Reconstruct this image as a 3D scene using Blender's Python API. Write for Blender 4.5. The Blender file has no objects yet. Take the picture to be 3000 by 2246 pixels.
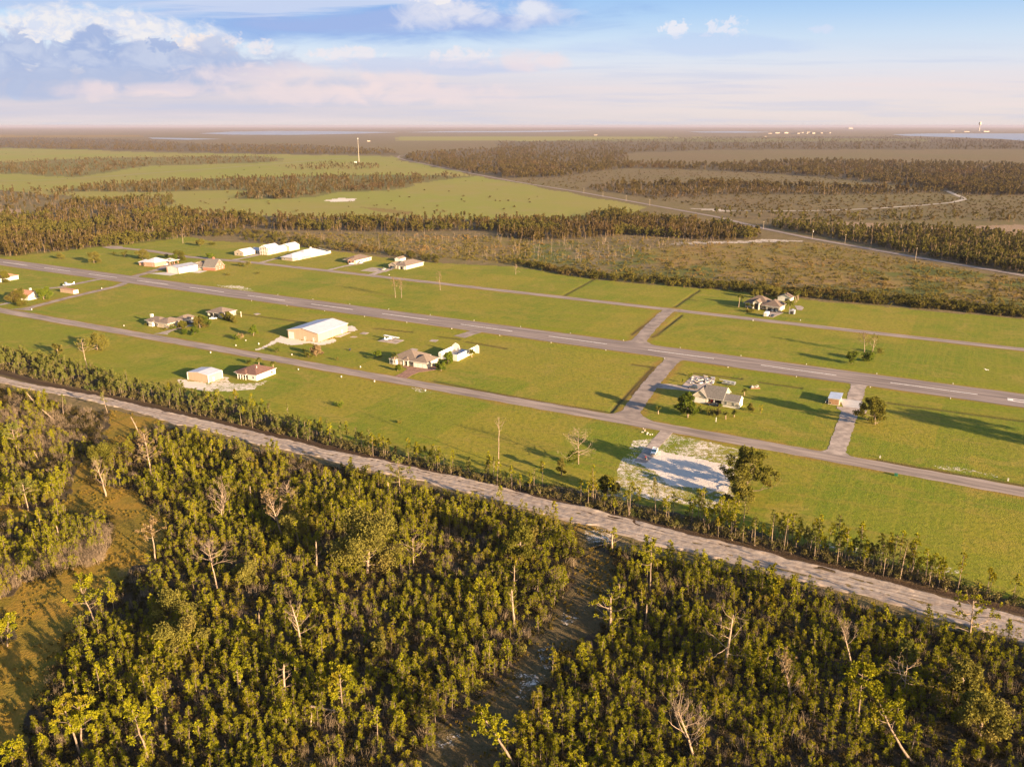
import bpy, math, random
import numpy as np
from mathutils import Vector, Matrix

R = math.radians
rnd = random.Random(7)
rng = np.random.default_rng(11)
scene = bpy.context.scene
COL = scene.collection

# ------------------------------------------------------------------ camera
CAM_H = 117.0
HFOV = 64.0
FPX = 1500 / math.tan(R(HFOV / 2))
PITCH = math.atan((1123 - 367.5) / FPX)
cd = bpy.data.cameras.new('camera')
cd.sensor_width = 36
cd.angle = R(HFOV)
cd.clip_start = 0.5
cd.clip_end = 200000
cam = bpy.data.objects.new('camera', cd)
COL.objects.link(cam)
cam.location = (0, 0, CAM_H)
cam.rotation_euler = (R(90) - PITCH, 0, 0)
scene.camera = cam

SP, CP = math.sin(PITCH), math.cos(PITCH)


def G(x, y, z=0.0):
    """survey: point of the ground seen at a place of the 3000 px wide photograph"""
    a = (x - 1500) / FPX
    b = (1123 - y) / FPX
    t = (z - CAM_H) / (-SP + b * CP)
    return Vector((a * t, (CP + b * SP) * t, z))


def HT(base, top):
    """height in metres of something standing on the ground at base whose top is seen at top"""
    B = G(*base)
    b = (1123 - top[1]) / FPX
    return CAM_H + (-SP + b * CP) * B.y / (CP + b * SP)


# ------------------------------------------------------------------ light
SUN_EL, SUN_AZ = 12.5, -43.0          # azimuth counter-clockwise from +X
view = scene.view_settings
view.view_transform = 'Standard'
view.look = 'None'
view.exposure = 1.98
view.gamma = 1
view.use_curve_mapping = False

sl = bpy.data.lights.new('sun', 'SUN')
sl.energy = 5.0
sl.angle = R(0.5)
sl.color = (1.0, 0.755, 0.49)
sun = bpy.data.objects.new('sun', sl)
COL.objects.link(sun)
sd = Vector((math.cos(R(SUN_EL)) * math.cos(R(SUN_AZ)), math.cos(R(SUN_EL)) * math.sin(R(SUN_AZ)), math.sin(R(SUN_EL))))
sun.rotation_euler = sd.to_track_quat('Z', 'Y').to_euler()
sun.location = sd * 800


# ------------------------------------------------------------------ node helpers
class NT:
    def __init__(s, tree):
        s.t = tree
        s.n = tree.nodes
        s.l = tree.links

    def new(s, typ, **kw):
        n = s.n.new(typ)
        for k, v in kw.items():
            setattr(n, k, v)
        return n

    def set(s, sock, v):
        if hasattr(v, 'is_output') or isinstance(v, bpy.types.NodeSocket):
            s.l.new(v, sock)
        elif isinstance(v, (tuple, list)) and len(v) == 3 and sock.type == 'RGBA':
            sock.default_value = (*v, 1)
        else:
            sock.default_value = v

    def math(s, op, a, b=None, c=None, clamp=False):
        n = s.new('ShaderNodeMath', operation=op, use_clamp=clamp)
        s.set(n.inputs[0], a)
        if b is not None:
            s.set(n.inputs[1], b)
        if c is not None:
            s.set(n.inputs[2], c)
        return n.outputs[0]

    def mix(s, f, a, b, blend='MIX'):
        n = s.new('ShaderNodeMix', data_type='RGBA', blend_type=blend)
        s.set(n.inputs['Factor'], f)
        s.set(n.inputs[6], a)
        s.set(n.inputs[7], b)
        return n.outputs[2]

    def noise(s, vec, scale, detail=3.0, rough=0.55, dist=0.0):
        n = s.new('ShaderNodeTexNoise')
        n.inputs['Scale'].default_value = scale
        n.inputs['Detail'].default_value = detail
        n.inputs['Roughness'].default_value = rough
        n.inputs['Distortion'].default_value = dist
        if vec is not None:
            s.l.new(vec, n.inputs['Vector'])
        return n.outputs[0]

    def smooth(s, v, a, b):
        n = s.new('ShaderNodeMapRange', interpolation_type='SMOOTHSTEP')
        s.set(n.inputs[0], v)
        n.inputs[1].default_value = a
        n.inputs[2].default_value = b
        return n.outputs[0]

    def scale(s, vec, xyz):
        n = s.new('ShaderNodeVectorMath', operation='MULTIPLY')
        s.l.new(vec, n.inputs[0])
        n.inputs[1].default_value = xyz
        return n.outputs[0]


# ------------------------------------------------------------------ sky
world = bpy.data.worlds.new('World')
scene.world = world
world.use_nodes = True
W = NT(world.node_tree)
W.n.clear()
sky = W.new('ShaderNodeTexSky', sky_type='NISHITA')
sky.sun_disc = False
sky.sun_elevation = R(SUN_EL)
sky.sun_rotation = R(90 - SUN_AZ)
sky.altitude = 100
sky.air_density = 1.0
sky.dust_density = 1.5
sky.ozone_density = 1.0
tc = W.new('ShaderNodeTexCoord')
sep = W.new('ShaderNodeSeparateXYZ')
W.l.new(tc.outputs['Generated'], sep.inputs[0])
dx, dy, dz = sep.outputs
yy = W.math('MAXIMUM', dy, 0.08)
U = W.math('DIVIDE', dx, yy)
V = W.math('DIVIDE', dz, yy)
uv = W.new('ShaderNodeCombineXYZ')
W.l.new(U, uv.inputs[0])
W.l.new(V, uv.inputs[1])
uvo = uv.outputs[0]


def UV(x, y):
    a = (x - 1500) / FPX
    b = (1123 - y) / FPX
    q = CP + b * SP
    return a / q, (-SP + b * CP) / q


SKYK = 0.238                       # scene radiance of a sky tone that should read as 1.0
base = W.new('ShaderNodeMix', data_type='RGBA', blend_type='MULTIPLY')
base.inputs['Factor'].default_value = 1.0
W.l.new(sky.outputs[0], base.inputs[6])
base.inputs[7].default_value = (0.055, 0.055, 0.055, 1)
nish = base.outputs[2]
el = W.math('ARCSINE', dz)
ramp = W.new('ShaderNodeValToRGB')
W.l.new(W.math('MULTIPLY', el, 4.0), ramp.inputs[0])


def lin(r, g, b, k=1.0):
    f = lambda c: (c / 255 / 12.92 if c <= 10 else ((c / 255 + 0.055) / 1.055) ** 2.4) * k
    return (f(r), f(g), f(b))


cr = ramp.color_ramp
stops = [(0.0, (244, 231, 228)), (0.07, (246, 234, 233)), (0.16, (243, 233, 238)), (0.26, (231, 236, 250)),
         (0.36, (212, 231, 254)), (0.46, (184, 217, 254)), (0.58, (150, 196, 250)), (1.0, (110, 165, 240))]
while len(cr.elements) < len(stops):
    cr.elements.new(0.5)
for e, (p, c) in zip(cr.elements, stops):
    e.position = p
    e.color = (*lin(*c, SKYK), 1)
# the clear sky away from the sun, brightened by thin high haze
skyc = W.mix(W.math('MULTIPLY', W.smooth(dy, -0.4, 0.5), 0.92), nish, ramp.outputs[0])
n_big = W.noise(W.scale(uvo, (6, 34, 1)), 1.0, 7, 0.6, 0.4)
n_puff = W.noise(W.scale(uvo, (26, 46, 1)), 1.0, 6, 0.56, 0.5)
n_fine = W.noise(W.scale(uvo, (70, 100, 1)), 1.0, 6, 0.62, 0.5)
n_str = W.noise(W.scale(uvo, (3.2, 70, 1)), 1.0, 5, 0.6)
# pale bank of far cloud low over the left half
low = W.math('MULTIPLY', W.smooth(U, 0.32, -0.35), W.math('MULTIPLY', W.smooth(V, 0.075, 0.045), W.smooth(V, -0.005, 0.015)))
skyc = W.mix(W.math('MULTIPLY', low, 0.75), skyc, lin(214, 211, 226, SKYK))
skyc = W.mix(W.math('MULTIPLY', W.math('MULTIPLY', W.smooth(n_str, 0.48, 0.7), W.smooth(V, 0.09, 0.03)), 0.45), skyc, lin(250, 232, 230, SKYK))
skyc = W.mix(W.math('MULTIPLY', W.math('MULTIPLY', W.smooth(n_str, 0.52, 0.36), W.smooth(V, 0.10, 0.06)), 0.3), skyc, lin(190, 205, 238, SKYK))


def blob(col, x0, x1, y0, y1, tone, soft=0.35, amp=1.5, alpha=1.0, noise=None, thr=0.35, flat=None):
    """one cloud: an ellipse of the sky (photo bounds) broken up by noise"""
    noise = n_puff if noise is None else noise
    ua, va = UV(x0, y1)
    ub, vb = UV(x1, y0)
    uc, vc, ru, rv = (ua + ub) / 2, (va + vb) / 2, abs(ub - ua) / 2, abs(vb - va) / 2
    a = W.math('DIVIDE', W.math('SUBTRACT', U, uc), ru)
    b = W.math('DIVIDE', W.math('SUBTRACT', V, vc), rv)
    d = W.math('ADD', W.math('MULTIPLY', a, a), W.math('MULTIPLY', b, b))
    v = W.math('ADD', W.math('SUBTRACT', 1.0, d), W.math('MULTIPLY', W.math('SUBTRACT', noise, 0.5), amp * 2.3))
    f = W.smooth(v, thr - soft / 2, thr + soft / 2)
    if flat is not None:
        _, vf = UV(0, flat)
        f = W.math('MULTIPLY', f, W.smooth(V, vf - 0.004, vf + 0.004))
    f = W.math('MULTIPLY', f, alpha * 1.0)
    f = W.math('MULTIPLY', f, W.smooth(dy, 0.1, 0.3))
    return W.mix(f, col, tone)


WHITE = W.mix(W.smooth(n_fine, 0.38, 0.6), lin(226, 232, 249, SKYK), lin(250, 246, 247, SKYK))
CREAM = W.mix(W.smooth(n_fine, 0.38, 0.6), lin(226, 226, 240, SKYK), lin(255, 243, 238, SKYK))
GREY = W.mix(n_puff, lin(158, 180, 226, SKYK), lin(180, 197, 233, SKYK))
GREY2 = W.mix(W.smooth(n_puff, 0.35, 0.65), lin(174, 191, 229, SKYK), lin(203, 213, 238, SKYK))
BLUEG = lin(146, 181, 238, SKYK)
# high streaky deck along the top
skyc = blob(skyc, -900, 1000, -70, 45, lin(190, 211, 246, SKYK), 0.9, 1.0, 0.9, n_big)
skyc = blob(skyc, 250, 1900, -30, 130, BLUEG, 1.4, 1.3, 0.85, n_big)
skyc = blob(skyc, 700, 1650, 25, 105, lin(168, 190, 238, SKYK), 0.9, 1.5, 0.8, n_big)
skyc = blob(skyc, 300, 1300, -40, 60, lin(214, 224, 248, SKYK), 1.0, 2.4, 0.8, n_str)
skyc = blob(skyc, 1110, 1440, -5, 92, lin(222, 227, 246, SKYK), 1.3, 1.8, 0.8)
skyc = blob(skyc, 1390, 1700, -5, 90, lin(218, 225, 247, SKYK), 1.3, 1.8, 0.8)
skyc = blob(skyc, 1215, 1410, 5, 66, lin(238, 237, 248, SKYK), 1.4, 2.2, 0.7)
skyc = blob(skyc, 1450, 1610, 0, 64, lin(240, 242, 251, SKYK), 1.4, 2.2, 0.7)
skyc = blob(skyc, 1200, 1330, -18, 14, WHITE, 0.5, 1.8, 0.9, n_fine)
# big cumulus at the left: lit tops, then the shaded body in front of them
skyc = blob(skyc, -160, 480, 8, 130, WHITE, 0.9, 1.3, 0.9, None, 0.3)
skyc = blob(skyc, 250, 640, 45, 160, WHITE, 0.9, 1.4, 0.9, None, 0.3)
skyc = blob(skyc, 480, 700, 95, 190, CREAM, 0.4, 1.5, 0.9, n_fine)
skyc = blob(skyc, -420, 330, 60, 280, GREY2, 0.6, 1.7, 0.95)
skyc = blob(skyc, 170, 430, 75, 230, GREY, 0.6, 1.4, 0.95)
skyc = blob(skyc, 150, 920, 110, 265, GREY2, 0.8, 1.5, 0.95)
skyc = blob(skyc, 420, 520, 105, 160, GREY, 0.4, 1.6, 0.8, n_fine)
skyc = blob(skyc, 60, 210, 60, 130, WHITE, 0.4, 1.6, 0.9, n_fine)
skyc = blob(skyc, -300, 700, 190, 300, lin(186, 199, 230, SKYK), 0.9, 1.3, 0.8, n_big)
# little turrets in the gap and pink far banks
for x0, x1, y0, y1 in ((900, 1130, 135, 180), (1250, 1450, 140, 205), (720, 830, 118, 160), (650, 720, 95, 130)):
    skyc = blob(skyc, x0, x1, y0, y1, lin(250, 241, 244, SKYK), 1.0, 2.2, 0.7, n_fine)
skyc = blob(skyc, 860, 1700, 165, 225, lin(205, 214, 242, SKYK), 0.9, 1.6, 0.6, n_big)
for x0, x1, y0, y1 in ((560, 1000, 195, 245), (730, 1080, 250, 300), (200, 330, 250, 288), (340, 640, 250, 275), (1000, 1480, 255, 300), (1500, 1600, 158, 205), (1090, 1250, 218, 255)):
    skyc = blob(skyc, x0 - 60, x1 + 60, y0 - 14, y1 + 10, lin(252, 232, 231, SKYK), 1.5, 1.6, 0.6, n_puff)
# small lone clouds on the right
skyc = blob(skyc, 1935, 2030, 45, 125, lin(243, 243, 252, SKYK), 1.0, 3.0, 0.9, n_fine, 0.75)
skyc = blob(skyc, 2040, 2200, 45, 122, lin(236, 239, 252, SKYK), 1.0, 3.0, 0.85, n_fine, 0.7)
skyc = blob(skyc, 2370, 2450, 72, 102, lin(222, 231, 252, SKYK), 0.9, 1.6, 0.7, n_fine)
skyc = blob(skyc, 1650, 2400, 100, 170, lin(196, 216, 250, SKYK), 1.0, 1.6, 0.5, n_big)
bg = W.new('ShaderNodeBackground')
bg.inputs['Strength'].default_value = 1.0
W.l.new(skyc, bg.inputs['Color'])
wo = W.new('ShaderNodeOutputWorld')
W.l.new(bg.outputs[0], wo.inputs['Surface'])


# ------------------------------------------------------------------ materials
def mat(name, color, rough=0.8, var=0.15, scale=1.2, bump=0.0, bscale=6.0, spec=0.3, metal=0.0, stretch=(1, 1, 1), color2=None, detail=4, rotz=0.0):
    m = bpy.data.materials.new(name)
    m.use_nodes = True
    t = NT(m.node_tree)
    p = t.n['Principled BSDF']
    geo = t.new('ShaderNodeNewGeometry')
    v = geo.outputs['Position']
    if rotz:
        vr = t.new('ShaderNodeVectorRotate', rotation_type='Z_AXIS')
        t.l.new(v, vr.inputs['Vector'])
        vr.inputs['Angle'].default_value = R(rotz)
        v = vr.outputs[0]
    v = t.scale(v, stretch)
    n = t.noise(v, scale, detail, 0.62)
    c2 = color2 or tuple(c * (1 - 2 * var) for c in color)
    c1 = color if color2 else tuple(min(1, c * (1 + var)) for c in color)
    t.set(p.inputs['Base Color'], t.mix(t.smooth(n, 0.3, 0.7), c2, c1))
    p.inputs['Roughness'].default_value = rough
    p.inputs['Specular IOR Level'].default_value = spec
    p.inputs['Metallic'].default_value = metal
    if bump:
        b = t.new('ShaderNodeBump')
        b.inputs['Strength'].default_value = bump
        b.inputs['Distance'].default_value = 0.1
        t.l.new(t.noise(v, bscale, 4), b.inputs['Height'])
        t.l.new(b.outputs[0], p.inputs['Normal'])
    return m


def foliage(name, c1, c2, c3=None, trans=0.3, big=0.12, fine=0.9):
    """leaf material: hue drifts from plant to plant and from clump to clump"""
    m = bpy.data.materials.new(name)
    m.use_nodes = True
    t = NT(m.node_tree)
    t.n.clear()
    geo = t.new('ShaderNodeNewGeometry')
    pos = geo.outputs['Position']
    n1 = t.noise(pos, big, 3, 0.6)
    n2 = t.noise(pos, fine, 3, 0.6)
    n3 = t.noise(pos, fine * 0.38, 2, 0.5)
    col = t.mix(t.smooth(t.math('ADD', t.math('MULTIPLY', n2, 0.55), t.math('MULTIPLY', n3, 0.45)), 0.36, 0.64), c1, c2)
    if c3:
        col = t.mix(t.smooth(n1, 0.5, 0.68), col, c3)
    d = t.new('ShaderNodeBsdfDiffuse')
    tr = t.new('ShaderNodeBsdfTranslucent')
    t.set(d.inputs[0], col)
    t.set(tr.inputs[0], t.mix(1.0, col, (1.15, 1.1, 0.6), 'MULTIPLY'))
    ms = t.new('ShaderNodeMixShader')
    ms.inputs[0].default_value = trans
    t.l.new(d.outputs[0], ms.inputs[1])
    t.l.new(tr.outputs[0], ms.inputs[2])
    o = t.new('ShaderNodeOutputMaterial')
    t.l.new(ms.outputs[0], o.inputs[0])
    return m


M = {}
M['asphalt'] = mat('asphalt', (0.30, 0.228, 0.18), 0.85, 0.2, 0.4, 0.25, 2.0, spec=0.2, stretch=(0.1, 1, 1), rotz=29.6, detail=6)
M['taxi'] = mat('taxiway_asphalt', (0.29, 0.222, 0.175), 0.85, 0.18, 0.15, 0.25, 2.0, spec=0.2, detail=6)
M['runway'] = mat('runway_asphalt', (0.265, 0.202, 0.165), 0.85, 0.22, 0.5, 0.25, 2.0, spec=0.2, stretch=(0.05, 1, 1), rotz=29.6, detail=6)
M['concrete'] = mat('concrete', (0.37, 0.285, 0.225), 0.85, 0.18, 0.25, 0.2, 3.0)
M['apron'] = mat('pale_concrete', (0.47, 0.42, 0.38), 0.8, 0.08, 0.3, 0.15, 3.0)
M['brickpave'] = mat('brick_paving', (0.28, 0.15, 0.10), 0.9, 0.2, 0.6)
M['paint'] = mat('white_road_paint', (0.78, 0.70, 0.62), 0.7, 0.15, 0.8)
M['white'] = mat('white_wall', (0.60, 0.56, 0.50), 0.75, 0.05, 0.5)
M['cream'] = mat('cream_wall', (0.47, 0.40, 0.315), 0.8, 0.06, 0.5)
M['tan'] = mat('tan_metal_wall', (0.46, 0.315, 0.215), 0.6, 0.05, 0.6, 0.3, 4.0, stretch=(3, 3, 0.02))
M['tanwall'] = mat('tan_siding', (0.40, 0.32, 0.24), 0.8, 0.08, 0.6)
M['sage'] = mat('grey_tan_siding', (0.34, 0.30, 0.24), 0.8, 0.06, 0.5, stretch=(1, 1, 6))
M['whitemetal'] = mat('white_metal_roof', (0.50, 0.47, 0.475), 0.45, 0.05, 0.4, spec=0.5)
M['greymetal'] = mat('grey_metal_roof', (0.30, 0.29, 0.31), 0.4, 0.08, 0.4, spec=0.5)
M['bluemetal'] = mat('galvanised_roof', (0.50, 0.52, 0.56), 0.4, 0.08, 0.5, spec=0.5)
M['shingle'] = mat('brown_shingle', (0.165, 0.115, 0.085), 0.9, 0.14, 1.6, 0.3, 5)
M['shingletan'] = mat('tan_shingle', (0.19, 0.14, 0.105), 0.9, 0.13, 1.6, 0.3, 5)
M['shinglegrey'] = mat('grey_shingle', (0.16, 0.138, 0.12), 0.9, 0.14, 1.6, 0.3, 5)
M['shinglered'] = mat('red_brown_shingle', (0.155, 0.080, 0.058), 0.9, 0.14, 1.6, 0.3, 5)
M['terracotta'] = mat('terracotta_roof', (0.42, 0.20, 0.12), 0.9, 0.12, 1.4, 0.3, 5)
M['brick'] = mat('red_brick', (0.33, 0.13, 0.09), 0.9, 0.12, 1.5)
M['brickpale'] = mat('pale_red_brick', (0.44, 0.24, 0.16), 0.9, 0.08, 1.2)
M['wood'] = mat('brown_boards', (0.30, 0.17, 0.09), 0.85, 0.15, 1.5, stretch=(1, 1, 5))
M['glass'] = mat('window_glass', (0.04, 0.05, 0.06), 0.15, 0.1, 1.0, spec=0.6)
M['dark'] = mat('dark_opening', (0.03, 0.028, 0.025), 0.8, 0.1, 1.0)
M['door'] = mat('grey_door', (0.45, 0.43, 0.42), 0.7, 0.06, 1.0)
M['carwhite'] = mat('white_car_paint', (0.78, 0.77, 0.75), 0.3, 0.03, 1.0, spec=0.6)
M['cardark'] = mat('dark_car_paint', (0.035, 0.04, 0.05), 0.3, 0.1, 1.0, spec=0.6)
M['carbeige'] = mat('beige_car_paint', (0.55, 0.47, 0.38), 0.35, 0.05, 1.0, spec=0.6)
M['tyre'] = mat('tyre_rubber', (0.02, 0.02, 0.02), 0.9, 0.1, 3.0)
M['chrome'] = mat('bare_metal', (0.5, 0.5, 0.5), 0.35, 0.05, 2.0, metal=0.7)
M['windshield'] = mat('windshield_glass', (0.06, 0.16, 0.2), 0.12, 0.1, 1.0, spec=0.7)
M['red'] = mat('red_paint', (0.45, 0.05, 0.05), 0.5, 0.1, 3.0)
M['green'] = mat('green_paint', (0.03, 0.15, 0.07), 0.6, 0.1, 3.0)
M['pole'] = mat('weathered_wood_pole', (0.36, 0.27, 0.18), 0.9, 0.15, 1.0)
M['bark'] = mat('pine_bark', (0.22, 0.155, 0.105), 0.95, 0.22, 1.5, 0.4, 5)
M['deadwood'] = mat('dead_grey_wood', (0.32, 0.225, 0.15), 0.95, 0.2, 1.2, 0.3, 4)
M['twig'] = mat('dry_twigs', (0.27, 0.19, 0.115), 0.95, 0.25, 1.2)
M['needle'] = foliage('pine_needles', (0.125, 0.125, 0.007), (0.275, 0.245, 0.010), (0.22, 0.170, 0.012), 0.22)
M['needlepale'] = foliage('pale_pine_needles', (0.12, 0.125, 0.025), (0.18, 0.175, 0.035), (0.16, 0.13, 0.04), 0.3)
M['needlebrown'] = foliage('dying_needles', (0.20, 0.13, 0.06), (0.26, 0.18, 0.09), None, 0.2)
M['oak'] = foliage('oak_leaves', (0.080, 0.080, 0.011), (0.160, 0.142, 0.022), (0.15, 0.115, 0.026), 0.3, 0.1, 0.5)
M['oakpale'] = foliage('pale_oak_leaves', (0.125, 0.112, 0.022), (0.19, 0.16, 0.030), (0.17, 0.13, 0.032), 0.25, 0.1, 0.6)
M['bush'] = foliage('bush_leaves', (0.06, 0.085, 0.010), (0.12, 0.14, 0.016), (0.13, 0.11, 0.03), 0.3, 0.1, 0.6)
M['bushlime'] = foliage('bright_leaves', (0.11, 0.15, 0.015), (0.18, 0.20, 0.02), None, 0.35)
M['bushyellow'] = foliage('yellow_leaves', (0.26, 0.22, 0.015), (0.32, 0.26, 0.02), None, 0.35)
M['palm'] = foliage('palm_fronds', (0.09, 0.10, 0.015), (0.16, 0.15, 0.03), None, 0.25)
M['under'] = foliage('low_brush', (0.034, 0.030, 0.007), (0.070, 0.052, 0.013), (0.085, 0.055, 0.024), 0.2, 0.06, 0.5)
M['far'] = foliage('far_wood_leaves', (0.060, 0.044, 0.010), (0.099, 0.070, 0.017), (0.099, 0.060, 0.022), 0.2, 0.006, 0.06)
M['fargreen'] = foliage('wood_leaves', (0.065, 0.060, 0.011), (0.118, 0.097, 0.017), (0.123, 0.082, 0.026), 0.2, 0.012, 0.1)
M['farbark'] = mat('far_bark', (0.235, 0.151, 0.080), 0.95, 0.2, 0.1)
M['scrubleaf'] = foliage('scrub_leaves', (0.10, 0.083, 0.02), (0.17, 0.13, 0.03), (0.24, 0.145, 0.055), 0.2, 0.015, 0.2)


# ------------------------------------------------------------------ mesh helpers
def np_mesh(name, V, Q, mi, mats):
    me = bpy.data.meshes.new(name)
    V = np.asarray(V, np.float32)
    Q = np.asarray(Q, np.int32)
    me.vertices.add(len(V))
    me.vertices.foreach_set('co', V.ravel())
    me.loops.add(Q.size)
    me.loops.foreach_set('vertex_index', Q.ravel())
    me.polygons.add(len(Q))
    me.polygons.foreach_set('loop_start', np.arange(0, Q.size, 4, dtype=np.int32))
    if mi is not None:
        me.polygons.foreach_set('material_index', np.asarray(mi, np.int32))
    me.update(calc_edges=True)
    for m in mats:
        me.materials.append(m)
    return me


class MB:
    """collects polygons for ONE mesh object"""

    def __init__(s):
        s.v, s.f, s.m = [], [], []

    def add(s, vs, fs, mi=0):
        o = len(s.v)
        s.v += [tuple(v) for v in vs]
        s.f += [tuple(o + i for i in f) for f in fs]
        s.m += mi if isinstance(mi, list) else [mi] * len(fs)
        return s

    def box(s, x0, x1, y0, y1, z0, z1, mi=0):
        vs = [(x, y, z) for z in (z0, z1) for y in (y0, y1) for x in (x0, x1)]
        return s.add(vs, [(0, 2, 3, 1), (4, 5, 7, 6), (0, 1, 5, 4), (2, 6, 7, 3), (0, 4, 6, 2), (1, 3, 7, 5)], mi)

    def tube(s, pts, rad, sides=6, mi=0, cap=True):
        pts = [Vector(p) for p in pts]
        rad = rad if isinstance(rad, (list, tuple)) else [rad] * len(pts)
        rings = []
        for i, p in enumerate(pts):
            d = (pts[min(i + 1, len(pts) - 1)] - pts[max(i - 1, 0)]).normalized()
            a = d.cross(Vector((0.13, 0.97, 0.2))).normalized()
            b = d.cross(a)
            rings.append([p + (a * math.cos(2 * math.pi * k / sides) + b * math.sin(2 * math.pi * k / sides)) * rad[i] for k in range(sides)])
        fs = []
        for i in range(len(pts) - 1):
            for k in range(sides):
                k2 = (k + 1) % sides
                fs.append((i * sides + k, i * sides + k2, (i + 1) * sides + k2, (i + 1) * sides + k))
        if cap:
            fs.append(tuple(range(sides))[::-1])
            fs.append(tuple((len(pts) - 1) * sides + k for k in range(sides)))
        return s.add([v for r in rings for v in r], fs, mi)

    def loft(s, rings, mi=0, caps=True):
        n = len(rings[0])
        fs = []
        for i in range(len(rings) - 1):
            for k in range(n):
                k2 = (k + 1) % n
                fs.append((i * n + k, i * n + k2, (i + 1) * n + k2, (i + 1) * n + k))
        if caps:
            fs.append(tuple(range(n))[::-1])
            fs.append(tuple((len(rings) - 1) * n + k for k in range(n)))
        return s.add([v for r in rings for v in r], fs, mi)

    def build(s, name, mats, parent=None, bevel=0.0, smooth=False):
        me = bpy.data.meshes.new(name)
        me.from_pydata(s.v, [], s.f)
        me.polygons.foreach_set('material_index', s.m)
        for m in (mats if isinstance(mats, (list, tuple)) else [mats]):
            me.materials.append(m)
        if smooth:
            me.polygons.foreach_set('use_smooth', [True] * len(s.f))
        me.update()
        o = bpy.data.objects.new(name, me)
        COL.objects.link(o)
        o.parent = parent
        if bevel:
            b = o.modifiers.new('bevel', 'BEVEL')
            b.width = bevel
            b.segments = 2
            b.limit_method = 'ANGLE'
        return o


def tag(o, label=None, cat=None, group=None, kind=None):
    for k, v in (('label', label), ('category', cat), ('group', group), ('kind', kind)):
        if v:
            o[k] = v
    return o


def thing(name, label, cat, loc=(0, 0, 0), yaw=0.0, group=None):
    o = bpy.data.objects.new(name, None)
    o.empty_display_size = 0.5
    COL.objects.link(o)
    o.location = loc
    o.rotation_euler = (0, 0, yaw)
    return tag(o, label, cat, group)


# ------------------------------------------------------------------ layout of the airpark
RW0, RW1 = G(538, 840), G(2860, 1155)
E1 = (RW1 - RW0).normalized()
E2 = Vector((-E1.y, E1.x, 0))
if E2.y < 0:
    E2 = -E2


def ST(P):
    d = P - RW0
    return d.dot(E1), d.dot(E2)


def XY(s, t, z=0.0):
    p = RW0 + E1 * s + E2 * t
    return Vector((p.x, p.y, z))


def px(pts, x0=0.0, y0=0.0, k=1.0):
    return [(x0 + a * k, y0 + b * k) for a, b in pts]


K1 = 750 / 2212       # zoom factors used when measuring the photograph
K8 = 800 / 2186
KF = 1500 / 2212
KQ = 1150 / 2212
Q = lambda x, y: (1850 + x * KQ, 850 + y * KQ)

POLY = {}
POLY['lawn'] = [(-300, 690), (0, 746), (68, 738), (169, 733), (288, 721), (356, 711), (441, 690), (542, 692), (629, 705), (712, 709), (800, 716),
                (900, 726), (970, 736), (1108, 751), (1253, 767), (1300, 771), (1500, 781), (1663, 808), (1730, 818), (2042, 845),
                (2140, 850), (2370, 879), (2682, 907), (3000, 936), (3300, 965), (3400, 1850), (3000, 1770), (2700, 1690), (2500, 1640), (2300, 1585),
                (2100, 1535), (1900, 1480), (1650, 1425), (1500, 1415), (1400, 1385), (1150, 1335), (1000, 1290), (850, 1237), (700, 1192),
                (540, 1160), (400, 1130), (270, 1090), (170, 1065), (68, 1045), (0, 1022), (-300, 950)]
POLY['pasture1'] = px([(-300, 130), (200, 140), (700, 160), (1200, 165), (1700, 175), (1730, 190), (2212, 288), (2500, 340), (2810, 395), (2640, 445), (2212, 452),
                       (1850, 445), (1100, 432), (800, 420), (700, 405), (300, 345), (0, 320), (-300, 300)], 0, 340, KF)
POLY['pasture2'] = px([(-500, 90), (130, 88), (1200, 95), (1800, 100), (1800, 108), (1100, 112), (-500, 106)], 1500, 340, KF)
POLY['goldfar'] = px([(-400, 84), (620, 82), (640, 90), (-400, 94)], 0, 340, KF)
POLY['field'] = px([(560, 580), (900, 550), (1320, 545), (1740, 630), (2300, 720), (2300, 830), (1500, 745), (900, 690), (600, 640)], 1500, 340, KF)
POLY['field2'] = px([(1060, 505), (1800, 520), (2260, 528), (2260, 645), (1900, 615), (1500, 560), (1250, 522)], 0, 340, KF)
POLY['fieldgreen'] = px([(560, 590), (1000, 690), (1650, 720), (1500, 660), (1700, 640), (2400, 720), (2400, 850), (800, 745), (0, 650), (0, 560), (450, 530)], 1500, 340, KF)
POLY['tanstrip'] = px([(1350, 460), (1500, 458), (1850, 478), (2212, 470), (2300, 520), (2050, 500), (1700, 490), (1400, 470)], 1500, 340, KF)
POLY['tanstrip2'] = px([(-200, 400), (60, 403), (150, 420), (100, 436), (-200, 430)], 0, 340, KF)
POLY['burnt'] = px([(1540, 395), (1640, 397), (1780, 412), (1760, 428), (1620, 412)], 0, 340, KF)
POLY['sandpit'] = px([(1390, 366), (1450, 354), (1530, 357), (1520, 368), (1440, 372)], 0, 340, KF)
POLY['sandjunction'] = px([(760, 398), (900, 400), (960, 412), (880, 410)], 1500, 340, KF)
POLY['clear1'] = px([(950, 290), (1430, 400), (1300, 470), (1200, 520), (1050, 640), (900, 600), (930, 450)], 0, 1100, K1)
POLY['clear2'] = px([(700, 660), (800, 760), (830, 840), (780, 950), (1000, 960), (1150, 1000), (1290, 1130), (1350, 1180), (1450, 1250), (1440, 1400),
                     (1330, 1560), (1330, 1660), (880, 1660), (1000, 1400), (950, 1250), (800, 1200), (550, 1180), (200, 1230), (-200, 1260), (-200, 1150),
                     (300, 1150), (560, 1080), (600, 980), (640, 870), (680, 800)], 0, 1100, K1)
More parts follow.
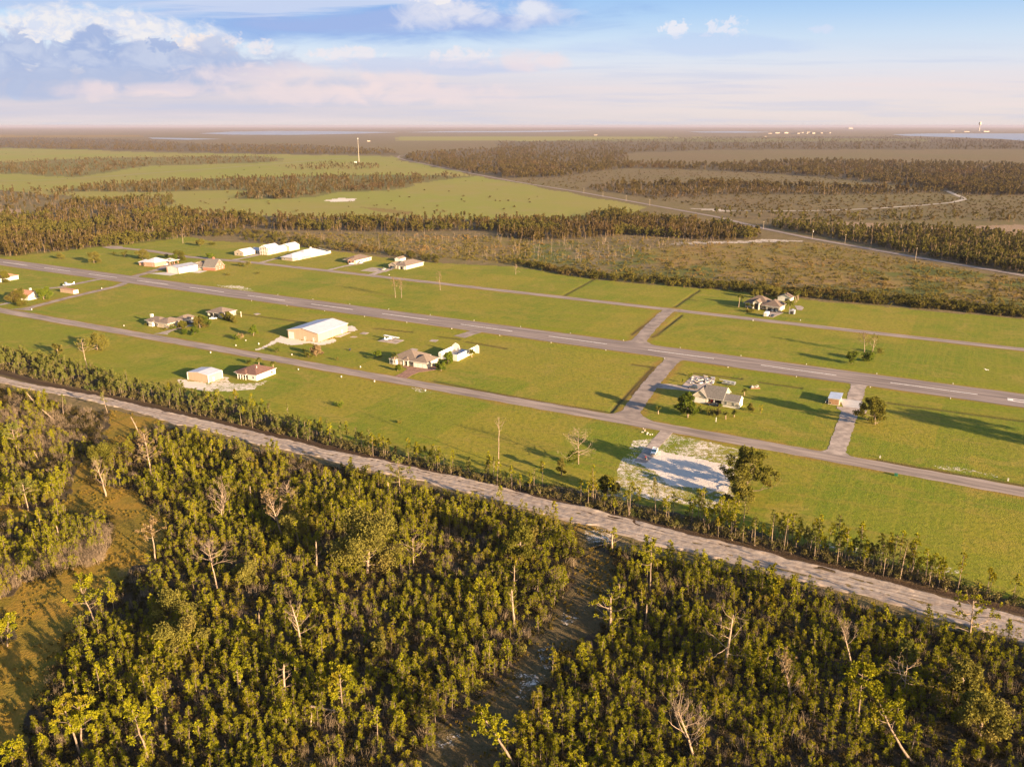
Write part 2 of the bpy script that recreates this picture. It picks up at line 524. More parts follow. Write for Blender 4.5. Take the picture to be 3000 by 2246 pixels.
POLY['clear3'] = px([(730, -60), (1200, -60), (1050, 60), (1000, 150), (850, 250), (780, 320), (600, 560), (560, 700), (480, 830), (370, 950), (330, 1100),
                     (230, 1350), (180, 1500), (-200, 1600), (-200, 700), (130, 650), (70, 450), (-200, 400), (-200, 330), (130, 280), (200, 180), (400, 150), (600, 50)], 0, 1640, K8)
POLY['clear4'] = px([(420, 780), (850, 900), (880, 950), (700, 1050), (860, 1120), (880, 1250), (860, 1450), (640, 1440), (600, 1350), (690, 1250), (620, 1100), (540, 950)], 1500, 1250, K1)
POLY['clear5'] = px([(760, -20), (1120, -20), (1090, 200), (1000, 280), (1020, 550), (850, 650), (760, 740), (570, 720), (550, 1000), (440, 1150),
                     (350, 1290), (220, 1380), (200, 1700), (-560, 1700), (-400, 1500), (-240, 1350), (-60, 1150), (50, 1050), (200, 900), (330, 780), (470, 620), (560, 500), (700, 320), (780, 200)], 1400, 1640, K8)
POLY['forest'] = [(-260, 1090), (0, 1135), (100, 1165), (250, 1205), (330, 1205), (500, 1255), (700, 1312), (830, 1335), (936, 1362), (1038, 1380), (1241, 1432), (1428, 1478),
                  (1500, 1497), (1640, 1535), (1840, 1620), (2008, 1655), (2250, 1690), (2521, 1772), (2724, 1835), (2928, 1872), (3000, 1890), (3250, 1940),
                  (3250, 2700), (-400, 2700), (-400, 1300)]
POLY['strip'] = [(-60, 1010), (0, 1022), (68, 1045), (170, 1065), (270, 1090), (400, 1130), (540, 1160), (700, 1190), (850, 1235), (1000, 1290), (1150, 1330), (1400, 1385),
                 (1500, 1408), (1650, 1425), (1900, 1485), (2100, 1530), (2300, 1580), (2500, 1630), (2700, 1680), (3000, 1760), (3100, 1785),
                 (3100, 1812), (3000, 1784), (2724, 1722), (2487, 1668), (2250, 1609), (1974, 1548), (1737, 1494), (1500, 1435), (1360, 1404), (1123, 1347), (987, 1312),
                 (777, 1264), (550, 1209), (400, 1172), (250, 1142), (100, 1110), (0, 1082), (-60, 1070)]
SAND = {}
SAND['lot'] = (px([(1280, 205), (1400, 235), (1850, 330), (1900, 430), (1860, 560), (1700, 530), (1350, 500), (1250, 380), (1050, 300), (1190, 250)], 1500, 1250, K1), 1.0)
SAND['lotedge'] = (px([(900, 380), (1050, 120), (1380, 60), (1950, 190), (1900, 600), (1750, 700), (1250, 640), (1000, 560), (870, 520)], 1500, 1250, K1), 0.5)
SAND['shed'] = (px([(0, 660), (200, 670), (700, 760), (980, 620), (1080, 640), (1180, 760), (1600, 760), (2000, 700), (1650, 880), (1100, 950), (560, 930), (440, 890), (60, 820)], 520, 1020, 300 / 2212), 0.62)
SAND['shed2'] = (px([(100, 680), (600, 740), (600, 840), (420, 890), (120, 830)], 520, 1020, 300 / 2212), 1.0)
SAND['hangar'] = (px([(0, 560), (100, 460), (240, 500), (735, 565), (1000, 500), (1040, 540), (780, 620), (620, 590), (350, 615)], 800, 900, 400 / 2212), 0.85)
SAND['hangar2'] = (px([(-300, 690), (-150, 640), (0, 540), (60, 580), (-60, 640), (-200, 700)], 800, 900, 400 / 2212), 0.75)
SAND['hangar3'] = (px([(1205, 300), (1290, 290), (1390, 370), (1270, 400), (1205, 390)], 800, 900, 400 / 2212), 0.75)
SAND['runside'] = (px([(580, 370), (770, 375), (910, 418), (800, 415)], 380, 680, 920 / 2212), 0.5)
SAND['stripsand'] = (px([(400, 720), (900, 820), (1400, 930), (1700, 1000), (1650, 930), (1000, 770), (500, 690)], 2250, 1350, K1), 0.42)
SAND['stripsand2'] = (px([(850, 520), (1000, 560), (1100, 640), (900, 620), (350, 520), (400, 500), (500, 540)], 1500, 1250, K1), 0.45)
SAND['rightdry'] = (px([(1400, 30), (1650, 50), (1950, 100), (2000, 150), (1750, 120), (1450, 60)], 2250, 1350, K1), 0.45)
SAND['trackside'] = (px([(580, 800), (850, 880), (900, 1000), (700, 1010), (640, 940)], 1500, 1250, K1), 0.45)
SAND['path1'] = (px([(640, 440), (880, 380), (900, 420), (820, 500), (680, 540)], 1400, 1640, K8), 0.40)
SAND['path2'] = (px([(240, 900), (300, 870), (370, 900), (520, 930), (420, 1020), (350, 1150), (290, 1130), (300, 960)], 1400, 1640, K8), 0.42)
SAND['path3'] = (px([(-330, 1420), (-150, 1350), (-120, 1450), (-260, 1560), (-360, 1500)], 1400, 1640, K8), 0.36)
SAND['path4'] = (px([(470, 720), (600, 700), (640, 850), (520, 880)], 1400, 1640, K8), 0.42)
SAND['southlawn'] = (px([(1780, 620), (1880, 630), (1700, 640), (1600, 560)], 500, 880, 950 / 2212), 0.4)
SAND['scrub1'] = (px([(700, 545), (1010, 538), (1090, 530), (1250, 536), (1260, 542), (1000, 548), (710, 556)], 1500, 340, KF), 0.6)
SAND['scrub2'] = (px([(60, 560), (300, 575), (560, 600), (500, 650), (100, 640), (0, 600)], 1500, 340, KF), 0.3)


def wpoly(pts):
    return np.array([G(x, max(y, 372))[:2] for x, y in pts])


def inside(P, poly):
    """vectorised point in polygon"""
    x, y = P[:, 0], P[:, 1]
    res = np.zeros(len(P), bool)
    lo, hi = poly.min(0), poly.max(0)
    idx = np.where((x >= lo[0]) & (x <= hi[0]) & (y >= lo[1]) & (y <= hi[1]))[0]
    if not len(idx):
        return res
    xs, ys = x[idx], y[idx]
    c = np.zeros(len(idx), bool)
    n = len(poly)
    for i in range(n):
        x0, y0 = poly[i]
        x1, y1 = poly[(i + 1) % n]
        if y0 == y1:
            continue
        cond = (y0 > ys) != (y1 > ys)
        c ^= cond & (xs < (x1 - x0) * (ys - y0) / (y1 - y0) + x0)
    res[idx] = c
    return res


def vnoise(P, scale, seed=0):
    """smooth 2-D value noise, 0..1"""
    x, y = P[:, 0] / scale + seed * 17.3, P[:, 1] / scale + seed * 9.1
    xi, yi = np.floor(x).astype(np.int64), np.floor(y).astype(np.int64)
    fx, fy = x - xi, y - yi
    fx, fy = fx * fx * (3 - 2 * fx), fy * fy * (3 - 2 * fy)

    def h(a, b):
        n = (a * 374761393 + b * 668265263 + seed * 974711) & 0xffffffff
        n = ((n ^ (n >> 13)) * 1274126177) & 0xffffffff
        return ((n ^ (n >> 16)) & 0xffff) / 65535.0
    return (h(xi, yi) * (1 - fx) + h(xi + 1, yi) * fx) * (1 - fy) + (h(xi, yi + 1) * (1 - fx) + h(xi + 1, yi + 1) * fx) * fy


def seg_dist(P, pts):
    """distance of points to a polyline (2-D)"""
    best = np.full(len(P), 1e9)
    for a, b in zip(pts[:-1], pts[1:]):
        a, b = np.array(a[:2]), np.array(b[:2])
        d = b - a
        t = np.clip(((P - a) @ d) / (d @ d), 0, 1)
        best = np.minimum(best, np.hypot(*(P - a - t[:, None] * d).T))
    return best


FARW = {
    'a1': [(-100, 420), (120, 432), (250, 375), (500, 362), (745, 348), (755, 380), (690, 402), (810, 412), (1100, 436), (1500, 446), (1850, 450), (2260, 450),
           (2260, 500), (1900, 495), (1800, 503), (1300, 495), (1050, 487), (850, 517), (550, 557), (430, 568), (50, 606), (-100, 606)],
    'b1': [(200, 330), (300, 312), (500, 292), (950, 272), (1500, 255), (1900, 257), (2082, 262), (1880, 276), (1700, 320), (1450, 331), (1350, 350), (1220, 360), (1010, 358), (1050, 336), (1100, 322), (850, 321), (700, 330), (300, 326)],
    'b2': [(-100, 205), (400, 182), (1100, 172), (1210, 185), (1200, 200), (900, 210), (650, 216), (480, 240), (300, 265), (100, 252), (-100, 250)],
    'c1': [(-100, 98), (130, 92), (500, 101), (900, 124), (1300, 126), (1700, 148), (1720, 168), (1200, 166), (1000, 161), (400, 146), (-100, 138)],
    'c2': [(1735, 185), (1800, 157), (2300, 132), (2300, 268), (2100, 255), (1900, 222)]}
FARW2 = {
    'a2': [(-60, 455), (300, 452), (430, 412), (600, 440), (900, 472), (1070, 505), (1070, 530), (860, 538), (500, 515), (100, 540), (-60, 520)],
    'c3': [(-60, 112), (900, 92), (1600, 88), (2300, 112), (2300, 145), (900, 146), (500, 160), (500, 200), (900, 212), (1300, 190), (2300, 215), (2300, 345), (1960, 342), (1880, 320), (1600, 290), (1300, 260), (900, 236), (500, 226), (300, 250), (200, 265), (-60, 268)],
    'c4': [(330, 310), (500, 292), (900, 292), (1600, 320), (1900, 326), (1600, 340), (900, 341), (650, 356), (550, 346), (330, 316)],
    'd1': [(1080, 472), (1350, 468), (1500, 492), (1850, 492), (2300, 528), (2300, 695), (1950, 640), (1550, 560), (1350, 522), (1100, 478)]}
for k_, v_ in FARW.items():
    POLY['wood_' + k_] = px(v_, 0, 340, KF)
for k_, v_ in FARW2.items():
    POLY['wood_' + k_] = px(v_, 1500, 340, KF)
WP = {k: wpoly(v) for k, v in POLY.items()}
WS = {k: (wpoly(v[0]), v[1]) for k, v in SAND.items()}
DITCH = [G(*p) for p in ((-60, 1076), (0, 1090), (100, 1118), (250, 1150), (400, 1180), (550, 1216), (720, 1256), (777, 1269), (987, 1317), (1123, 1351), (1360, 1408), (1500, 1440), (1737, 1500),
                         (1974, 1554), (2250, 1617), (2487, 1674), (2724, 1729), (3000, 1793), (3200, 1840))]
# small field ditches seen as dark lines
DITCHES = [[G(*Q(1440, 632)), G(*Q(2212, 737)), G(*Q(2600, 790))], [G(*Q(720, 516)), G(*Q(950, 549))], [G(*Q(350, 465)), G(*Q(610, 497))],
           [G(*Q(0, 415)), G(*Q(125, 435)), G(*Q(60, 520)), G(*Q(0, 590))], [G(*Q(1380, 955)), G(*Q(1650, 1005)), G(*Q(2212, 1100))],
           [G(*Q(240, 95)), G(*Q(380, 0))], [G(1650, 866), G(1745, 815)], [G(*Q(0, 250)), G(*Q(190, 118))], [G(*Q(120, 265)), G(*Q(280, 140))],
           [G(1096, 961), G(1205, 972)], [G(1283, 985), G(1345, 993)], [G(1365, 1000), G(1480, 1020)], [G(1270, 1115), G(1440, 1150), G(1660, 1190), G(1790, 1207)],
           [G(1790, 1205), G(1915, 1075)], [G(600, 905), G(900, 945)]]


# ------------------------------------------------------------------ ground
def build_ground():
    yy_ = np.arange(2290, 371.5, -2.3)
    b = (1123 - yy_) / FPX
    r_px = (CP + b * SP) * CAM_H / (SP - b * CP)
    r = np.concatenate([[2, 30, 60, 85, 100], r_px[r_px < 26000], [30000, 38000, 48000, 60000]])
    fine = np.linspace(-36, 36, 1250)
    ang = np.concatenate([[-180, -150, -120, -100, -85, -70, -60, -50, -43, -39, -37.5], fine, [37.5, 39, 43, 50, 60, 70, 85, 100, 120, 150]])
    a = np.radians(ang)
    nr, na = len(r), len(a)
    # radial coordinate measured along the viewing depth keeps rows even
    X = r[:, None] * np.sin(a)[None]
    Y = r[:, None] * np.cos(a)[None]
    P = np.stack([X.ravel(), Y.ravel()], 1)
    jit = np.stack([vnoise(P, 9, 1) + 0.5 * vnoise(P, 3.5, 2) - 0.75, vnoise(P, 9, 3) + 0.5 * vnoise(P, 3.5, 4) - 0.75], 1)
    rr = np.hypot(P[:, 0], P[:, 1])
    far = np.clip((rr - 500) / 1500, 0, 6)
    jf = np.stack([vnoise(P, 60, 5) - 0.5, vnoise(P, 60, 6) - 0.5], 1)
    Pj = P + jit * 3.0 + jf * (far * 30)[:, None]
    m = {k: inside(Pj, WP[k]).astype(np.float32) for k in WP}
    sand = np.zeros(len(P), np.float32)
    for k, (pl, s) in WS.items():
        sand = np.maximum(sand, inside(P + jit * 2.2, pl) * s)
    near = np.where((rr < 900) & (P[:, 1] > 0))[0]
    soil = np.zeros(len(P), np.float32)
    Z = np.zeros(len(P), np.float32)
    d = seg_dist(P[near] + jit[near] * 0.7, DITCH)
    g = np.exp(-(d / 1.5) ** 2)
    Z[near] -= 0.8 * g
    soil[near] = np.clip(np.exp(-(d / 2.6) ** 2) * 1.25, 0, 1)
    for ln in DITCHES:
        d = seg_dist(P[near] + jit[near] * 0.5, ln)
        g = np.exp(-(d / 1.0) ** 2)
        Z[near] -= 0.45 * g
        soil[near] = np.maximum(soil[near], 0.8 * np.exp(-(d / 1.3) ** 2))
    # gentle unevenness of the fields and forest floor
    Z[near] += (0.28 * (vnoise(P[near], 14, 8) - 0.5) + 0.5 * (vnoise(P[near], 60, 9) - 0.5)) * np.clip((rr[near] - 60) / 40, 0, 1) * m['forest'][near]
    # keep it level under the paved strips
    s_ = (P - np.array(RW0[:2])) @ np.array(E1[:2])
    t_ = (P - np.array(RW0[:2])) @ np.array(E2[:2])
    lvl = np.ones(len(P))
    for ln, w in PAVED:
        d = seg_dist(P[near], ln)
        lvl[near] *= np.clip((d - w) / 2.5, 0, 1)
    Z = np.where(Z < 0, Z * lvl, Z * lvl)
    clear = np.maximum.reduce([m['clear1'], m['clear2'], m['clear3'], 0.45 * m['clear4'], 0.35 * m['clear5']])
    floor = m['forest'] * (1 - np.maximum(clear, 0)) + 0.9 * m['strip'] * (1 - m['forest'])
    fw = np.maximum.reduce([v for k, v in m.items() if k.startswith('wood_')])
    floor = np.maximum(floor, 0.5 * fw)
    pasture = np.maximum(m['pasture1'], m['pasture2'])
    gold = np.maximum(clear, m['goldfar'])
    field = np.maximum(m['field'], 0.55 * m['field2'])
    A = np.stack([m['lawn'], pasture, sand], 1)
    B = np.stack([np.clip(floor, 0, 1), gold, soil], 1)
    C = np.stack([field, m['fieldgreen'], np.maximum(m['tanstrip'], m['tanstrip2'])], 1)
    cs, ct = np.floor((s_ + 12 * np.floor(t_ / 83.0)) / 46.0), np.floor(t_ / 83.0)
    lotv = ((np.sin(cs * 12.9898 + ct * 78.233) * 43758.5453) % 1.0)
    vg = np.zeros(len(P))
    for ln, w in PAVED[:7]:
        d = seg_dist(P[near] + jit[near] * 0.8, ln)
        vg[near] = np.maximum(vg[near], np.exp(-((d - w + 1.0) / 2.2) ** 2))
    shd = np.exp(-((np.abs(t_ + jit[:, 0]) - 17.0) / 4.4) ** 4) * (0.55 + 0.45 * vnoise(P, 22, 12))
    Dz = np.stack([lotv, vg, shd], 1)
    sand2 = np.maximum(m['sandpit'] * 0.8, m['sandjunction'] * 0.8)
    A[:, 2] = np.maximum(A[:, 2], sand2)
    C[:, 0] = np.maximum(C[:, 0], m['burnt'])
    ii = np.arange(nr - 1)[:, None] * na
    jj = np.arange(na)[None]
    j2 = (jj + 1) % na
    Qd = np.stack([ii + jj, ii + na + jj, ii + na + j2, ii + j2], -1).reshape(-1, 4)[:, ::-1]
    V = np.concatenate([P, Z[:, None]], 1)
    me = np_mesh('ground', V, Qd, None, [])
    for nm, arr in (('zone_a', A), ('zone_b', B), ('zone_c', C), ('zone_d', Dz)):
        at = me.attributes.new(nm, 'FLOAT_VECTOR', 'POINT')
        at.data.foreach_set('vector', arr.astype(np.float32).ravel())
    me.polygons.foreach_set('use_smooth', np.ones(len(me.polygons), bool))
    o = bpy.data.objects.new('ground', me)
    COL.objects.link(o)
    tag(o, kind='structure', label='flat ground of mown lawn, pasture, scrub and forest floor')

    mt = bpy.data.materials.new('ground')
    mt.use_nodes = True
    t = NT(mt.node_tree)
    p = t.n['Principled BSDF']
    p.inputs['Roughness'].default_value = 0.95
    p.inputs['Specular IOR Level'].default_value = 0.1
    geo = t.new('ShaderNodeNewGeometry')
    pos = geo.outputs['Position']

    def attr(n):
        a = t.new('ShaderNodeAttribute', attribute_name=n)
        s = t.new('ShaderNodeSeparateXYZ')
        t.l.new(a.outputs['Vector'], s.inputs[0])
        return s.outputs
    la, pa, sa = attr('zone_a')
    fl, go, so = attr('zone_b')
    fi, fg, ta = attr('zone_c')
    lot, verge, shoulder = attr('zone_d')
    nA = t.noise(pos, 0.018, 4, 0.6)       # 50 m patches
    nB = t.noise(pos, 0.09, 5, 0.62)       # 10 m
    nC = t.noise(pos, 0.55, 5, 0.65)       # 2 m
    nD = t.noise(pos, 0.0022, 5, 0.6)      # 400 m
    nE = t.noise(pos, 2.2, 3, 0.6)
    nF = t.noise(pos, 0.035, 6, 0.7, 0.8)
    rot = t.new('ShaderNodeVectorRotate', rotation_type='Z_AXIS')
    t.l.new(pos, rot.inputs['Vector'])
    rot.inputs['Angle'].default_value = -math.atan2(E2.y, E2.x)
    mow = t.noise(t.scale(rot.outputs[0], (0.02, 0.55, 1)), 1.0, 3, 0.6)
    ditchy = t.noise(t.scale(rot.outputs[0], (0.25, 0.012, 1)), 1.0, 4, 0.6)
    # scrub (default)
    scrub = t.mix(t.smooth(nD, 0.35, 0.65), (0.176, 0.120, 0.051), (0.155, 0.124, 0.039))
    scrub = t.mix(t.smooth(nB, 0.42, 0.62), scrub, (0.204, 0.140, 0.068))
    scrub = t.mix(t.math('MULTIPLY', t.smooth(nC, 0.5, 0.62), 0.7), scrub, (0.070, 0.061, 0.020))
    # pasture
    past = t.mix(t.smooth(nD, 0.4, 0.6), (0.229, 0.223, 0.039), (0.252, 0.211, 0.049))
    past = t.mix(t.math('MULTIPLY', t.smooth(nA, 0.48, 0.7), 0.6), past, (0.267, 0.208, 0.072))
    past = t.mix(t.math('MULTIPLY', t.smooth(nC, 0.55, 0.7), 0.35), past, (0.137, 0.141, 0.029))
    col = t.mix(pa, scrub, past)
    # rough golden field
    fld = t.mix(t.smooth(nA, 0.36, 0.6), (0.255, 0.165, 0.050), (0.205, 0.155, 0.034))
    fld = t.mix(t.math('MULTIPLY', t.smooth(nB, 0.45, 0.6), 0.6), fld, (0.205, 0.120, 0.050))
    fld = t.mix(t.math('MULTIPLY', t.smooth(nC, 0.52, 0.66), 0.6), fld, (0.070, 0.062, 0.018))
    col = t.mix(fi, col, fld)
    fgr = t.mix(t.smooth(nB, 0.4, 0.65), (0.125, 0.125, 0.024), (0.085, 0.090, 0.022))
    col = t.mix(t.math('MULTIPLY', fg, t.smooth(nA, 0.44, 0.58)), col, fgr)
    col = t.mix(t.math('MULTIPLY', ta, 0.9), col, (0.30, 0.20, 0.12))
    # mown lawn
    lawn = t.mix(t.smooth(nA, 0.42, 0.58), (0.207, 0.187, 0.013), (0.121, 0.157, 0.009))
    lawn = t.mix(t.math('MULTIPLY', t.smooth(nB, 0.46, 0.60), 0.8), lawn, (0.253, 0.193, 0.024))
    lawn = t.mix(t.math('MULTIPLY', t.smooth(lot, 0.35, 0.75), 0.55), lawn, (0.121, 0.166, 0.008))
    lawn = t.mix(t.math('MULTIPLY', t.smooth(lot, 0.4, 0.1), 0.55), lawn, (0.265, 0.203, 0.026))
    lawn = t.mix(t.math('MULTIPLY', t.smooth(mow, 0.48, 0.62), 0.4), lawn, (0.240, 0.211, 0.018))
    lawn = t.mix(t.math('MULTIPLY', t.smooth(ditchy, 0.50, 0.66), 0.6), lawn, (0.234, 0.166, 0.030))
    lawn = t.mix(t.math('MULTIPLY', t.smooth(nF, 0.51, 0.66), 0.7), lawn, (0.284, 0.203, 0.042))
    lawn = t.mix(t.math('MULTIPLY', t.smooth(nC, 0.47, 0.62), 0.6), lawn, (0.086, 0.105, 0.007))
    lawn = t.mix(t.math('MULTIPLY', t.smooth(nE, 0.46, 0.62), 0.5), lawn, (0.277, 0.231, 0.028))
    lawn = t.mix(t.math('MULTIPLY', shoulder, 0.7), lawn, t.mix(t.smooth(nC, 0.42, 0.6), (0.205, 0.207, 0.009), (0.136, 0.157, 0.007)))
    lawn = t.mix(t.math('MULTIPLY', verge, t.math('ADD', 0.35, t.math('MULTIPLY', t.smooth(nB, 0.4, 0.6), 0.5))), lawn, (0.252, 0.144, 0.030))
    col = t.mix(la, col, lawn)
    # golden grass of the clearings
    gld = t.mix(t.smooth(nB, 0.38, 0.62), (0.277, 0.158, 0.022), (0.179, 0.127, 0.016))
    gld = t.mix(t.math('MULTIPLY', t.smooth(nC, 0.5, 0.68), 0.6), gld, (0.134, 0.097, 0.016))
    gld = t.mix(t.math('MULTIPLY', t.smooth(nE, 0.52, 0.7), 0.4), gld, (0.329, 0.198, 0.045))
    col = t.mix(go, col, gld)
    # forest floor: needle litter and bare twigs
    flr = t.mix(t.smooth(nB, 0.4, 0.65), (0.060, 0.040, 0.024), (0.085, 0.062, 0.030))
    flr = t.mix(t.math('MULTIPLY', t.smooth(nC, 0.48, 0.66), 0.7), flr, (0.040, 0.036, 0.014))
    flr = t.mix(t.math('MULTIPLY', t.smooth(nE, 0.56, 0.72), 0.5), flr, (0.15, 0.11, 0.075))
    col = t.mix(fl, col, flr)
    col = t.mix(t.math('MULTIPLY', so, 0.92), col, t.mix(nC, (0.030, 0.018, 0.011), (0.075, 0.042, 0.024)))
    # bare white sand, broken into patches
    brk = t.math('ADD', sa, t.math('MULTIPLY', t.math('SUBTRACT', t.math('ADD', t.math('ADD', t.math('MULTIPLY', nC, 0.45), t.math('MULTIPLY', nE, 0.25)), t.math('MULTIPLY', nB, 0.3)), 0.5), 2.6))
    sf = t.math('MULTIPLY', t.smooth(brk, 0.44, 0.70), t.smooth(sa, 0.05, 0.3))
    col = t.mix(sf, col, t.mix(nB, (0.58, 0.47, 0.37), (0.72, 0.61, 0.51)))
    t.set(p.inputs['Base Color'], col)
    bp = t.new('ShaderNodeBump')
    bp.inputs['Strength'].default_value = 0.7
    bp.inputs['Distance'].default_value = 0.6
    hgt = t.math('ADD', t.math('MULTIPLY', nC, 1.0), t.math('MULTIPLY', nE, 0.45))
    rough_k = t.math('SUBTRACT', 1.0, t.math('MULTIPLY', t.math('MAXIMUM', la, sf), 0.45))
    t.l.new(t.math('MULTIPLY', hgt, rough_k), bp.inputs['Height'])
    t.l.new(bp.outputs[0], p.inputs['Normal'])
    me.materials.append(mt)
    return o


# ------------------------------------------------------------------ roads
def ribbon(name, pts, widths, z, m, label=None, flare=(0, 0), kind='structure', step=4.0):
    """a paved strip along a centre line; flare widens its ends"""
    P = [Vector((p[0], p[1], 0)) for p in pts]
    if not isinstance(widths, (list, tuple)):
        widths = [widths] * len(P)
    dense, wd = [], []
    for i in range(len(P) - 1):
        n = max(1, int((P[i + 1] - P[i]).length / step))
        for k in range(n):
            dense.append(P[i].lerp(P[i + 1], k / n))
            wd.append(widths[i] + (widths[i + 1] - widths[i]) * k / n)
    dense.append(P[-1])
    wd.append(widths[-1])
    L = [0]
    for a, b in zip(dense[:-1], dense[1:]):
        L.append(L[-1] + (b - a).length)
    mb = MB()
    vs = []
    for i, p in enumerate(dense):
        a = dense[max(i - 1, 0)]
        b = dense[min(i + 1, len(dense) - 1)]
        d = (b - a).normalized()
        n = Vector((-d.y, d.x, 0))
        ex = 0
        if flare[0]:
            ex += flare[0] * max(0, 1 - L[i] / (flare[0] * 1.5)) ** 2
        if flare[1]:
            ex += flare[1] * max(0, 1 - (L[-1] - L[i]) / (flare[1] * 1.5)) ** 2
        jw = (0.13 * math.sin(i * 1.7) + 0.13 * math.sin(i * 0.61 + 1) + 0.1 * math.sin(i * 2.9 + 2)) * (1.3 if wd[i] < 10 else 1)
        w = wd[i] / 2 + ex + jw
        vs += [p + n * w + Vector((0, 0, z)), p - n * w + Vector((0, 0, z))]
    mb.add(vs, [(2 * i, 2 * i + 1, 2 * i + 3, 2 * i + 2) for i in range(len(dense) - 1)])
    o = mb.build(name, m)
    if o.data.polygons[0].normal.z < 0:
        o.data.flip_normals()
    tag(o, label, kind=kind)
    return o


def slab(name, pxs, z, m, label=None, th=0.0, kind='structure', cat=None):
    P = [G(*q) for q in pxs]
    if sum(P[i].x * P[(i + 1) % len(P)].y - P[(i + 1) % len(P)].x * P[i].y for i in range(len(P))) < 0:
        P.reverse()
    n = len(P)
    mb = MB()
    vs = [(p.x, p.y, z) for p in P] + [(p.x, p.y, z - 0.3) for p in P]
    mb.add(vs, [tuple(range(n))] + [(i, n + i, n + (i + 1) % n, (i + 1) % n) for i in range(n)])
    return tag(mb.build(name, m), label, cat, kind=kind)


SOUTH = [G(-400, 836), G(0, 909), G(1500, 1173), G(2000, 1261), G(3000, 1441), G(3400, 1513)]
NORTH = [G(329, 724), G(440, 735), G(546, 752), G(740, 769), G(1004, 798), G(1954, 906), G(2547, 974), G(3000, 1024), G(3400, 1068)]
RWY = [XY(-800, 0), XY(900, 0)]
CROSS = [G(1836, 1225), G(1872, 1172), G(1905, 1127), G(1950, 1075), G(1985, 1040)]
CROSSN = [G(1862, 1010), G(1905, 960), G(1948, 918), G(1968, 905)]
LCROSS = [G(62, 908), G(200, 872), G(345, 838), G(400, 815)]
LCROSSN = [G(372, 815), G(430, 800), G(475, 786), G(500, 772)]
STRIPR = [G(*Q(1148, 926)), G(*Q(1235, 675)), G(*Q(1258, 610)), G(*Q(1285, 520))]
HIGHWAY = [G(3400, 865), G(3000, 808), G(2680, 753.6), G(2375, 699), G(2232, 669), G(2110, 638), G(1907, 601), G(1703, 563.8), G(1500, 531), G(1322, 497), G(1187, 469), G(1165, 462), G(1170, 457), G(1230, 450)]
TRACK = [G(*p) for p in ((-150, 1082), (0, 1112), (102, 1135), (291, 1170), (373, 1190), (508, 1224), (712, 1273), (777, 1290), (987, 1338), (1191, 1381), (1394, 1427), (1500, 1457),
                         (1737, 1518), (2008, 1588), (2250, 1650), (2521, 1715), (2792, 1787), (3000, 1840), (3250, 1905))]
TRACKW = [0.86 * w_ for w_ in (6, 6, 6.5, 7.5, 8, 9, 9.5, 10, 10, 10.5, 11, 11.5, 13, 13.5, 13.5, 13.5, 13.5, 13.5, 13.5)]
PAVED = [(RWY, 11.6), (SOUTH, 5.2), (NORTH, 4.6), (CROSS, 6), (CROSSN, 6), (LCROSS, 5), (LCROSSN, 5), (STRIPR, 5), (TRACK, 7)]

ground = build_ground()
ribbon('runway', RWY, 21.5, 0.07, M['runway'], 'long grey asphalt runway across the middle', step=10)
ribbon('south_road', SOUTH, 8.8, 0.06, M['asphalt'], 'pale asphalt street in front of the near houses')
ribbon('north_road', NORTH, 7.8, 0.06, M['asphalt'], 'pale asphalt street beyond the runway')
ribbon('taxiway', CROSS, 8.0, 0.064, M['taxi'], 'taxiway from the near street to the runway', flare=(7, 9), step=1.5)
ribbon('taxiway', CROSSN, 8.0, 0.064, M['taxi'], 'taxiway from the runway to the far street', flare=(9, 5), step=1.5)
ribbon('taxiway', LCROSS, 6.0, 0.064, M['taxi'], 'left taxiway joining the near street to the runway', flare=(6, 10), step=1.5)
ribbon('taxiway', LCROSSN, 6.5, 0.068, M['taxi'], 'short taxiway to the brick houses', flare=(9, 0), step=1.5)
ribbon('taxiway', [G(120, 846), G(175, 842), G(217, 833), G(320, 812)], 6.0, 0.064, M['taxi'], 'taxiway where the parked plane stands', flare=(0, 5), step=1.5)
ribbon('taxiway', [G(1345, 987), G(1392, 972), G(1418, 955)], 8.0, 0.062, M['taxi'], 'short asphalt stub off the runway', flare=(0, 6), step=1.5)
ribbon('concrete_strip', STRIPR, 6.6, 0.064, M['concrete'], 'narrow concrete strip from street to runway', flare=(3, 4), step=1.5)
ribbon('highway', HIGHWAY, 8.5, 0.3, M['asphalt'], 'straight country road running to the horizon', step=20)
ribbon('pale_road', [G(1165, 461), G(1085, 460), G(950, 468), G(814, 480), G(560, 499), G(305, 518), G(120, 528), G(-300, 540)], 9, 0.4, mat('road_sand', (0.26, 0.21, 0.13), 0.9, 0.1, 0.02), 'pale track across the far pasture', step=30)
sandroad = mat('white_sand_road', (0.40, 0.33, 0.25), 0.95, 0.12, 0.05)
ribbon('sand_road', [G(2022, 611), G(2110, 617), G(2240, 619), G(2381, 618), G(2500, 614), G(2585, 610), G(2700, 602), G(2788, 594), G(2825, 585), G(2822, 580), G(2808, 574.5), G(2775, 560)], 8, 0.3, sandroad, 'curving white sand road through the scrub', step=15)
ribbon('sand_path', [G(1960, 717), G(1988, 714), G(2090, 711), G(2178, 709), G(2280, 707), G(2354, 706)], 2.2, 0.3, sandroad, 'thin sandy path in the golden field', step=10)
dr = M['concrete']
slab('cul_de_sac', px([(880, 190), (960, 177), (1060, 180), (1065, 205), (950, 203)], 0, 660, K1), 0.066, M['asphalt'], 'paved turning circle at the end of the far street')
ribbon('driveway', [G(470, 979), G(500, 968), G(530, 960), G(552, 952)], [6, 3.5, 3.5, 7], 0.05, dr, 'curved driveway to the tan house with chimney', flare=(2, 0), step=2)
slab('driveway', px([(560, 920), (300, 885), (480, 800), (600, 715), (480, 660), (540, 650), (1020, 708), (1080, 650), (1210, 655), (1180, 740), (830, 790), (720, 835)], 1110, 980, 310 / 2212), 0.055, M['brickpave'], 'brick paved driveway of the house with garage doors')
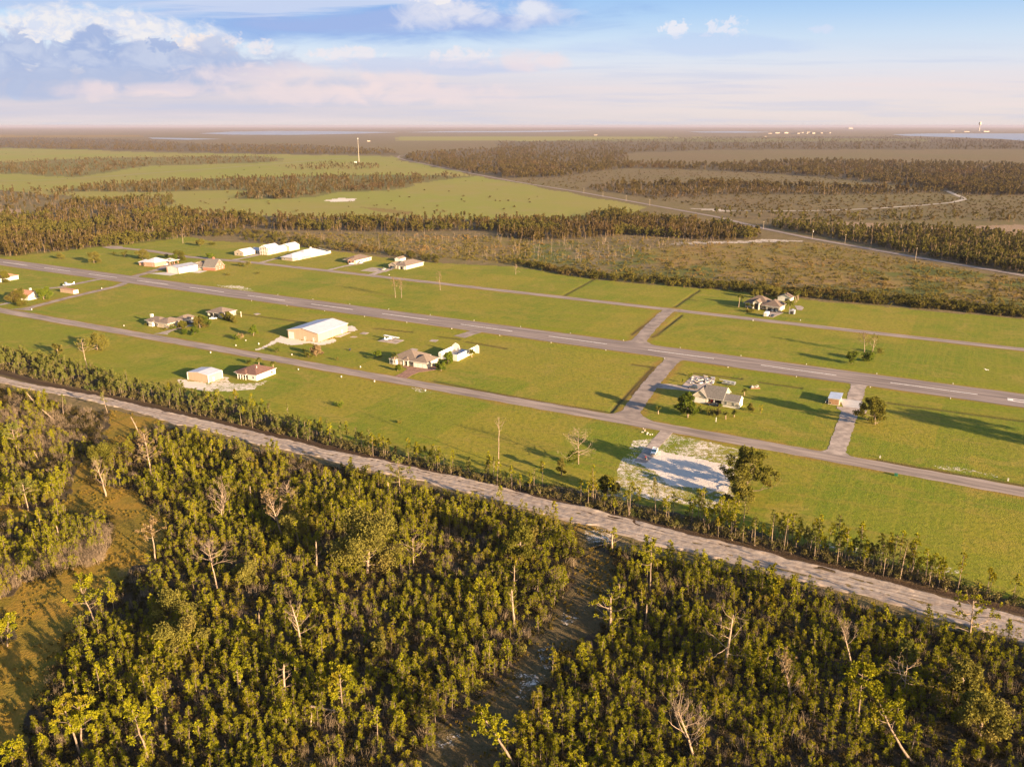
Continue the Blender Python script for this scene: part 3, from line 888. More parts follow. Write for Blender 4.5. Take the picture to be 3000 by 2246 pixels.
slab('driveway', px([(1280, 165), (1830, 262), (1190, 925), (1100, 1180), (640, 1600), (110, 1510)], 1850, 1250, 120 / 1807), 0.055, dr, 'weathered concrete driveway under the pickup')
ribbon('driveway', [G(1085, 806), G(1110, 798), G(1140, 790), G(1155, 784)], [6, 6, 5, 6], 0.05, dr, 'driveway to the tan roofed house with dormer', step=2)
slab('parking_pad', px([(470, 580), (760, 495), (1260, 545), (1110, 610), (760, 605)], 1000, 725, 260 / 2212), 0.053, dr, 'concrete pad beside that driveway')
ribbon('driveway', [G(960, 792), G(1000, 782), G(1030, 776), G(1066, 771)], [5, 4, 6, 4], 0.05, dr, 'pale driveway to the brown roofed house', step=2)
ribbon('driveway', [G(757, 771), G(795, 761), G(830, 752), G(850, 745)], [6, 3.5, 3.5, 5], 0.05, dr, 'driveway between the white roofed houses', step=2)
ribbon('driveway', [G(683, 762), G(720, 755), G(750, 748), G(765, 743)], [6, 4, 6, 8], 0.05, dr, 'driveway to the white garage', step=2)
slab('driveway', px([(400, 505), (800, 480), (1020, 510), (850, 552)], 380, 730, 310 / 2212), 0.058, M['apron'], 'pale apron in front of the white hangar')
slab('driveway', px([(1250, 480), (1400, 440), (1620, 455), (1450, 497)], 380, 730, 310 / 2212), 0.058, M['apron'], 'pale patio beside the brick house')
slab('driveway', px([(560, 420), (700, 330), (1000, 290), (1010, 330), (790, 370), (640, 440)], 380, 730, 310 / 2212), 0.061, M['asphalt'], 'dark drive between the brick house and the hangar')
ribbon('driveway', [G(-60, 900), G(0, 893), G(28, 887)], 4.0, 0.05, dr, 'driveway at the left edge', step=2)
slab('driveway', px([(860, 790), (1140, 830), (1440, 700), (1300, 670), (1020, 640), (1000, 690)], 2140, 840, 240 / 2212), 0.05, dr, 'driveway full of vehicles at the tan house')
slab('patio', px([(1730, 510), (1900, 515), (1985, 560), (1930, 635), (1800, 620)], 2140, 840, 240 / 2212), 0.06, dr, 'small concrete pad beside the grey shed')
slab('concrete_pad', px([(185, 455), (520, 135), (1005, 215), (900, 380), (700, 430), (640, 500)], 1960, 1080, 300 / 2212), 0.06, M['concrete'], 'concrete pad strewn with debris behind the grey roofed house')
slab('driveway', px([(-260, 330), (0, 325), (260, 370), (190, 452), (0, 440), (-260, 410)], 1960, 1080, 300 / 2212), 0.056, dr, 'side drive from the taxiway to the debris pad')
slab('apron', px([(560, 640), (620, 620), (1180, 700), (1100, 890), (640, 830)], 2400, 1100, 240 / 2212), 0.075, M['apron'], 'bright white slab beside the small shed')
slab('concrete_strip', px([(480, 830), (1060, 915), (1300, 940), (1240, 1030), (1020, 1020), (620, 960), (470, 880)], 2400, 1100, 240 / 2212), 0.07, M['concrete'], 'cracked concrete slabs beside the strip')
slab('parking_pad', px([(1690, 548), (1840, 490), (2130, 535), (1990, 594)], 800, 900, 400 / 2212), 0.08, M['concrete'], 'square concrete pad under the parked plane')
slab('parking_pad', px([(1395, 430), (1460, 402), (1560, 412), (1500, 442)], 800, 900, 400 / 2212), 0.06, dr, 'small square pad right of the tan hangar')
slab('parking_pad', px([(1240, 485), (1290, 468), (1370, 474), (1330, 493)], 800, 900, 400 / 2212), 0.06, dr, 'smallest pad right of the tan hangar')
slab('parking_pad', px([(1050, 135), (1110, 100), (1250, 115), (1180, 158)], 1110, 980, 310 / 2212), 0.06, M['concrete'], 'square pad in the dry lawn behind the cream house')
slab('parking_pad', px([(650, 300), (700, 285), (820, 305), (790, 340), (700, 340)], 1110, 980, 310 / 2212), 0.06, dr, 'pad just behind the cream house')
slab('parking_pad', px([(1000, 480), (1160, 420), (1270, 405), (1090, 485)], 800, 900, 400 / 2212), 0.06, M['apron'], 'pale apron along the tan hangar wall')
slab('parking_pad', px([(870, 575), (905, 570), (925, 577), (890, 584)], 380, 680, 920 / 2212), 0.06, dr, 'small pad above the large tan hangar')

# runway paint
pr = RWY[0]


def s_of(x, y):
    return ST(G(x, y))[0]


s0 = s_of(2229, 1069.6)
for k in range(-13, 2):
    a = s0 + k * 60.96
    mb = MB()
    vs = [XY(a, 0.36, 0.1), XY(a, -0.36, 0.1), XY(a + 36.6, -0.36, 0.1), XY(a + 36.6, 0.36, 0.1)]
    mb.add(vs, [(0, 1, 2, 3)])
    tag(mb.build('centre_stripe', M['paint']), kind='structure')
zk = 300 / 2212
mbn = MB()
sn, tn = ST(G(2700 + 1855 * zk, 1080 + 660 * zk))
for a0, a1, t0, t1 in ((0, 2.2, -2.0, 2.0), (2.2, 12, 1.1, 2.0), (2.2, 12, -2.0, -1.1)):
    q = [XY(sn + a0, tn + t1, 0.104), XY(sn + a0, tn + t0, 0.104), XY(sn + a1, tn + t0, 0.104), XY(sn + a1, tn + t1, 0.104)]
    mbn.add(q, [(0, 1, 2, 3)])
tag(mbn.build('runway_number', M['paint']), 'white painted numeral near the right end of the runway', kind='structure')


# dirt track: rutted sand with ragged edges and a windrow on its near side
def dirt_track():
    P = []
    wd = []
    for i in range(len(TRACK) - 1):
        n = max(1, int((TRACK[i + 1] - TRACK[i]).length / 0.7))
        for k in range(n):
            P.append(TRACK[i].lerp(TRACK[i + 1], k / n))
            wd.append(TRACKW[i] + (TRACKW[i + 1] - TRACKW[i]) * k / n)
    P = np.array([(p.x, p.y) for p in P])
    for _ in range(12):
        P[1:-1] = (P[:-2] + P[2:] + 2 * P[1:-1]) / 4
    wd = np.array(wd)
    d = np.gradient(P, axis=0)
    d /= np.hypot(d[:, 0], d[:, 1])[:, None]
    n = np.stack([-d[:, 1], d[:, 0]], 1)
    nc = 27
    u = np.linspace(-1, 1, nc)
    edge = 1 + 0.28 * (vnoise(P, 7, 21) - 0.5) + 0.2 * (vnoise(P, 2.5, 22) - 0.5)
    edge2 = 1 + 0.45 * (vnoise(P, 9, 23) - 0.5) + 0.35 * (vnoise(P, 3, 24) - 0.5)
    hw = wd[:, None] / 2 * np.where(u[None] > 0, edge[:, None], edge2[:, None] * 1.05)
    X = P[:, None, :] + n[:, None, :] * (hw * u[None])[..., None]
    F = X.reshape(-1, 2)
    L = np.cumsum(np.r_[0, np.hypot(*np.diff(P, axis=0).T)])
    ll = np.repeat(L, nc)
    uu = np.tile(u, len(P))
    ruts = np.stack([ll / 12, uu * 9], 1)
    z = 0.10 + 0.30 * (vnoise(ruts, 1, 31) - 0.5) + 0.16 * (vnoise(F, 1.1, 32) - 0.5)
    z += 0.55 * np.exp(-((uu + 0.86) / 0.12) ** 2) * vnoise(F, 3, 33) + 0.4 * np.exp(-((uu - 0.9) / 0.1) ** 2) * vnoise(F, 3, 34)
    z = np.where(np.abs(uu) > 0.99, -0.25, z)
    V = np.concatenate([F, z[:, None]], 1)
    i = np.arange(len(P) - 1)[:, None] * nc + np.arange(nc - 1)[None]
    Qd = np.stack([i, i + 1, i + nc + 1, i + nc], -1).reshape(-1, 4)[:, ::-1]
    m = bpy.data.materials.new('track_sand')
    m.use_nodes = True
    t = NT(m.node_tree)
    p = t.n['Principled BSDF']
    p.inputs['Roughness'].default_value = 0.95
    p.inputs['Specular IOR Level'].default_value = 0.1
    geo = t.new('ShaderNodeNewGeometry')
    rot = t.new('ShaderNodeVectorRotate', rotation_type='Z_AXIS')
    t.l.new(geo.outputs['Position'], rot.inputs['Vector'])
    rot.inputs['Angle'].default_value = -math.atan2(E1.y, E1.x)
    st = t.noise(t.scale(rot.outputs[0], (0.035, 1.9, 1)), 1.0, 5, 0.6)
    sp = t.noise(geo.outputs['Position'], 0.5, 5, 0.65)
    c = t.mix(t.smooth(st, 0.32, 0.68), (0.27, 0.20, 0.155), (0.39, 0.315, 0.255))
    c = t.mix(t.math('MULTIPLY', t.smooth(sp, 0.5, 0.66), 0.5), c, (0.19, 0.135, 0.095))
    c = t.mix(t.math('MULTIPLY', t.smooth(sp, 0.42, 0.3), 0.6), c, (0.42, 0.34, 0.28))
    t.set(p.inputs['Base Color'], c)
    b = t.new('ShaderNodeBump')
    b.inputs['Strength'].default_value = 0.6
    b.inputs['Distance'].default_value = 0.25
    t.l.new(t.math('ADD', st, sp), b.inputs['Height'])
    t.l.new(b.outputs[0], p.inputs['Normal'])
    me = np_mesh('dirt_track', V, Qd, None, [m])
    if me.polygons[1000].normal.z < 0:
        me.flip_normals()
    o = bpy.data.objects.new('dirt_track', me)
    COL.objects.link(o)
    tag(o, 'rutted sandy dirt track beside a dark ditch', kind='structure')


dirt_track()

# far water
water = mat('bay_water', (0.24, 0.27, 0.31), 0.45, 0.05, 0.001, spec=0.5)
for i, (lab, pts) in enumerate((('pale blue bay at the right horizon', px([(1640, 80), (1800, 76), (2212, 76), (2700, 77), (2700, 110), (2212, 108), (2120, 100), (1900, 92), (1700, 86)], 1500, 340, KF)),
                                ('thin sheet of water far left of centre', px([(860, 76), (1000, 68), (1180, 65), (1450, 66), (1720, 71), (1500, 78), (1250, 82), (1000, 81)], 0, 340, KF)),
                                ('narrow far water beyond the mast', px([(1750, 71), (1950, 66), (2250, 65), (2400, 63), (2560, 64), (2420, 69), (2212, 71)], 0, 340, KF)),
                                ('dim pond before the left horizon', px([(640, 94), (800, 96), (960, 100), (800, 103), (660, 99)], 0, 340, KF)),
                                ('strip of water below the far town', px([(760, 68), (980, 66), (1120, 70), (1000, 73), (820, 72)], 1500, 340, KF)))):
    o = slab('water', pts, 0.8, water, lab)


# ------------------------------------------------------------------ buildings
class Building:
    """local frame: origin at the corner nearest the camera, +X along the wall going right and away, +Y along the wall going left"""

    def __init__(s, name, label, cat, corner, yaw=62.0, group=None):
        c = G(*corner)
        s.root = thing(name, label, cat, (c.x, c.y, 0), R(yaw), group)
        s.walls, s.roofs = {}, {}
        s.eps = 0

    def wall(s, m, x0, x1, y0, y1, z1, z0=-0.2):
        s.eps += 0.004
        e = s.eps
        s.walls.setdefault(m, MB()).box(x0 + e, x1 - e, y0 + e, y1 - e, z0, z1)

    def _slab(s, mb, a, b, c, d, th=0.16):
        """roof plane: a-b along the eave, c-d along the ridge; top in roof colour, edges as white trim"""
        a, b, c, d = [Vector(p) for p in (a, b, c, d)]
        dn = Vector((0, 0, -th))
        mb.add([a, b, c, d, a + dn, b + dn, c + dn, d + dn],
               [(0, 1, 2, 3), (7, 6, 5, 4), (0, 4, 5, 1), (1, 5, 6, 2), (2, 6, 7, 3), (3, 7, 4, 0)], [0, 1, 1, 1, 1, 1])

    def gable(s, rm, wm, x0, x1, y0, y1, z, rise, axis='x', ov=0.45, ovg=0.35, ends=(1, 1)):
        """gable roof with its ridge along the local axis"""
        mb = s.roofs.setdefault(rm, MB())
        s.eps += 0.004
        z = z + 0.16 + s.eps
        if axis == 'x':
            ym = (y0 + y1) / 2
            sl = rise / ((y1 - y0) / 2)
            for sg, ye in ((-1, y0), (1, y1)):
                a = (x0 - ovg, ye + sg * ov, z - sl * ov)
                b = (x1 + ovg, ye + sg * ov, z - sl * ov)
                c = (x1 + ovg, ym, z + rise)
                d = (x0 - ovg, ym, z + rise)
                s._slab(mb, *((a, b, c, d) if sg < 0 else (b, a, d, c)))
            for k, xe in enumerate((x0, x1)):
                if ends[k]:
                    t = 0.006 if k == 0 else -0.006
                    s.walls.setdefault(wm, MB()).add([(xe + t, y0, z - 0.2), (xe + t, y1, z - 0.2), (xe + t, ym, z + rise - 0.16),
                                                      (xe + t + (0.1 if k == 0 else -0.1), y0, z - 0.2), (xe + t + (0.1 if k == 0 else -0.1), y1, z - 0.2), (xe + t + (0.1 if k == 0 else -0.1), ym, z + rise - 0.16)],
                                                     [(0, 1, 2), (3, 5, 4)])
        else:
            xm = (x0 + x1) / 2
            sl = rise / ((x1 - x0) / 2)
            for sg, xe in ((-1, x0), (1, x1)):
                a = (xe + sg * ov, y0 - ovg, z - sl * ov)
                b = (xe + sg * ov, y1 + ovg, z - sl * ov)
                c = (xm, y1 + ovg, z + rise)
                d = (xm, y0 - ovg, z + rise)
                s._slab(mb, *((b, a, d, c) if sg < 0 else (a, b, c, d)))
            for k, ye in enumerate((y0, y1)):
                if ends[k]:
                    t = 0.006 if k == 0 else -0.006
                    t2 = t + (0.1 if k == 0 else -0.1)
                    s.walls.setdefault(wm, MB()).add([(x0, ye + t, z - 0.2), (x1, ye + t, z - 0.2), (xm, ye + t, z + rise - 0.16), (x0, ye + t2, z - 0.2), (x1, ye + t2, z - 0.2), (xm, ye + t2, z + rise - 0.16)],
                                                     [(0, 1, 2), (3, 5, 4)])

    def hip(s, rm, x0, x1, y0, y1, z, rise, ov=0.5):
        mb = s.roofs.setdefault(rm, MB())
        s.eps += 0.004
        z0 = z + s.eps
        X0, X1, Y0, Y1 = x0 - ov, x1 + ov, y0 - ov, y1 + ov
        h = 0.2
        b = [(X0, Y0, z0), (X1, Y0, z0), (X1, Y1, z0), (X0, Y1, z0)]
        t = [(a, c, z0 + h) for a, c, _ in b]
        lx, ly = X1 - X0, Y1 - Y0
        if lx >= ly:
            r = [(X0 + ly / 2, (Y0 + Y1) / 2, z0 + h + rise), (X1 - ly / 2 + 0.01, (Y0 + Y1) / 2, z0 + h + rise)]
            top = [(4, 5, 9, 8), (5, 6, 9), (6, 7, 8, 9), (7, 4, 8)]
        else:
            r = [((X0 + X1) / 2, Y0 + lx / 2, z0 + h + rise), ((X0 + X1) / 2, Y1 - lx / 2 + 0.01, z0 + h + rise)]
            top = [(4, 5, 8), (5, 6, 9, 8), (6, 7, 9), (7, 4, 8, 9)]
        side = [(0, 1, 5, 4), (1, 2, 6, 5), (2, 3, 7, 6), (3, 0, 4, 7), (3, 2, 1, 0)]
        mb.add(b + t + r, top + side, [0] * 4 + [1] * 5)

    def shed(s, rm, x0, x1, y0, y1, z_lo, z_hi, ov=0.3, th=0.14):
        """single slope rising along +Y"""
        mb = s.roofs.setdefault(rm, MB())
        s._slab(mb, (x0 - ov, y0 - ov, z_lo + th), (x1 + ov, y0 - ov, z_lo + th), (x1 + ov, y1 + ov, z_hi + th), (x0 - ov, y1 + ov, z_hi + th), th)

    def _face(s, face, a0, a1, z0, z1, at, d0, d1):
        mb = MB()
        if face == 'S':
            mb.box(a0, a1, at - d1, at - d0, z0, z1)
        elif face == 'N':
            mb.box(a0, a1, at + d0, at + d1, z0, z1)
        elif face == 'W':
            mb.box(at - d1, at - d0, a0, a1, z0, z1)
        else:
            mb.box(at + d0, at + d1, a0, a1, z0, z1)
        return mb

    def window(s, face, a, z, w=1.0, h=1.3, at=0.0, frame='white'):
        f = s._face(face, a - w / 2 - 0.14, a + w / 2 + 0.14, z - 0.14, z + h + 0.14, at, -0.03, 0.05).build('window', M[frame], s.root)
        s._face(face, a - w / 2, a + w / 2, z, z + h, at, 0.0, 0.075).build('pane', M['glass'], f)
        mb = s._face(face, a - 0.03, a + 0.03, z, z + h, at, 0.05, 0.095)
        mb.build('glazing_bar', M[frame], f)

    def door(s, face, a, w=1.0, h=2.1, at=0.0, m='door', name='door', z=0.0):
        f = s._face(face, a - w / 2, a + w / 2, z, z + h, at, -0.03, 0.06).build(name, M[m], s.root)
        if name == 'door':
            s._face(face, a + w * 0.32, a + w * 0.4, z + 0.95, z + 1.1, at, 0.06, 0.12).build('handle', M['chrome'], f)
        elif name == 'garage_door':
            mb = MB()
            for i in range(1, 4):
                q = s._face(face, a - w / 2 + 0.05, a + w / 2 - 0.05, z + h * i / 4 - 0.02, z + h * i / 4 + 0.02, at, 0.06, 0.075)
                mb.add(q.v, q.f)
            mb.build('panel_groove', M['door'], f)

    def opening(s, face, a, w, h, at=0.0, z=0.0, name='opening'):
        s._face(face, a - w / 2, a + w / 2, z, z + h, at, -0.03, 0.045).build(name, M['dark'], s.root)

    def posts(s, pts, z1, r=0.12, m='white', name='post'):
        for x, y in pts:
            MB().box(x - r, x + r, y - r, y + r, -0.1, z1).build(name, M[m], s.root)

    def done(s, trim='white'):
        for i, (m, mb) in enumerate(s.walls.items()):
            mb.build('wall', M[m], s.root)
        for m, mb in s.roofs.items():
            mb.build('roof', [M[m], M[trim]], s.root)
        return s.root


Z_ = lambda x0, y0, x1: (lambda x, y: (x0 + x * (x1 - x0) / 2212, y0 + y * (x1 - x0) / 2212))

# large tan hangar
z = Z_(800, 900, 1200)
b = Building('hangar', 'largest building, long tan metal hangar with low pitched white gable roof', 'hangar', z(735, 562), 64.5)
b.wall('tan', 0, 27.5, 0, 21.6, 4.9)
b.gable('whitemetal', 'tan', 0, 27.5, 0, 21.6, 4.9, 1.9, 'x', 0.5, 0.5)
b.door('W', 19.2, 3.8, 3.9, 0, 'white', 'garage_door')
b.door('W', 9.6, 1.0, 2.1, 0, 'white')
b.door('W', 3.4, 1.0, 2.1, 0, 'white')
b.window('W', 8.7, 1.1, 0.5, 0.7)
b.window('W', 2.6, 1.1, 0.5, 0.7)
for a in (9.0, 13.0, 22.2):
    b.door('S', a, 0.25 if a < 20 else 1.1, 4.6 if a < 20 else 2.2, 0, 'cream' if a < 20 else 'white', 'wall_seam' if a < 20 else 'door')
b.done()

# tan garage with white roof
z = Z_(520, 1020, 820)
b = Building('garage', 'boxy tan metal garage with flat looking white roof and white corner trim', 'garage', z(672, 750), 65)
b.wall('tan', 0, 9.2, 0, 13.1, 3.7)
b.gable('whitemetal', 'tan', 0, 9.2, 0, 13.1, 3.7, 0.75, 'x', 0.12, 0.12)
b.posts([(0, 0), (0, 13.1), (9.2, 0)], 3.7, 0.16, 'white', 'corner_trim')
b.door('S', 3.4, 1.0, 2.1, 0, 'white')
b.done()

# red-brown roofed house with screened porch
b = Building('house', 'house with red brown hip roof, white walls and screened corner porch', 'house', z(1715, 705), 65)
b.wall('white', 0, 13.5, 0, 5.5, 2.7)
b.wall('cream', 2.2, 12.5, 5.5, 13.5, 2.7)
b.hip('shinglered', 0, 13.5, 0, 13.2, 2.7, 2.9)
b.hip('shinglered', -1.2, 4.5, 5.6, 11.0, 2.62, 1.5, 0.4)
b.hip('shinglered', 2.2, 9, 8, 14.6, 2.64, 1.3, 0.4)
b.posts([(-1.0, 5.9), (-1.0, 7.6), (-1.0, 9.2), (-1.0, 10.8), (0.9, 5.9), (0.9, 10.8)], 2.62, 0.13, 'white', 'porch_post')
MB().box(-1.02, -0.95, 5.9, 10.8, 1.0, 1.12).box(-1.02, -0.95, 5.9, 10.8, 2.3, 2.6).build('porch_rail', M['white'], b.root)
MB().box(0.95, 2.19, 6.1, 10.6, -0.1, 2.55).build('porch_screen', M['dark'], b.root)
b.window('W', 2.0, 0.9, 0.9, 1.0)
b.window('S', 10.8, 0.8, 1.2, 1.4, 0)
b.window('W', 12.4, 0.8, 0.9, 1.3, 2.2)
MB().tube([(5, 4, 4.4), (5, 4, 5.6)], 0.16, 8).build('vent_pipe', M['white'], b.root)
b.done()

# tan house with chimney, and its separate garage house
z = Z_(400, 880, 720)
b = Building('house', 'low tan house with brown hip roof, white bay window and a white chimney', 'house', z(640, 570), 63)
b.wall('tanwall', 0, 12.5, 0, 9.5, 2.8)
b.wall('tanwall', 1.5, 9.5, 9.5, 20.3, 2.8)
b.wall('cream', 12.5, 22.5, 0.4, 7, 2.7)
b.hip('shingletan', 0, 12.5, 0, 10.5, 2.8, 2.2)
b.hip('shingletan', 1.2, 9.8, 8.5, 20.4, 2.8, 2.0)
b.hip('shingletan', 12.0, 22.5, 0.3, 7.2, 2.72, 1.9)
b.hip('shingletan', -0.5, 3, 12.2, 16.4, 2.66, 0.9, 0.3)
MB().box(-0.7, 1.5, 12.6, 16.0, -0.1, 2.6).build('bay', M['white'], b.root)
for a in (13.3, 14.4, 15.4):
    b.window('W', a, 0.9, 0.6, 1.2, -0.7)
b.window('W', 9.2 - 0.4, 1.0, 0.9, 1.2)
b.window('W', 2.2, 0.9, 0.9, 1.2)
b.door('S', 15, 2.6, 2.2, 0.4, 'white', 'garage_door')
b.door('S', 19.2, 2.6, 2.2, 0.4, 'white', 'garage_door')
MB().box(5.2, 6.4, 19.2, 20.9, 0, 5.6).box(5.1, 6.5, 19.1, 21.0, 5.6, 5.8).build('chimney', M['white'], b.root)
b.done()
b = Building('house', 'small square house with brown hip roof and open carport beside the white car', 'house', z(1740, 362), 62)
b.wall('sage', 3.0, 11.6, 0, 13, 2.9)
b.wall('cream', 0, 11.5, 0, 2.6, 2.9)
b.wall('sage', 0, 3.0, 12.4, 13.0, 2.9)
b.hip('shingletan', 0, 11.6, 0, 13, 2.9, 2.6, 0.7)
b.posts([(0.2, 8.0), (0.2, 3.4)], 2.9, 0.14, 'white', 'porch_post')
b.door('W', 4.6, 3.0, 2.5, 2.99, 'white', 'garage_door')
b.window('W', 11.3, 0.9, 0.9, 1.4, 2.99)
b.window('S', 8.2, 1.0, 0.8, 1.0)
b.done()

# cream house with the brick paved drive
z = Z_(1110, 980, 1420)
b = Building('house', 'cream house with tan hip roof, arched entry and three garage doors on a brick drive', 'house', z(1010, 712), 65)
b.wall('cream', 0, 11.2, 0, 8.2, 2.8)
b.wall('cream', 0.9, 13.5, 8.2, 21.5, 2.8)
b.hip('shingletan', 0, 11.2, 0, 9.0, 2.8, 2.5)
b.hip('shingletan', 0.4, 14.5, 6.6, 21.8, 2.82, 3.6)
b.hip('shingletan', -0.4, 3.6, 10.8, 14.2, 2.74, 1.3, 0.3)
MB().box(-0.6, 0.9, 18.0, 21.9, -0.1, 2.75).build('bay', M['white'], b.root)
b.hip('shingletan', -0.6, 3, 17.9, 22.0, 2.76, 1.0, 0.3)
for a in (1.6, 4.2, 6.8):
    b.door('W', a, 2.2, 2.2, 0, 'white', 'garage_door')
b.window('W', 9.4, 0.8, 0.9, 1.4, 0.9)
b.window('W', 10.5, 0.8, 0.9, 1.4, 0.9)
b.posts([(-0.2, 11.3), (-0.2, 13.8)], 2.7, 0.17, 'white', 'entry_column')
b.opening('W', 12.5, 1.6, 2.4, 0.9, 0, 'entry_opening')
for a in (18.8, 20.0, 21.1):
    b.window('W', a, 0.8, 0.7, 1.4, -0.6)
b.done()

# roofless white hangar behind it
b = Building('ruined_hangar', 'roofless white walled hangar with open grey floor and broken end walls', 'hangar', z(1645, 557), 64)
H = 3.4
mb = MB()
mb.box(0, 18.5, 0, 0.3, -0.1, H)
mb.box(0, 0.3, 0.31, 6.2, -0.1, H)
b2 = MB().box(0.31, 14.5, 11.2, 11.5, -0.1, H).box(0, 0.3, 9.5, 11.5, -0.1, H)
mb.add(b2.v, b2.f)
mb.build('wall', M['white'], b.root)
MB().box(0.3, 18.4, 0.3, 11.2, -0.1, 1.2).build('floor', M['greymetal'], b.root)
e = MB()
e.add([(14.6, 7.2, 0), (14.6, 11.4, 0), (14.6, 11.4, 4.0), (14.6, 9.6, 5.4), (14.6, 7.8, 4.6), (14.6, 7.2, 3.6),
       (14.9, 7.2, 0), (14.9, 11.4, 0), (14.9, 11.4, 4.0), (14.9, 9.6, 5.4), (14.9, 7.8, 4.6), (14.9, 7.2, 3.6)],
      [(0, 5, 4, 3, 2, 1), (6, 7, 8, 9, 10, 11)] + [(i, (i + 1) % 6, 6 + (i + 1) % 6, 6 + i) for i in range(6)])
e.build('end_wall', M['white'], b.root)
e = MB()
e.add([(18.6, 0, 0), (18.6, -2.6, 0), (18.6, -2.6, 3.9), (18.6, -1.5, 4.6), (18.6, 0, 3.6), (18.9, 0, 0), (18.9, -2.6, 0), (18.9, -2.6, 3.9), (18.9, -1.5, 4.6), (18.9, 0, 3.6)],
      [(4, 3, 2, 1, 0), (5, 6, 7, 8, 9)] + [(i, (i + 1) % 5, 5 + (i + 1) % 5, 5 + i) for i in range(5)])
e.build('end_wall', M['white'], b.root)
b.posts([(11.2, 11.7), (11.2, 8.0), (14.0, 6.0), (9.0, 5.0)], 3.2, 0.1, 'pole', 'steel_post')
b.done()

# grey roofed house by the taxiway
z = Z_(1960, 1080, 2260)
b = Building('house', 'grey shingled house with steep crossing gables, recessed porch and white end wall', 'house', z(1500, 868), 60)
b.wall('sage', 0, 6.4, 0, 7.6, 3.0)
MB().box(-0.06, 6.46, -0.06, 7.66, -0.2, 0.45).build('foundation', M['white'], b.root)
b.gable('shinglegrey', 'white', 0, 6.4, 0, 7.9, 3.0, 2.0, 'y', 0.45, 0.25, (1, 0))
MB().box(0.2, 6.2, -0.07, 0.0, 0.45, 3.0).build('white_siding', M['white'], b.root)
b.wall('sage', 2.6, 12.0, 7.9, 14.0, 3.0)
b.gable('shinglegrey', 'sage', -0.4, 12.0, 7.0, 16.0, 3.0, 3.9, 'y', 0.35, 0.3, (1, 1))
b.wall('cream', -0.5, 12, 14.0, 20.5, 3.0)
b.gable('shinglegrey', 'cream', -0.6, 12, 14.0, 20.5, 3.0, 2.9, 'x', 0.45, 0.4, (1, 1))
b.window('W', 5.6, 1.0, 0.8, 1.5)
b.window('W', 2.3, 1.0, 0.8, 1.5)
b.door('W', 17.2, 4.6, 2.3, -0.5, 'white', 'garage_door')
b.door('W', 12.6, 1.0, 2.1, 2.6, 'red')
b.opening('W', 9.6, 2.2, 1.9, 2.6, 0.4, 'porch_opening')
b.posts([(-0.2, 10.8), (-0.2, 13.6)], 3.0, 0.12, 'white', 'porch_post')
MB().box(-0.6, 2.6, 7.95, 13.95, -0.1, 0.4).build('porch_floor', M['wood'], b.root)
b.done()

# tan house on the far street at right
z = Z_(2140, 840, 2380)
b = Building('house', 'large tan hip roofed house with tall gabled entry and vehicles in front', 'house', z(1325, 683), 57)
b.wall('cream', 0, 12, 0, 9, 3.1)
b.wall('cream', 3.0, 15, 9, 24, 3.1)
b.hip('shingle', 0, 14, 0, 11.5, 3.1, 3.4)
b.hip('shingle', 2.0, 16, 8, 24.5, 3.12, 4.6)
b.hip('shingle', 0.5, 8, 7.0, 13.0, 3.05, 1.8)
b.wall('cream', -0.6, 4, 13.4, 17.6, 4.6)
b.gable('shingle', 'cream', -0.6, 8.0, 13.2, 17.8, 4.6, 1.7, 'x', 0.4, 0.3, (1, 0))
b.opening('W', 15.5, 2.4, 3.9, -0.6, 0.2, 'entry_opening')
b.posts([(-0.9, 13.7), (-0.9, 17.3)], 4.5, 0.25, 'white', 'entry_column')
b.opening('W', 2.4, 3.0, 2.3, 0, 0, 'garage_opening')
b.opening('W', 6.2, 3.0, 2.3, 0, 0, 'garage_opening')
for a in (9.6, 11.0, 12.2):
    b.window('W', a, 0.8, 0.8, 1.6, 3.0 if a > 9 else 0)
b.window('W', 22.4, 0.8, 1.0, 1.4, 3.0)
b.done()
b = Building('house', 'small outbuilding with brown roof and white gable, behind the palms of the large tan house', 'outbuilding', (2316, 884), 57)
b.wall('white', 0, 7, 0, 9, 2.7)
b.gable('shingle', 'white', 0, 7, 0, 9, 2.7, 2.0, 'x', 0.5, 0.4)
b.opening('W', 2.6, 2.4, 2.1, 0, 0, 'garage_opening')
b.done()
b = Building('garden_shed', 'small grey metal garden shed on grass right of the large tan house', 'shed', z(1718, 748), 60)
b.wall('greymetal', 0, 3.6, 0, 3.4, 2.2)
b.gable('greymetal', 'greymetal', 0, 3.6, 0, 3.4, 2.2, 0.6, 'x', 0.1, 0.1)
b.opening('W', 1.6, 1.8, 1.9, 0, 0, 'door_opening')
b.done()

# brick house with white metal hip roof
z = Z_(380, 730, 690)
b = Building('house', 'pale brick house with shiny white metal hip roof left of the white hangar', 'house', z(530, 372), 68)
b.wall('brickpale', 0, 15, 0, 12.5, 3.6)
b.hip('whitemetal', 0, 15, 0, 12.5, 3.6, 3.0, 0.6)
b.wall('brickpale', 2, 10, 12.5, 20, 2.6)
b.hip('whitemetal', 1.8, 10, 11, 20, 2.6, 2.2, 0.5)
b.hip('whitemetal', 13, 24, -4.5, 5, 3.0, 2.0, 0.5)
b.posts([(23, -4.0), (13.4, -4.0), (18.5, -4.0)], 3.0, 0.2, 'brickpale', 'carport_post')
b.wall('cream', 16, 23, 2, 4.8, 3.0)
b.window('W', 3.0, 0.8, 0.8, 1.4)
b.window('W', 11.0, 0.8, 0.8, 1.4)
b.done()

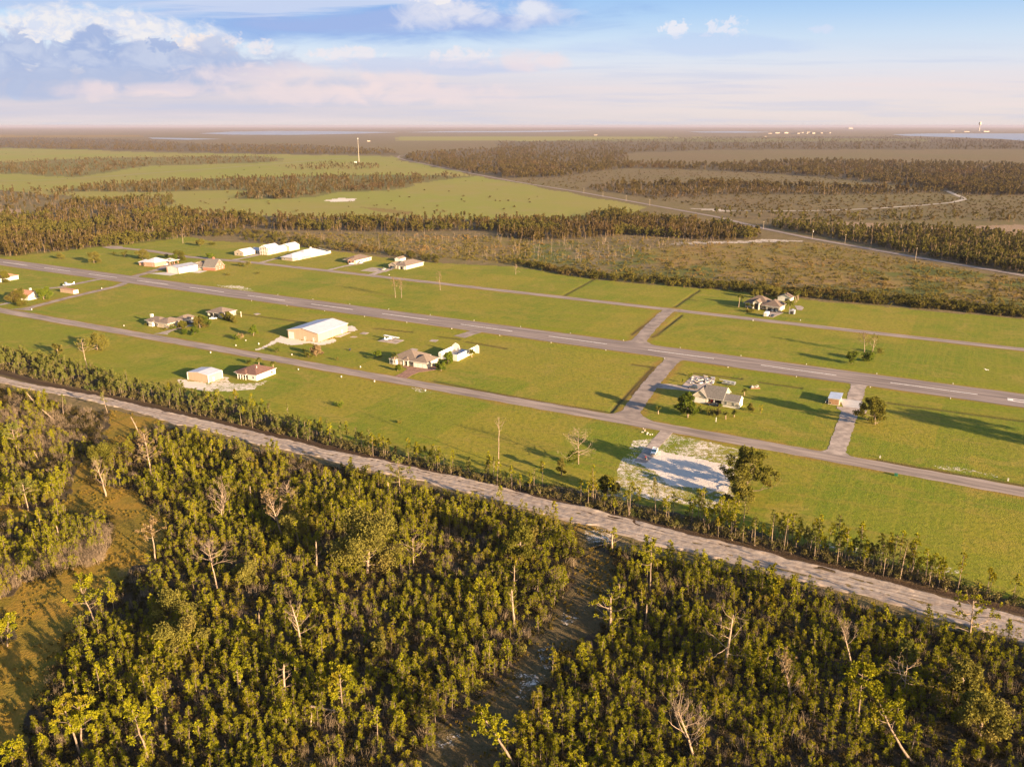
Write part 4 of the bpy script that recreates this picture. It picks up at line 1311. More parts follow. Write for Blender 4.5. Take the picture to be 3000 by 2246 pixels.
# white hangar and red brick house
b = Building('hangar', 'bright white metal hangar with grey roof joined to the red brick house', 'hangar', z(1030, 512), 62)
b.wall('white', 0, 20, 0, 14.2, 4.5)
b.gable('greymetal', 'white', 0, 20, 0, 14.2, 4.5, 1.6, 'x', 0.3, 0.3)
b.door('W', 7.0, 11.5, 3.9, 0, 'white', 'garage_door')
MB().box(-0.12, 0, -0.1, 0.9, 0, 4.3).build('brick_pier', M['brickpale'], b.root)
MB().box(-0.12, 0, 13.0, 14.2, 0, 4.3).build('brick_pier', M['brickpale'], b.root)
b.done()
b = Building('house', 'red brick house with steep grey green gable roof and white trim', 'house', z(1790, 452), 74)
b.wall('brick', 0, 13, 0, 12, 3.0)
b.gable('shinglegrey', 'brick', 0, 13, 0, 12, 3.0, 5.6, 'y', 0.6, 0.4)
b.wall('white', 1.5, 8, 12, 19, 2.8)
b.gable('shingletan', 'white', 1.0, 9.0, 12, 23, 2.8, 2.6, 'y', 0.5, 0.2, (0, 1))
b.wall('brick', 2.0, 8, 19, 24, 2.8)
b.gable('shingletan', 'cream', 4.0, 14, 14, 25, 2.9, 3.0, 'x', 0.5, 0.3)
MB().box(10.5, 11.8, 8.0, 9.4, 0, 9.6).build('chimney', M['brick'], b.root)
for a in (2.4, 6.4, 10.4):
    b.window('S', a, 0.8, 0.9, 1.5)
b.window('S', 4.4, 3.9, 0.8, 1.2)
b.window('S', 8.2, 3.9, 0.8, 1.2)
for a in (13, 14.4, 15.8, 17.2):
    b.window('W', a, 0.6, 0.9, 1.6, 1.5)
b.opening('W', 21.6, 1.2, 2.1, 2.0, 0, 'door_opening')
b.done()

# white roofed cluster beyond the far street
z = Z_(680, 700, 990)
b = Building('garage', 'white gable roofed garage with tan gable left of the two storey house', 'garage', z(245, 357), 66)
b.wall('white', 0, 16, 0, 11, 3.2)
b.gable('whitemetal', 'tanwall', 0, 16, 0, 11, 3.2, 2.4, 'x', 0.4, 0.3)
b.window('W', 3.2, 0.8, 1.2, 1.4)
b.window('W', 7.4, 0.8, 1.2, 1.4)
MB().box(-0.05, 0, 0.02, 10.98, 0, 3.2).build('tan_front', M['tanwall'], b.root)
b.door('S', 8, 5, 2.5, 0, 'white', 'garage_door')
b.done()
b = Building('house', 'two storey cream house with white metal roof, stacked balconies and a long low wing', 'house', z(735, 342), 66)
b.wall('cream', 1.6, 17, 0, 8.6, 6.9)
b.gable('whitemetal', 'white', 0, 17, 0, 8.6, 6.9, 2.2, 'x', 0.5, 0.4)
MB().box(0, 1.6, 0, 8.6, 3.2, 3.5).build('balcony_floor', M['white'], b.root)
MB().box(0, 0.08, 0, 8.6, 4.3, 4.42).box(0, 0.08, 0, 8.6, 3.5, 3.8).build('balcony_rail', M['white'], b.root)
b.posts([(0.15, 0.15), (0.15, 3.0), (0.15, 5.8), (0.15, 8.4)], 6.9, 0.14, 'white', 'porch_post')
for zz in (0.5, 4.0):
    for a in (1.6, 4.3, 7.0):
        b.window('W', a, zz, 0.9, 1.8, 1.6)
    for a in (4, 8.5, 13):
        b.window('S', a, zz + 0.4, 0.8, 1.4)
b.wall('cream', 17, 38, 1.0, 8, 4.1)
b.gable('whitemetal', 'cream', 17, 30, 1.0, 8, 4.1, 1.8, 'x', 0.4, 0.0, (0, 0))
b.wall('cream', 30, 46, -2.0, 8.6, 4.3)
b.gable('whitemetal', 'cream', 30, 46, -2.0, 8.6, 4.3, 2.4, 'x', 0.4, 0.3)
b.wall('white', 6, 16, 8.6, 25, 2.7)
b.gable('whitemetal', 'white', 6, 16, 8.6, 25, 2.7, 2.0, 'y', 0.4, 0.1, (0, 0))
for a in (10.5, 13, 15.5, 18):
    b.window('W', a, 0.5, 1.2, 1.7, 6)
b.opening('W', 23.2, 2.0, 2.2, 6.0, 0, 'door_opening')
b.done()
b = Building('house', 'long low house with pale blue white metal hip roof behind the far street', 'house', z(1268, 462), 61)
b.wall('tanwall', 0, 24, 0, 13.5, 2.6)
b.hip('whitemetal', 0, 24, 0, 13.5, 2.6, 2.7, 0.7)
b.wall('cream', 24, 46, 0.5, 13, 2.8)
b.hip('whitemetal', 18, 46, 2.5, 18, 2.8, 3.2, 0.6)
b.door('S', 9.5, 4.2, 2.2, 0, 'white', 'garage_door')
for a in (4, 15.5, 20):
    b.window('S', a, 1.0, 1.4, 0.9)
b.window('W', 9.5, 0.9, 1.2, 1.0)
MB().box(36, 37.4, 11, 12.4, 3, 7.3).build('chimney', M['white'], b.root)
b.done()
fn = thing('fence', 'bright white board fence at the right end of the blue roofed house', 'fence', tuple(G(*z(1910, 328))), R(0))
p0, p1, p2 = G(*z(1910, 328)), G(*z(2065, 297)), G(*z(1830, 232))
for a, bb in ((p0, p1), (p1, p2)):
    d = (bb - a)
    n = max(2, int(d.length / 2.4))
    for i in range(n + 1):
        q = a + d * (i / n) - p0
        MB().box(q.x - 0.08, q.x + 0.08, q.y - 0.08, q.y + 0.08, 0, 2.4).build('fence_post', M['white'], fn)
    o = MB().box(0, d.length, -0.03, 0.03, 0.08, 2.25).build('fence_panel', M['white'], fn)
    o.location = a - p0
    o.rotation_euler = (0, 0, math.atan2(d.y, d.x))

# brown house and tan house further right
z = Z_(1000, 725, 1260)
b = Building('house', 'brown hip roofed house with dark gabled porch and two white cars outside', 'house', z(362, 405), 63)
b.wall('cream', 0, 23, 0, 8, 2.7)
b.wall('tanwall', 4, 20, 8, 13.5, 2.7)
b.hip('shingle', 0, 23, 0, 13.5, 2.7, 3.0, 0.6)
b.gable('shingle', 'brickpale', -2.0, 8, 0.2, 7.2, 2.75, 1.8, 'x', 0.4, 0.3, (1, 0))
b.wall('brickpale', -2.0, 0, 0.2, 7.2, 2.7)
b.opening('W', 2.0, 1.6, 1.9, -2.0, 0.2, 'porch_opening')
b.opening('W', 5.3, 1.8, 1.8, -2.0, 0.5, 'porch_opening')
b.posts([(4, 13.2), (1.5, 13.0), (1.5, 9.0)], 2.6, 0.15, 'white', 'porch_post')
for a in (5, 9, 16, 20):
    b.window('S', a, 0.7, 1.6, 1.2)
b.done()
b = Building('house', 'tan roofed house with small roof dormer and open garage, nearest the tree line', 'house', z(1610, 553), 61)
b.wall('cream', 0, 26, 0, 9, 2.8)
b.wall('tanwall', 2, 20, 9, 17.6, 2.8)
b.hip('shingletan', 0, 26, 0, 13.5, 2.8, 3.2, 0.6)
b.wall('tanwall', -0.6, 3, 9.6, 17.6, 2.8)
b.gable('shingletan', 'tanwall', -0.6, 12, 9.6, 17.6, 2.8, 2.2, 'x', 0.5, 0.4, (1, 0))
b.gable('shingletan', 'white', 3.4, 7, 5.6, 8.4, 4.5, 1.0, 'x', 0.3, 0.2, (1, 0))
MB().box(3.6, 5.5, 5.8, 8.2, 3.6, 4.62).build('dormer', M['white'], b.root)
b.opening('W', 13.6, 4.6, 2.2, -0.6, 0, 'garage_opening')
b.opening('W', 4.4, 2.2, 2.0, 0, 0.1, 'porch_opening')
b.posts([(-0.8, 1.0), (-0.8, 6.4)], 2.6, 0.16, 'white', 'porch_post')
for a in (6, 12, 15, 21):
    b.window('S', a, 1.0, 0.9, 1.2)
b.done()
b = Building('garden_shed', 'cream shed with brown gable roof behind the tan roofed house with dormer', 'shed', z(1462, 352), 68)
b.wall('white', 0, 10.5, 0, 5.2, 2.3)
b.gable('shingletan', 'white', 0, 10.5, 0, 5.2, 2.3, 1.4, 'x', 0.3, 0.3)
b.window('S', 3, 0.9, 0.8, 0.9)
b.door('S', 7, 1.0, 2.0)
b.done()

# left edge
z = Z_(0, 780, 260)
b = Building('house', 'white house with tan roof and broad gable end near the left edge', 'house', z(712, 850), 70)
b.wall('white', 0, 12.4, 0, 9, 2.7)
b.gable('terracotta', 'white', 0, 12.4, 0, 18, 2.7, 3.0, 'y', 0.6, 0.4)
b.wall('white', 1.0, 11, 9, 17.5, 2.7)
b.hip('terracotta', -2.5, 5, 5, 11, 2.6, 1.8, 0.4)
MB().box(8.6, 9.6, 7, 8.2, 2, 6.6).build('chimney', M['white'], b.root)
b.window('S', 3, 0.8, 1.0, 1.3)
b.window('S', 8, 0.8, 1.0, 1.3)
b.done()
b = Building('house', 'white house with orange tiled hip roof half hidden by a tree at the left edge', 'house', z(18, 400), 70)
b.wall('white', 0, 16, 0, 13, 2.7)
b.hip('terracotta', 0, 16, 0, 13, 2.7, 2.8, 0.5)
b.door('S', 11, 4.5, 2.3, 0, 'cream', 'garage_door')
b.window('S', 4, 0.9, 1.2, 1.2)
b.done()
b = Building('storage_container', 'long peach coloured storage trailer with flat roof beside the parked plane', 'container', z(1832, 692), 62)
b.wall('tan', 0, 4.2, 0, 15, 2.6)
b.shed('terracotta', 0, 4.2, 0, 15, 2.6, 2.6, 0.1, 0.12)
MB().box(0.3, 3.9, -0.06, 0.0, 0.15, 2.45).build('door', M['white'], b.root)
b.done('tan')

# little shed beside the concrete strip
z = Z_(2400, 1100, 2640)
b = Building('garden_shed', 'small brown shed with galvanised roof beside the concrete strip', 'shed', z(540, 812), 63)
b.wall('cream', 0, 9.5, 0, 4.6, 2.7)
b.shed('bluemetal', 0, 9.5, 0, 4.6, 2.9, 2.72, 0.35)
MB().box(-0.06, 0, 0.4, 4.2, 0.25, 2.5).build('board_panel', M['wood'], b.root)
b.door('S', 3.0, 1.2, 2.1, 0, 'dark')
b.window('S', 6.4, 1.0, 1.0, 1.0)
b.done('cream')
tr = thing('utility_trailer', 'low dark utility trailer with white rails left of the small brown shed', 'trailer', tuple(G(*z(255, 745))), R(62))
MB().box(-1.6, 1.6, -1.1, 1.1, 0.45, 0.6).build('bed', M['dark'], tr)
MB().box(-1.65, 1.65, 1.1, 1.18, 0.6, 1.1).box(-1.65, 1.65, -1.18, -1.1, 0.6, 1.1).box(1.6, 1.68, -1.1, 1.1, 0.6, 1.1).build('side_rail', M['white'], tr)
for sy in (-1, 1):
    MB().tube([(0, sy * 1.2, 0.32), (0, sy * 1.4, 0.32)], 0.32, 10).build('wheel', M['tyre'], tr)
MB().tube([(-1.6, 0, 0.5), (-2.8, 0, 0.5)], 0.06, 6).build('tow_bar', M['chrome'], tr)

# far town, mast and water tower
mast = thing('mast', 'very tall white communications mast standing alone on the far pasture', 'mast', tuple(G(1052, 477)))
MB().tube([(0, 0, 0), (0, 0, 40), (0, 0, 76)], [0.85, 0.65, 0.4], 10).build('pole', M['cream'], mast)
mb = MB()
for k in range(3):
    a = k * 2.094
    mb.box(math.cos(a) * 1.9 - 0.35, math.cos(a) * 1.9 + 0.35, math.sin(a) * 1.9 - 0.35, math.sin(a) * 1.9 + 0.35, 74.6, 77.4)
    mb.tube([(0, 0, 76), (math.cos(a) * 1.9, math.sin(a) * 1.9, 76)], 0.15, 5)
mb.build('antenna', M['white'], mast)
MB().box(-15, -8, -4, 4, 0, 4).build('equipment_hut', M['white'], mast)
wt = thing('water_tower', 'white water tower on the far right horizon', 'water tower', tuple(G(2868, 384)))
D = wt.location.length / 7000
MB().tube([(0, 0, 0), (0, 0, 42 * D)], [4 * D, 2.2 * D], 10).build('stem', M['cream'], wt)
MB().tube([(0, 0, 38 * D), (0, 0, 46 * D), (0, 0, 56 * D), (0, 0, 62 * D)], [2.5 * D, 8.5 * D, 8.5 * D, 3 * D], 14).build('tank', M['cream'], wt)
townp = [(2255, 392), (2275, 391), (2300, 391), (2348, 390), (2368, 389), (2380, 392), (2400, 391), (2420, 391), (2790, 386), (2830, 387), (2886, 387), (2488, 378), (2240, 401), (1745, 397), (1080, 415), (2330, 392), (2360, 392)]  # the block beyond the mast is put there for a pale sand clearing
for i, q in enumerate(townp):
    c = G(*q)
    k = c.length / 6000
    t_ = thing('town_building', 'pale flat roofed building in the far town near the horizon', 'building', tuple(c), R(20 * i), 'pale buildings of the far town')
    L_, D_, h_ = 12 + 5 * (i % 4), 10, 4 + 1.5 * (i % 3)
    MB().box(-L_ * k, L_ * k, -D_ * k, D_ * k, 0, h_ * k).build('wall', M['tanwall'], t_)
    MB().box(-L_ * k - 1, L_ * k + 1, -D_ * k - 1, D_ * k + 1, h_ * k, h_ * k + 1.2).build('roof', M['shingletan'], t_)


# ------------------------------------------------------------------ vehicles
def wheel(parent, x, y, r=0.36, w=0.24):
    s = 1 if y > 0 else -1
    t = MB().tube([(x, y - s * w, r), (x, y, r)], r, 14).build('wheel', M['tyre'], parent)
    MB().tube([(x, y, r), (x, y + s * 0.02, r)], r * 0.6, 10).build('rim', M['chrome'], t)


def section(x, w, z0, z1, in_=0.12):
    return [(x, -w, z0), (x, w, z0), (x, w, z0 + (z1 - z0) * 0.55), (x, w - in_, z1), (x, -w + in_, z1), (x, -w, z0 + (z1 - z0) * 0.55)]


def car(at, yaw, paint, label, kind='saloon', name='parked_car'):
    """+X is the nose"""
    r = thing(name, label, 'car' if kind != 'pickup' else 'pickup', at, R(yaw))
    if kind == 'pickup':
        body = MB().loft([section(-2.75, 0.95, 0.5, 1.15), section(-2.7, 1.0, 0.45, 1.18), section(0.7, 1.0, 0.42, 1.18), section(2.45, 0.98, 0.45, 1.12), section(2.7, 0.9, 0.5, 0.95)])
        body.build('body', M[paint], r)
        MB().box(-2.6, -0.72, -0.82, 0.82, 1.10, 1.19).build('load_bed', M['dark'], r)
        sd_ = MB().box(-2.68, -0.65, -0.97, -0.85, 1.18, 1.42).box(-2.68, -0.65, 0.85, 0.97, 1.18, 1.42).box(-2.72, -2.62, -0.97, 0.97, 1.18, 1.42)
        sd_.build('bed_side', M[paint], r)
        MB().loft([[(-0.65, -0.92, 1.17), (-0.65, 0.92, 1.17), (-0.55, 0.76, 1.85), (-0.55, -0.76, 1.85)], [(1.35, -0.92, 1.17), (1.35, 0.92, 1.17), (0.72, 0.76, 1.85), (0.72, -0.76, 1.85)]]).build('cab', M[paint], r)
        MB().add([(1.385, -0.85, 1.2), (1.385, 0.85, 1.2), (0.80, 0.72, 1.80), (0.80, -0.72, 1.80)], [(0, 1, 2, 3)]).build('windscreen', M['windshield'], r)
        for s in (-1, 1):
            MB().add([(-0.5, s * 0.925, 1.22), (1.15, s * 0.925, 1.22), (0.72, s * 0.80, 1.75), (-0.48, s * 0.80, 1.75)], [(0, 1, 2, 3) if s < 0 else (3, 2, 1, 0)]).build('side_window', M['glass'], r)
            MB().box(2.68, 2.74, s * 0.72 - 0.14, s * 0.72 + 0.14, 0.75, 0.92).build('headlight', M['chrome'], r)
            wheel(r, 1.75, s * 1.0, 0.4)
            wheel(r, -1.75, s * 1.0, 0.4)
        MB().box(2.66, 2.84, -0.95, 0.95, 0.42, 0.68).build('bumper', M['chrome'], r)
        MB().box(2.7, 2.76, -0.5, 0.5, 0.72, 0.94).build('grille', M['dark'], r)
    else:
        van = kind == 'suv'
        h0, h1 = (1.0, 1.75) if van else (0.88, 1.45)
        MB().loft([section(-2.3, 0.8, 0.45, h0 * 0.9), section(-2.1, 0.9, 0.35, h0), section(0.8, 0.9, 0.3, h0), section(2.1, 0.86, 0.35, h0 * 0.88), section(2.3, 0.72, 0.45, h0 * 0.7)]).build('body', M[paint], r)
        xr = -2.0 if van else -1.6
        MB().loft([[(xr, -0.82, h0 - 0.02), (xr, 0.82, h0 - 0.02), (xr + 0.45, 0.64, h1), (xr + 0.45, -0.64, h1)], [(1.0, -0.82, h0 - 0.02), (1.0, 0.82, h0 - 0.02), (0.3, 0.64, h1), (0.3, -0.64, h1)]]).build('cabin', M['glass'], r)
        MB().box(xr + 0.42, 0.34, -0.65, 0.65, h1, h1 + 0.05).build('roof', M[paint], r)
        for s in (-1, 1):
            wheel(r, 1.4, s * 0.9)
            wheel(r, -1.4, s * 0.9)
            MB().box(2.24, 2.31, s * 0.55 - 0.13, s * 0.55 + 0.13, 0.6, 0.74).build('headlight', M['chrome'], r)
    return r


z = lambda x, y: (1850 + x * 120 / 1807, 1250 + y * 120 / 1807)
a, bq = G(*z(925, 1320)), G(*z(1075, 1010))
car(tuple((a + bq) / 2), math.degrees(math.atan2(a.y - bq.y, a.x - bq.x)), 'carwhite', 'white pickup with open dark bed parked on the concrete drive beside the sand lot', 'pickup', 'pickup_truck')
z = Z_(400, 880, 720)
car(tuple(G(*z(1555, 375))), 152 + 180 + 35, 'carwhite', 'white car parked at the carport of the small square house')
car(tuple(G(*z(1065, 470))), -15, 'cardark', 'dark car in front of the white garage doors of the chimney house', 'suv')
z = Z_(1000, 725, 1260)
car(tuple(G(*z(250, 415))), 200, 'carwhite', 'white car nose out at the dark porch of the brown roofed house')
car(tuple(G(*z(480, 395))), 62, 'carwhite', 'white car along the sunlit wall of the brown roofed house')
car(tuple(G(*z(1055, 560))), 250, 'carbeige', 'beige van parked alone on the concrete pad', 'suv')
car(tuple(G(*z(1270, 530))), 230, 'cardark', 'dark car before the open garage of the house with dormer', 'suv')
z = Z_(1110, 980, 1420)
car(tuple(G(*z(1185, 665))), 150, 'cardark', 'black car in the shade at the right end of the cream house', 'suv')
z = Z_(1960, 1080, 2260)
car(tuple(G(*z(960, 800))), 150, 'cardark', 'dark vehicle tucked under the porch of the grey shingled house')
car(tuple(G(*z(520, 425))), 160, 'cardark', 'long dark van standing on the pad behind the grey shingled house', 'suv')
z = Z_(2140, 840, 2380)
car(tuple(G(*z(1125, 670))), 245, 'cardark', 'dark car in the left garage mouth of the large tan house', 'suv')
car(tuple(G(*z(1230, 680))), 245, 'cardark', 'dark car in the right garage mouth of the large tan house', 'suv')
car(tuple(G(*z(1130, 805))), 240, 'cardark', 'black vehicle behind the white box trailer on the tan house drive')
z = Z_(380, 730, 690)
car(tuple(G(*z(690, 325))), 240, 'carwhite', 'left white car under the carport of the pale brick house')
car(tuple(G(*z(765, 328))), 240, 'carwhite', 'right white car beside the carport of the pale brick house')
z = Z_(2140, 840, 2380)
bt = thing('box_trailer', 'white box trailer parked by the far street before the large tan house', 'trailer', tuple(G(*z(965, 800))), R(60))
MB().box(-2.8, 2.8, -1.2, 1.2, 0.55, 2.9).build('body', M['carwhite'], bt, 0.12)
MB().box(-2.83, -2.79, -1.0, 1.0, 0.7, 2.7).build('door', M['white'], bt)
for s in (-1, 1):
    wheel(bt, -0.5, s * 1.28, 0.36)
    wheel(bt, 0.5, s * 1.28, 0.36)
MB().tube([(2.8, 0, 0.6), (4.2, 0, 0.6)], 0.07, 6).build('tow_bar', M['chrome'], bt)


def plane(at, yaw, label):
    """light high-wing aircraft, +X is the nose"""
    r = thing('light_aircraft', label, 'aircraft', at, R(yaw))

    def ring(x, w, h, zc, n=10):
        return [(x, math.cos(2 * math.pi * k / n) * w, zc + math.sin(2 * math.pi * k / n) * h) for k in range(n)]
    MB().loft([ring(2.6, 0.2, 0.22, 1.3), ring(2.3, 0.45, 0.42, 1.3), ring(1.2, 0.55, 0.58, 1.35), ring(0.6, 0.58, 0.75, 1.5), ring(-0.8, 0.55, 0.72, 1.5), ring(-2.2, 0.35, 0.42, 1.5), ring(-5.2, 0.1, 0.14, 1.6)]).build('fuselage', M['carwhite'], r, smooth=True)
    w = MB().loft([[(x, -5.5, 2.22), (x, 5.5, 2.22), (x, 5.5, 2.22 + t), (x, -5.5, 2.22 + t)] for x, t in ((1.1, 0.05), (0.8, 0.2), (-0.1, 0.17), (-0.6, 0.03))])
    w.build('wing', M['carwhite'], r)
    MB().box(-5.3, -4.4, -1.7, 1.7, 1.62, 1.70).build('tailplane', M['carwhite'], r)
    MB().loft([[(-5.4, -0.05, 1.6), (-5.4, 0.05, 1.6), (-4.2, 0.05, 1.6), (-4.2, -0.05, 1.6)], [(-5.5, -0.04, 3.0), (-5.5, 0.04, 3.0), (-5.0, 0.04, 3.0), (-5.0, -0.04, 3.0)]]).build('tail_fin', M['carwhite'], r)
    MB().add([(1.42, -0.4, 1.85), (1.42, 0.4, 1.85), (0.75, 0.42, 2.24), (0.75, -0.42, 2.24)], [(0, 1, 2, 3)]).build('windscreen', M['glass'], r)
    for s in (-1, 1):
        MB().tube([(0.5, s * 0.5, 0.95), (0.3, s * 3.0, 2.24)], 0.05, 5).build('wing_strut', M['carwhite'], r)
        g = MB().tube([(0.0, s * 0.4, 1.0), (-0.1, s * 1.15, 0.32)], 0.06, 5).build('landing_gear', M['carwhite'], r)
        MB().tube([(-0.1, s * 1.1, 0.26), (-0.1, s * 1.28, 0.26)], 0.26, 12).build('wheel', M['tyre'], g)
    g = MB().tube([(1.9, 0, 1.0), (2.0, 0, 0.3)], 0.06, 5).build('nose_gear', M['carwhite'], r)
    MB().tube([(2.0, -0.08, 0.24), (2.0, 0.08, 0.24)], 0.24, 12).build('wheel', M['tyre'], g)
    MB().box(2.6, 2.68, -0.08, 0.08, 0.4, 2.2).build('propeller', M['dark'], r)
    MB().tube([(2.55, 0, 1.3), (2.9, 0, 1.3)], [0.2, 0.03], 10).build('spinner', M['carwhite'], r)
    return r


z = Z_(800, 900, 1200)
plane(tuple(G(*z(1915, 536))), 55, 'white high wing light plane parked on the square concrete pad')
z = Z_(0, 780, 260)
plane(tuple(G(*z(1670, 500))), 212, 'white light plane on the taxiway at far left with its tail to the runway')


# ------------------------------------------------------------------ small outdoor things
z = Z_(1960, 1080, 2260)
dp = thing('debris_pile', 'strewn pale blue and white sheets of debris on the concrete pad', 'debris', tuple(G(*z(720, 240))))
r_ = random.Random(5)
for i in range(46):
    q = G(*z(r_.uniform(420, 970), r_.uniform(170, 320))) - dp.location
    w, l, h = r_.uniform(0.25, 0.9), r_.uniform(0.5, 2.2), r_.uniform(0.05, 0.5)
    o = MB().box(-l / 2, l / 2, -w / 2, w / 2, 0, h).build('debris_sheet', M[r_.choice(['bluemetal', 'white', 'greymetal', 'cream', 'dark'])], dp)
    o.location = (q.x, q.y, 0.07)
    o.rotation_euler = (0, r_.uniform(-0.12, 0.12), r_.uniform(0, 3.1))
ft = thing('flatbed_trailer', 'grey flatbed trailer frame on the lawn right of the debris pad', 'trailer', tuple(G(*z(1290, 340))), R(-30))
MB().box(-3, 3, -1.3, 1.3, 0.5, 0.62).build('bed', M['greymetal'], ft)
for i in range(6):
    MB().box(-2.8 + i, -2.5 + i, -1.35, 1.35, 0.62, 0.75).build('cross_slat', M['white' if i % 2 else 'dark'], ft)
for s in (-1, 1):
    MB().box(-3, 3, s * 1.3 - 0.05, s * 1.3 + 0.05, 0.62, 1.3).build('side_rail', M['chrome'], ft)
    wheel(ft, 0, s * 1.45, 0.36)
ln = thing('white_pipe', 'long white pipe lying on the grass behind the flatbed trailer', 'pipe', tuple(G(*z(1265, 268))), R(-33))
MB().tube([(-4, 0, 0.2), (4, 0, 0.2)], 0.2, 8).build('pipe', M['white'], ln)
rp = thing('rubble_pile', 'pile of white bags on a pallet in the lawn right of the grey house', 'pile', tuple(G(*z(1850, 410))))
MB().box(-2.2, 2.2, -1.6, 1.6, 0, 0.3).build('pallet', M['wood'], rp)
for i in range(16):
    x, y = r_.uniform(-1.8, 1.8), r_.uniform(-1.2, 1.2)
    s = r_.uniform(0.25, 0.5)
    o = MB().loft([[(math.cos(k * 1.047) * s * q, math.sin(k * 1.047) * s * q, zz) for k in range(6)] for q, zz in ((0.8, 0), (1, s * 0.4), (0.7, s * 0.9))]).build('bag', M['cream' if i % 3 else 'white'], rp)
    o.location = (x, y, 0.3 + r_.uniform(0, 0.5))
z = lambda x, y: (1850 + x * 120 / 1807, 1250 + y * 120 / 1807)
pm = thing('well_pump', 'dark post with red top and pale box on the sandy end of the drive', 'pump', tuple(G(*z(620, 1440))))
MB().box(-0.14, 0.14, -0.14, 0.14, 0, 1.0).build('post', M['dark'], pm)
MB().box(-0.3, 0.3, -0.22, 0.22, 1.0, 1.25).build('top', M['red'], pm, 0.04)
MB().box(0.2, 0.62, -0.2, 0.2, 0.1, 0.85).build('box', M['cream'], pm, 0.03)
for i, (x, y) in enumerate(((525, 180), (590, 200))):
    p = G(*z(x, y))
    o = thing('marker_post', ('taller pale marker post' if i == 0 else 'shorter marker post with orange band') + ' on the grass left of the pickup drive', 'post', tuple(p))
    MB().box(-0.12, 0.12, -0.12, 0.12, 0, 1.2 - 0.25 * i).build('post', M['white'], o)
    MB().box(-0.14, 0.14, -0.14, 0.14, 0.8 - 0.25 * i, 1.0 - 0.25 * i).build('band', M['terracotta'], o)
for i, (x, y) in enumerate(((705, 270), (690, 330), (810, 345), (905, 340), (475, 240))):
    p = G(*z(x, y))
    o = MB().loft([[(math.cos(k * 1.047) * q * (0.9 + 0.2 * ((k * i) % 3)), 0.6 * math.sin(k * 1.047) * q, zz) for k in range(6)] for q, zz in ((0.6, -0.05), (0.55, 0.2), (0.25, 0.38))]).build('rubble_heap', M['cream'])
    o.location = p
    o.rotation_euler = (0, 0, i * 0.7)
    tag(o, 'low white heap of sand or rubble on the grass left of the pickup drive', 'rubble', 'white heaps beside the drive')
# runway edge lights
for side, t_ in (('far', 12.6), ('near', -12.6)):
    for k in range(-11, 5):
        p = XY(s0 + 20 + k * 33.5, t_)
        o = thing('runway_light', f'small white runway edge light on the {side} side of the runway', 'light', tuple(p), 0, f'edge lights along the {side} side of the runway')
        MB().tube([(0, 0, 0), (0, 0, 0.4), (0, 0, 0.52)], [0.13, 0.13, 0.05], 8).build('cap', M['white'], o)
        MB().tube([(0, 0, 0), (0, 0, 0.1)], 0.25, 10).build('base_plate', M['cream'], o)
PED = [((93, 907.5), 'at the corner of the left taxiway and the near street', 1.1), ((298, 846), 'in the grass island between the left taxiways', 1.3), ((363, 955), 'left of the driveway of the chimney house', 0.9),
       ((617, 1034), 'in the lawn before the tan garage', 1.2), ((691, 1013), 'on the street verge left of the large hangar', 1.0), ((758, 1009), 'next to the drive of the large hangar', 1.4), ((874, 1083), 'across the street right of the red brown house', 0.9),
       ((1000, 1105), 'in the lawn below the brick drive, with a pointed top', 1.1), ((1097, 1118), 'opposite the brick paved driveway', 1.0), ((1246, 1145), 'beside the sandy scrape at the near street', 1.0), ((855, 1040), 'near the bare tree before the hangar', 1.0),
       ((1056, 1076), 'left of the cream house lawn', 1.0), ((2578, 1341), 'right of the concrete strip at the street', 1.2), ((2953, 1408), 'near the right edge at the street ditch', 1.3), ((2345, 939), 'on the far street right of the tan house', 0.9),
       ((2206, 940), 'across the far street from the tan house', 1.0), ((720, 998), 'under the bushes left of the large hangar', 0.8), ((1140, 806), 'beside the drive of the house with dormer', 0.9)]
for q, where, h in PED:
    o = thing('utility_pedestal', 'small white utility pedestal ' + where, 'utility box', tuple(G(*q)), R(62), 'utility pedestals in the lawns')
    h *= 0.75
    MB().box(-0.2, 0.2, -0.2, 0.2, 0, h * 0.85).build('housing', M['white'], o)
    MB().box(-0.24, 0.24, -0.24, 0.24, h * 0.85, h).build('lid', M['cream'], o)
o = thing('utility_pedestal', 'green utility box on the grass below the right end of the near street', 'utility box', tuple(G(2625, 1393)), R(60), 'utility pedestals in the lawns')
MB().box(-0.5, 0.5, -0.5, 0.5, 0, 0.7).build('housing', M['green'], o)
MB().box(-0.55, 0.55, -0.55, 0.55, 0.7, 0.82).build('lid', M['green'], o)
o = thing('tall_post', 'slim pale post standing alone right of the small square house', 'post', tuple(G(707, 928)))
MB().box(-0.2, 0.2, -0.2, 0.2, 0, 3.2).build('post', M['cream'], o)
MB().box(-0.26, 0.26, -0.26, 0.26, 3.2, 3.35).build('cap', M['white'], o)
o = thing('trash_bin', 'dark round bin on the lawn right of the large hangar', 'bin', tuple(G(1025, 1027)))
MB().tube([(0, 0, 0), (0, 0, 1.0)], [0.5, 0.6], 12).build('body', M['dark'], o)
MB().tube([(0, 0, 1.0), (0, 0, 1.1)], [0.64, 0.5], 12).build('lid', M['cardark'], o)
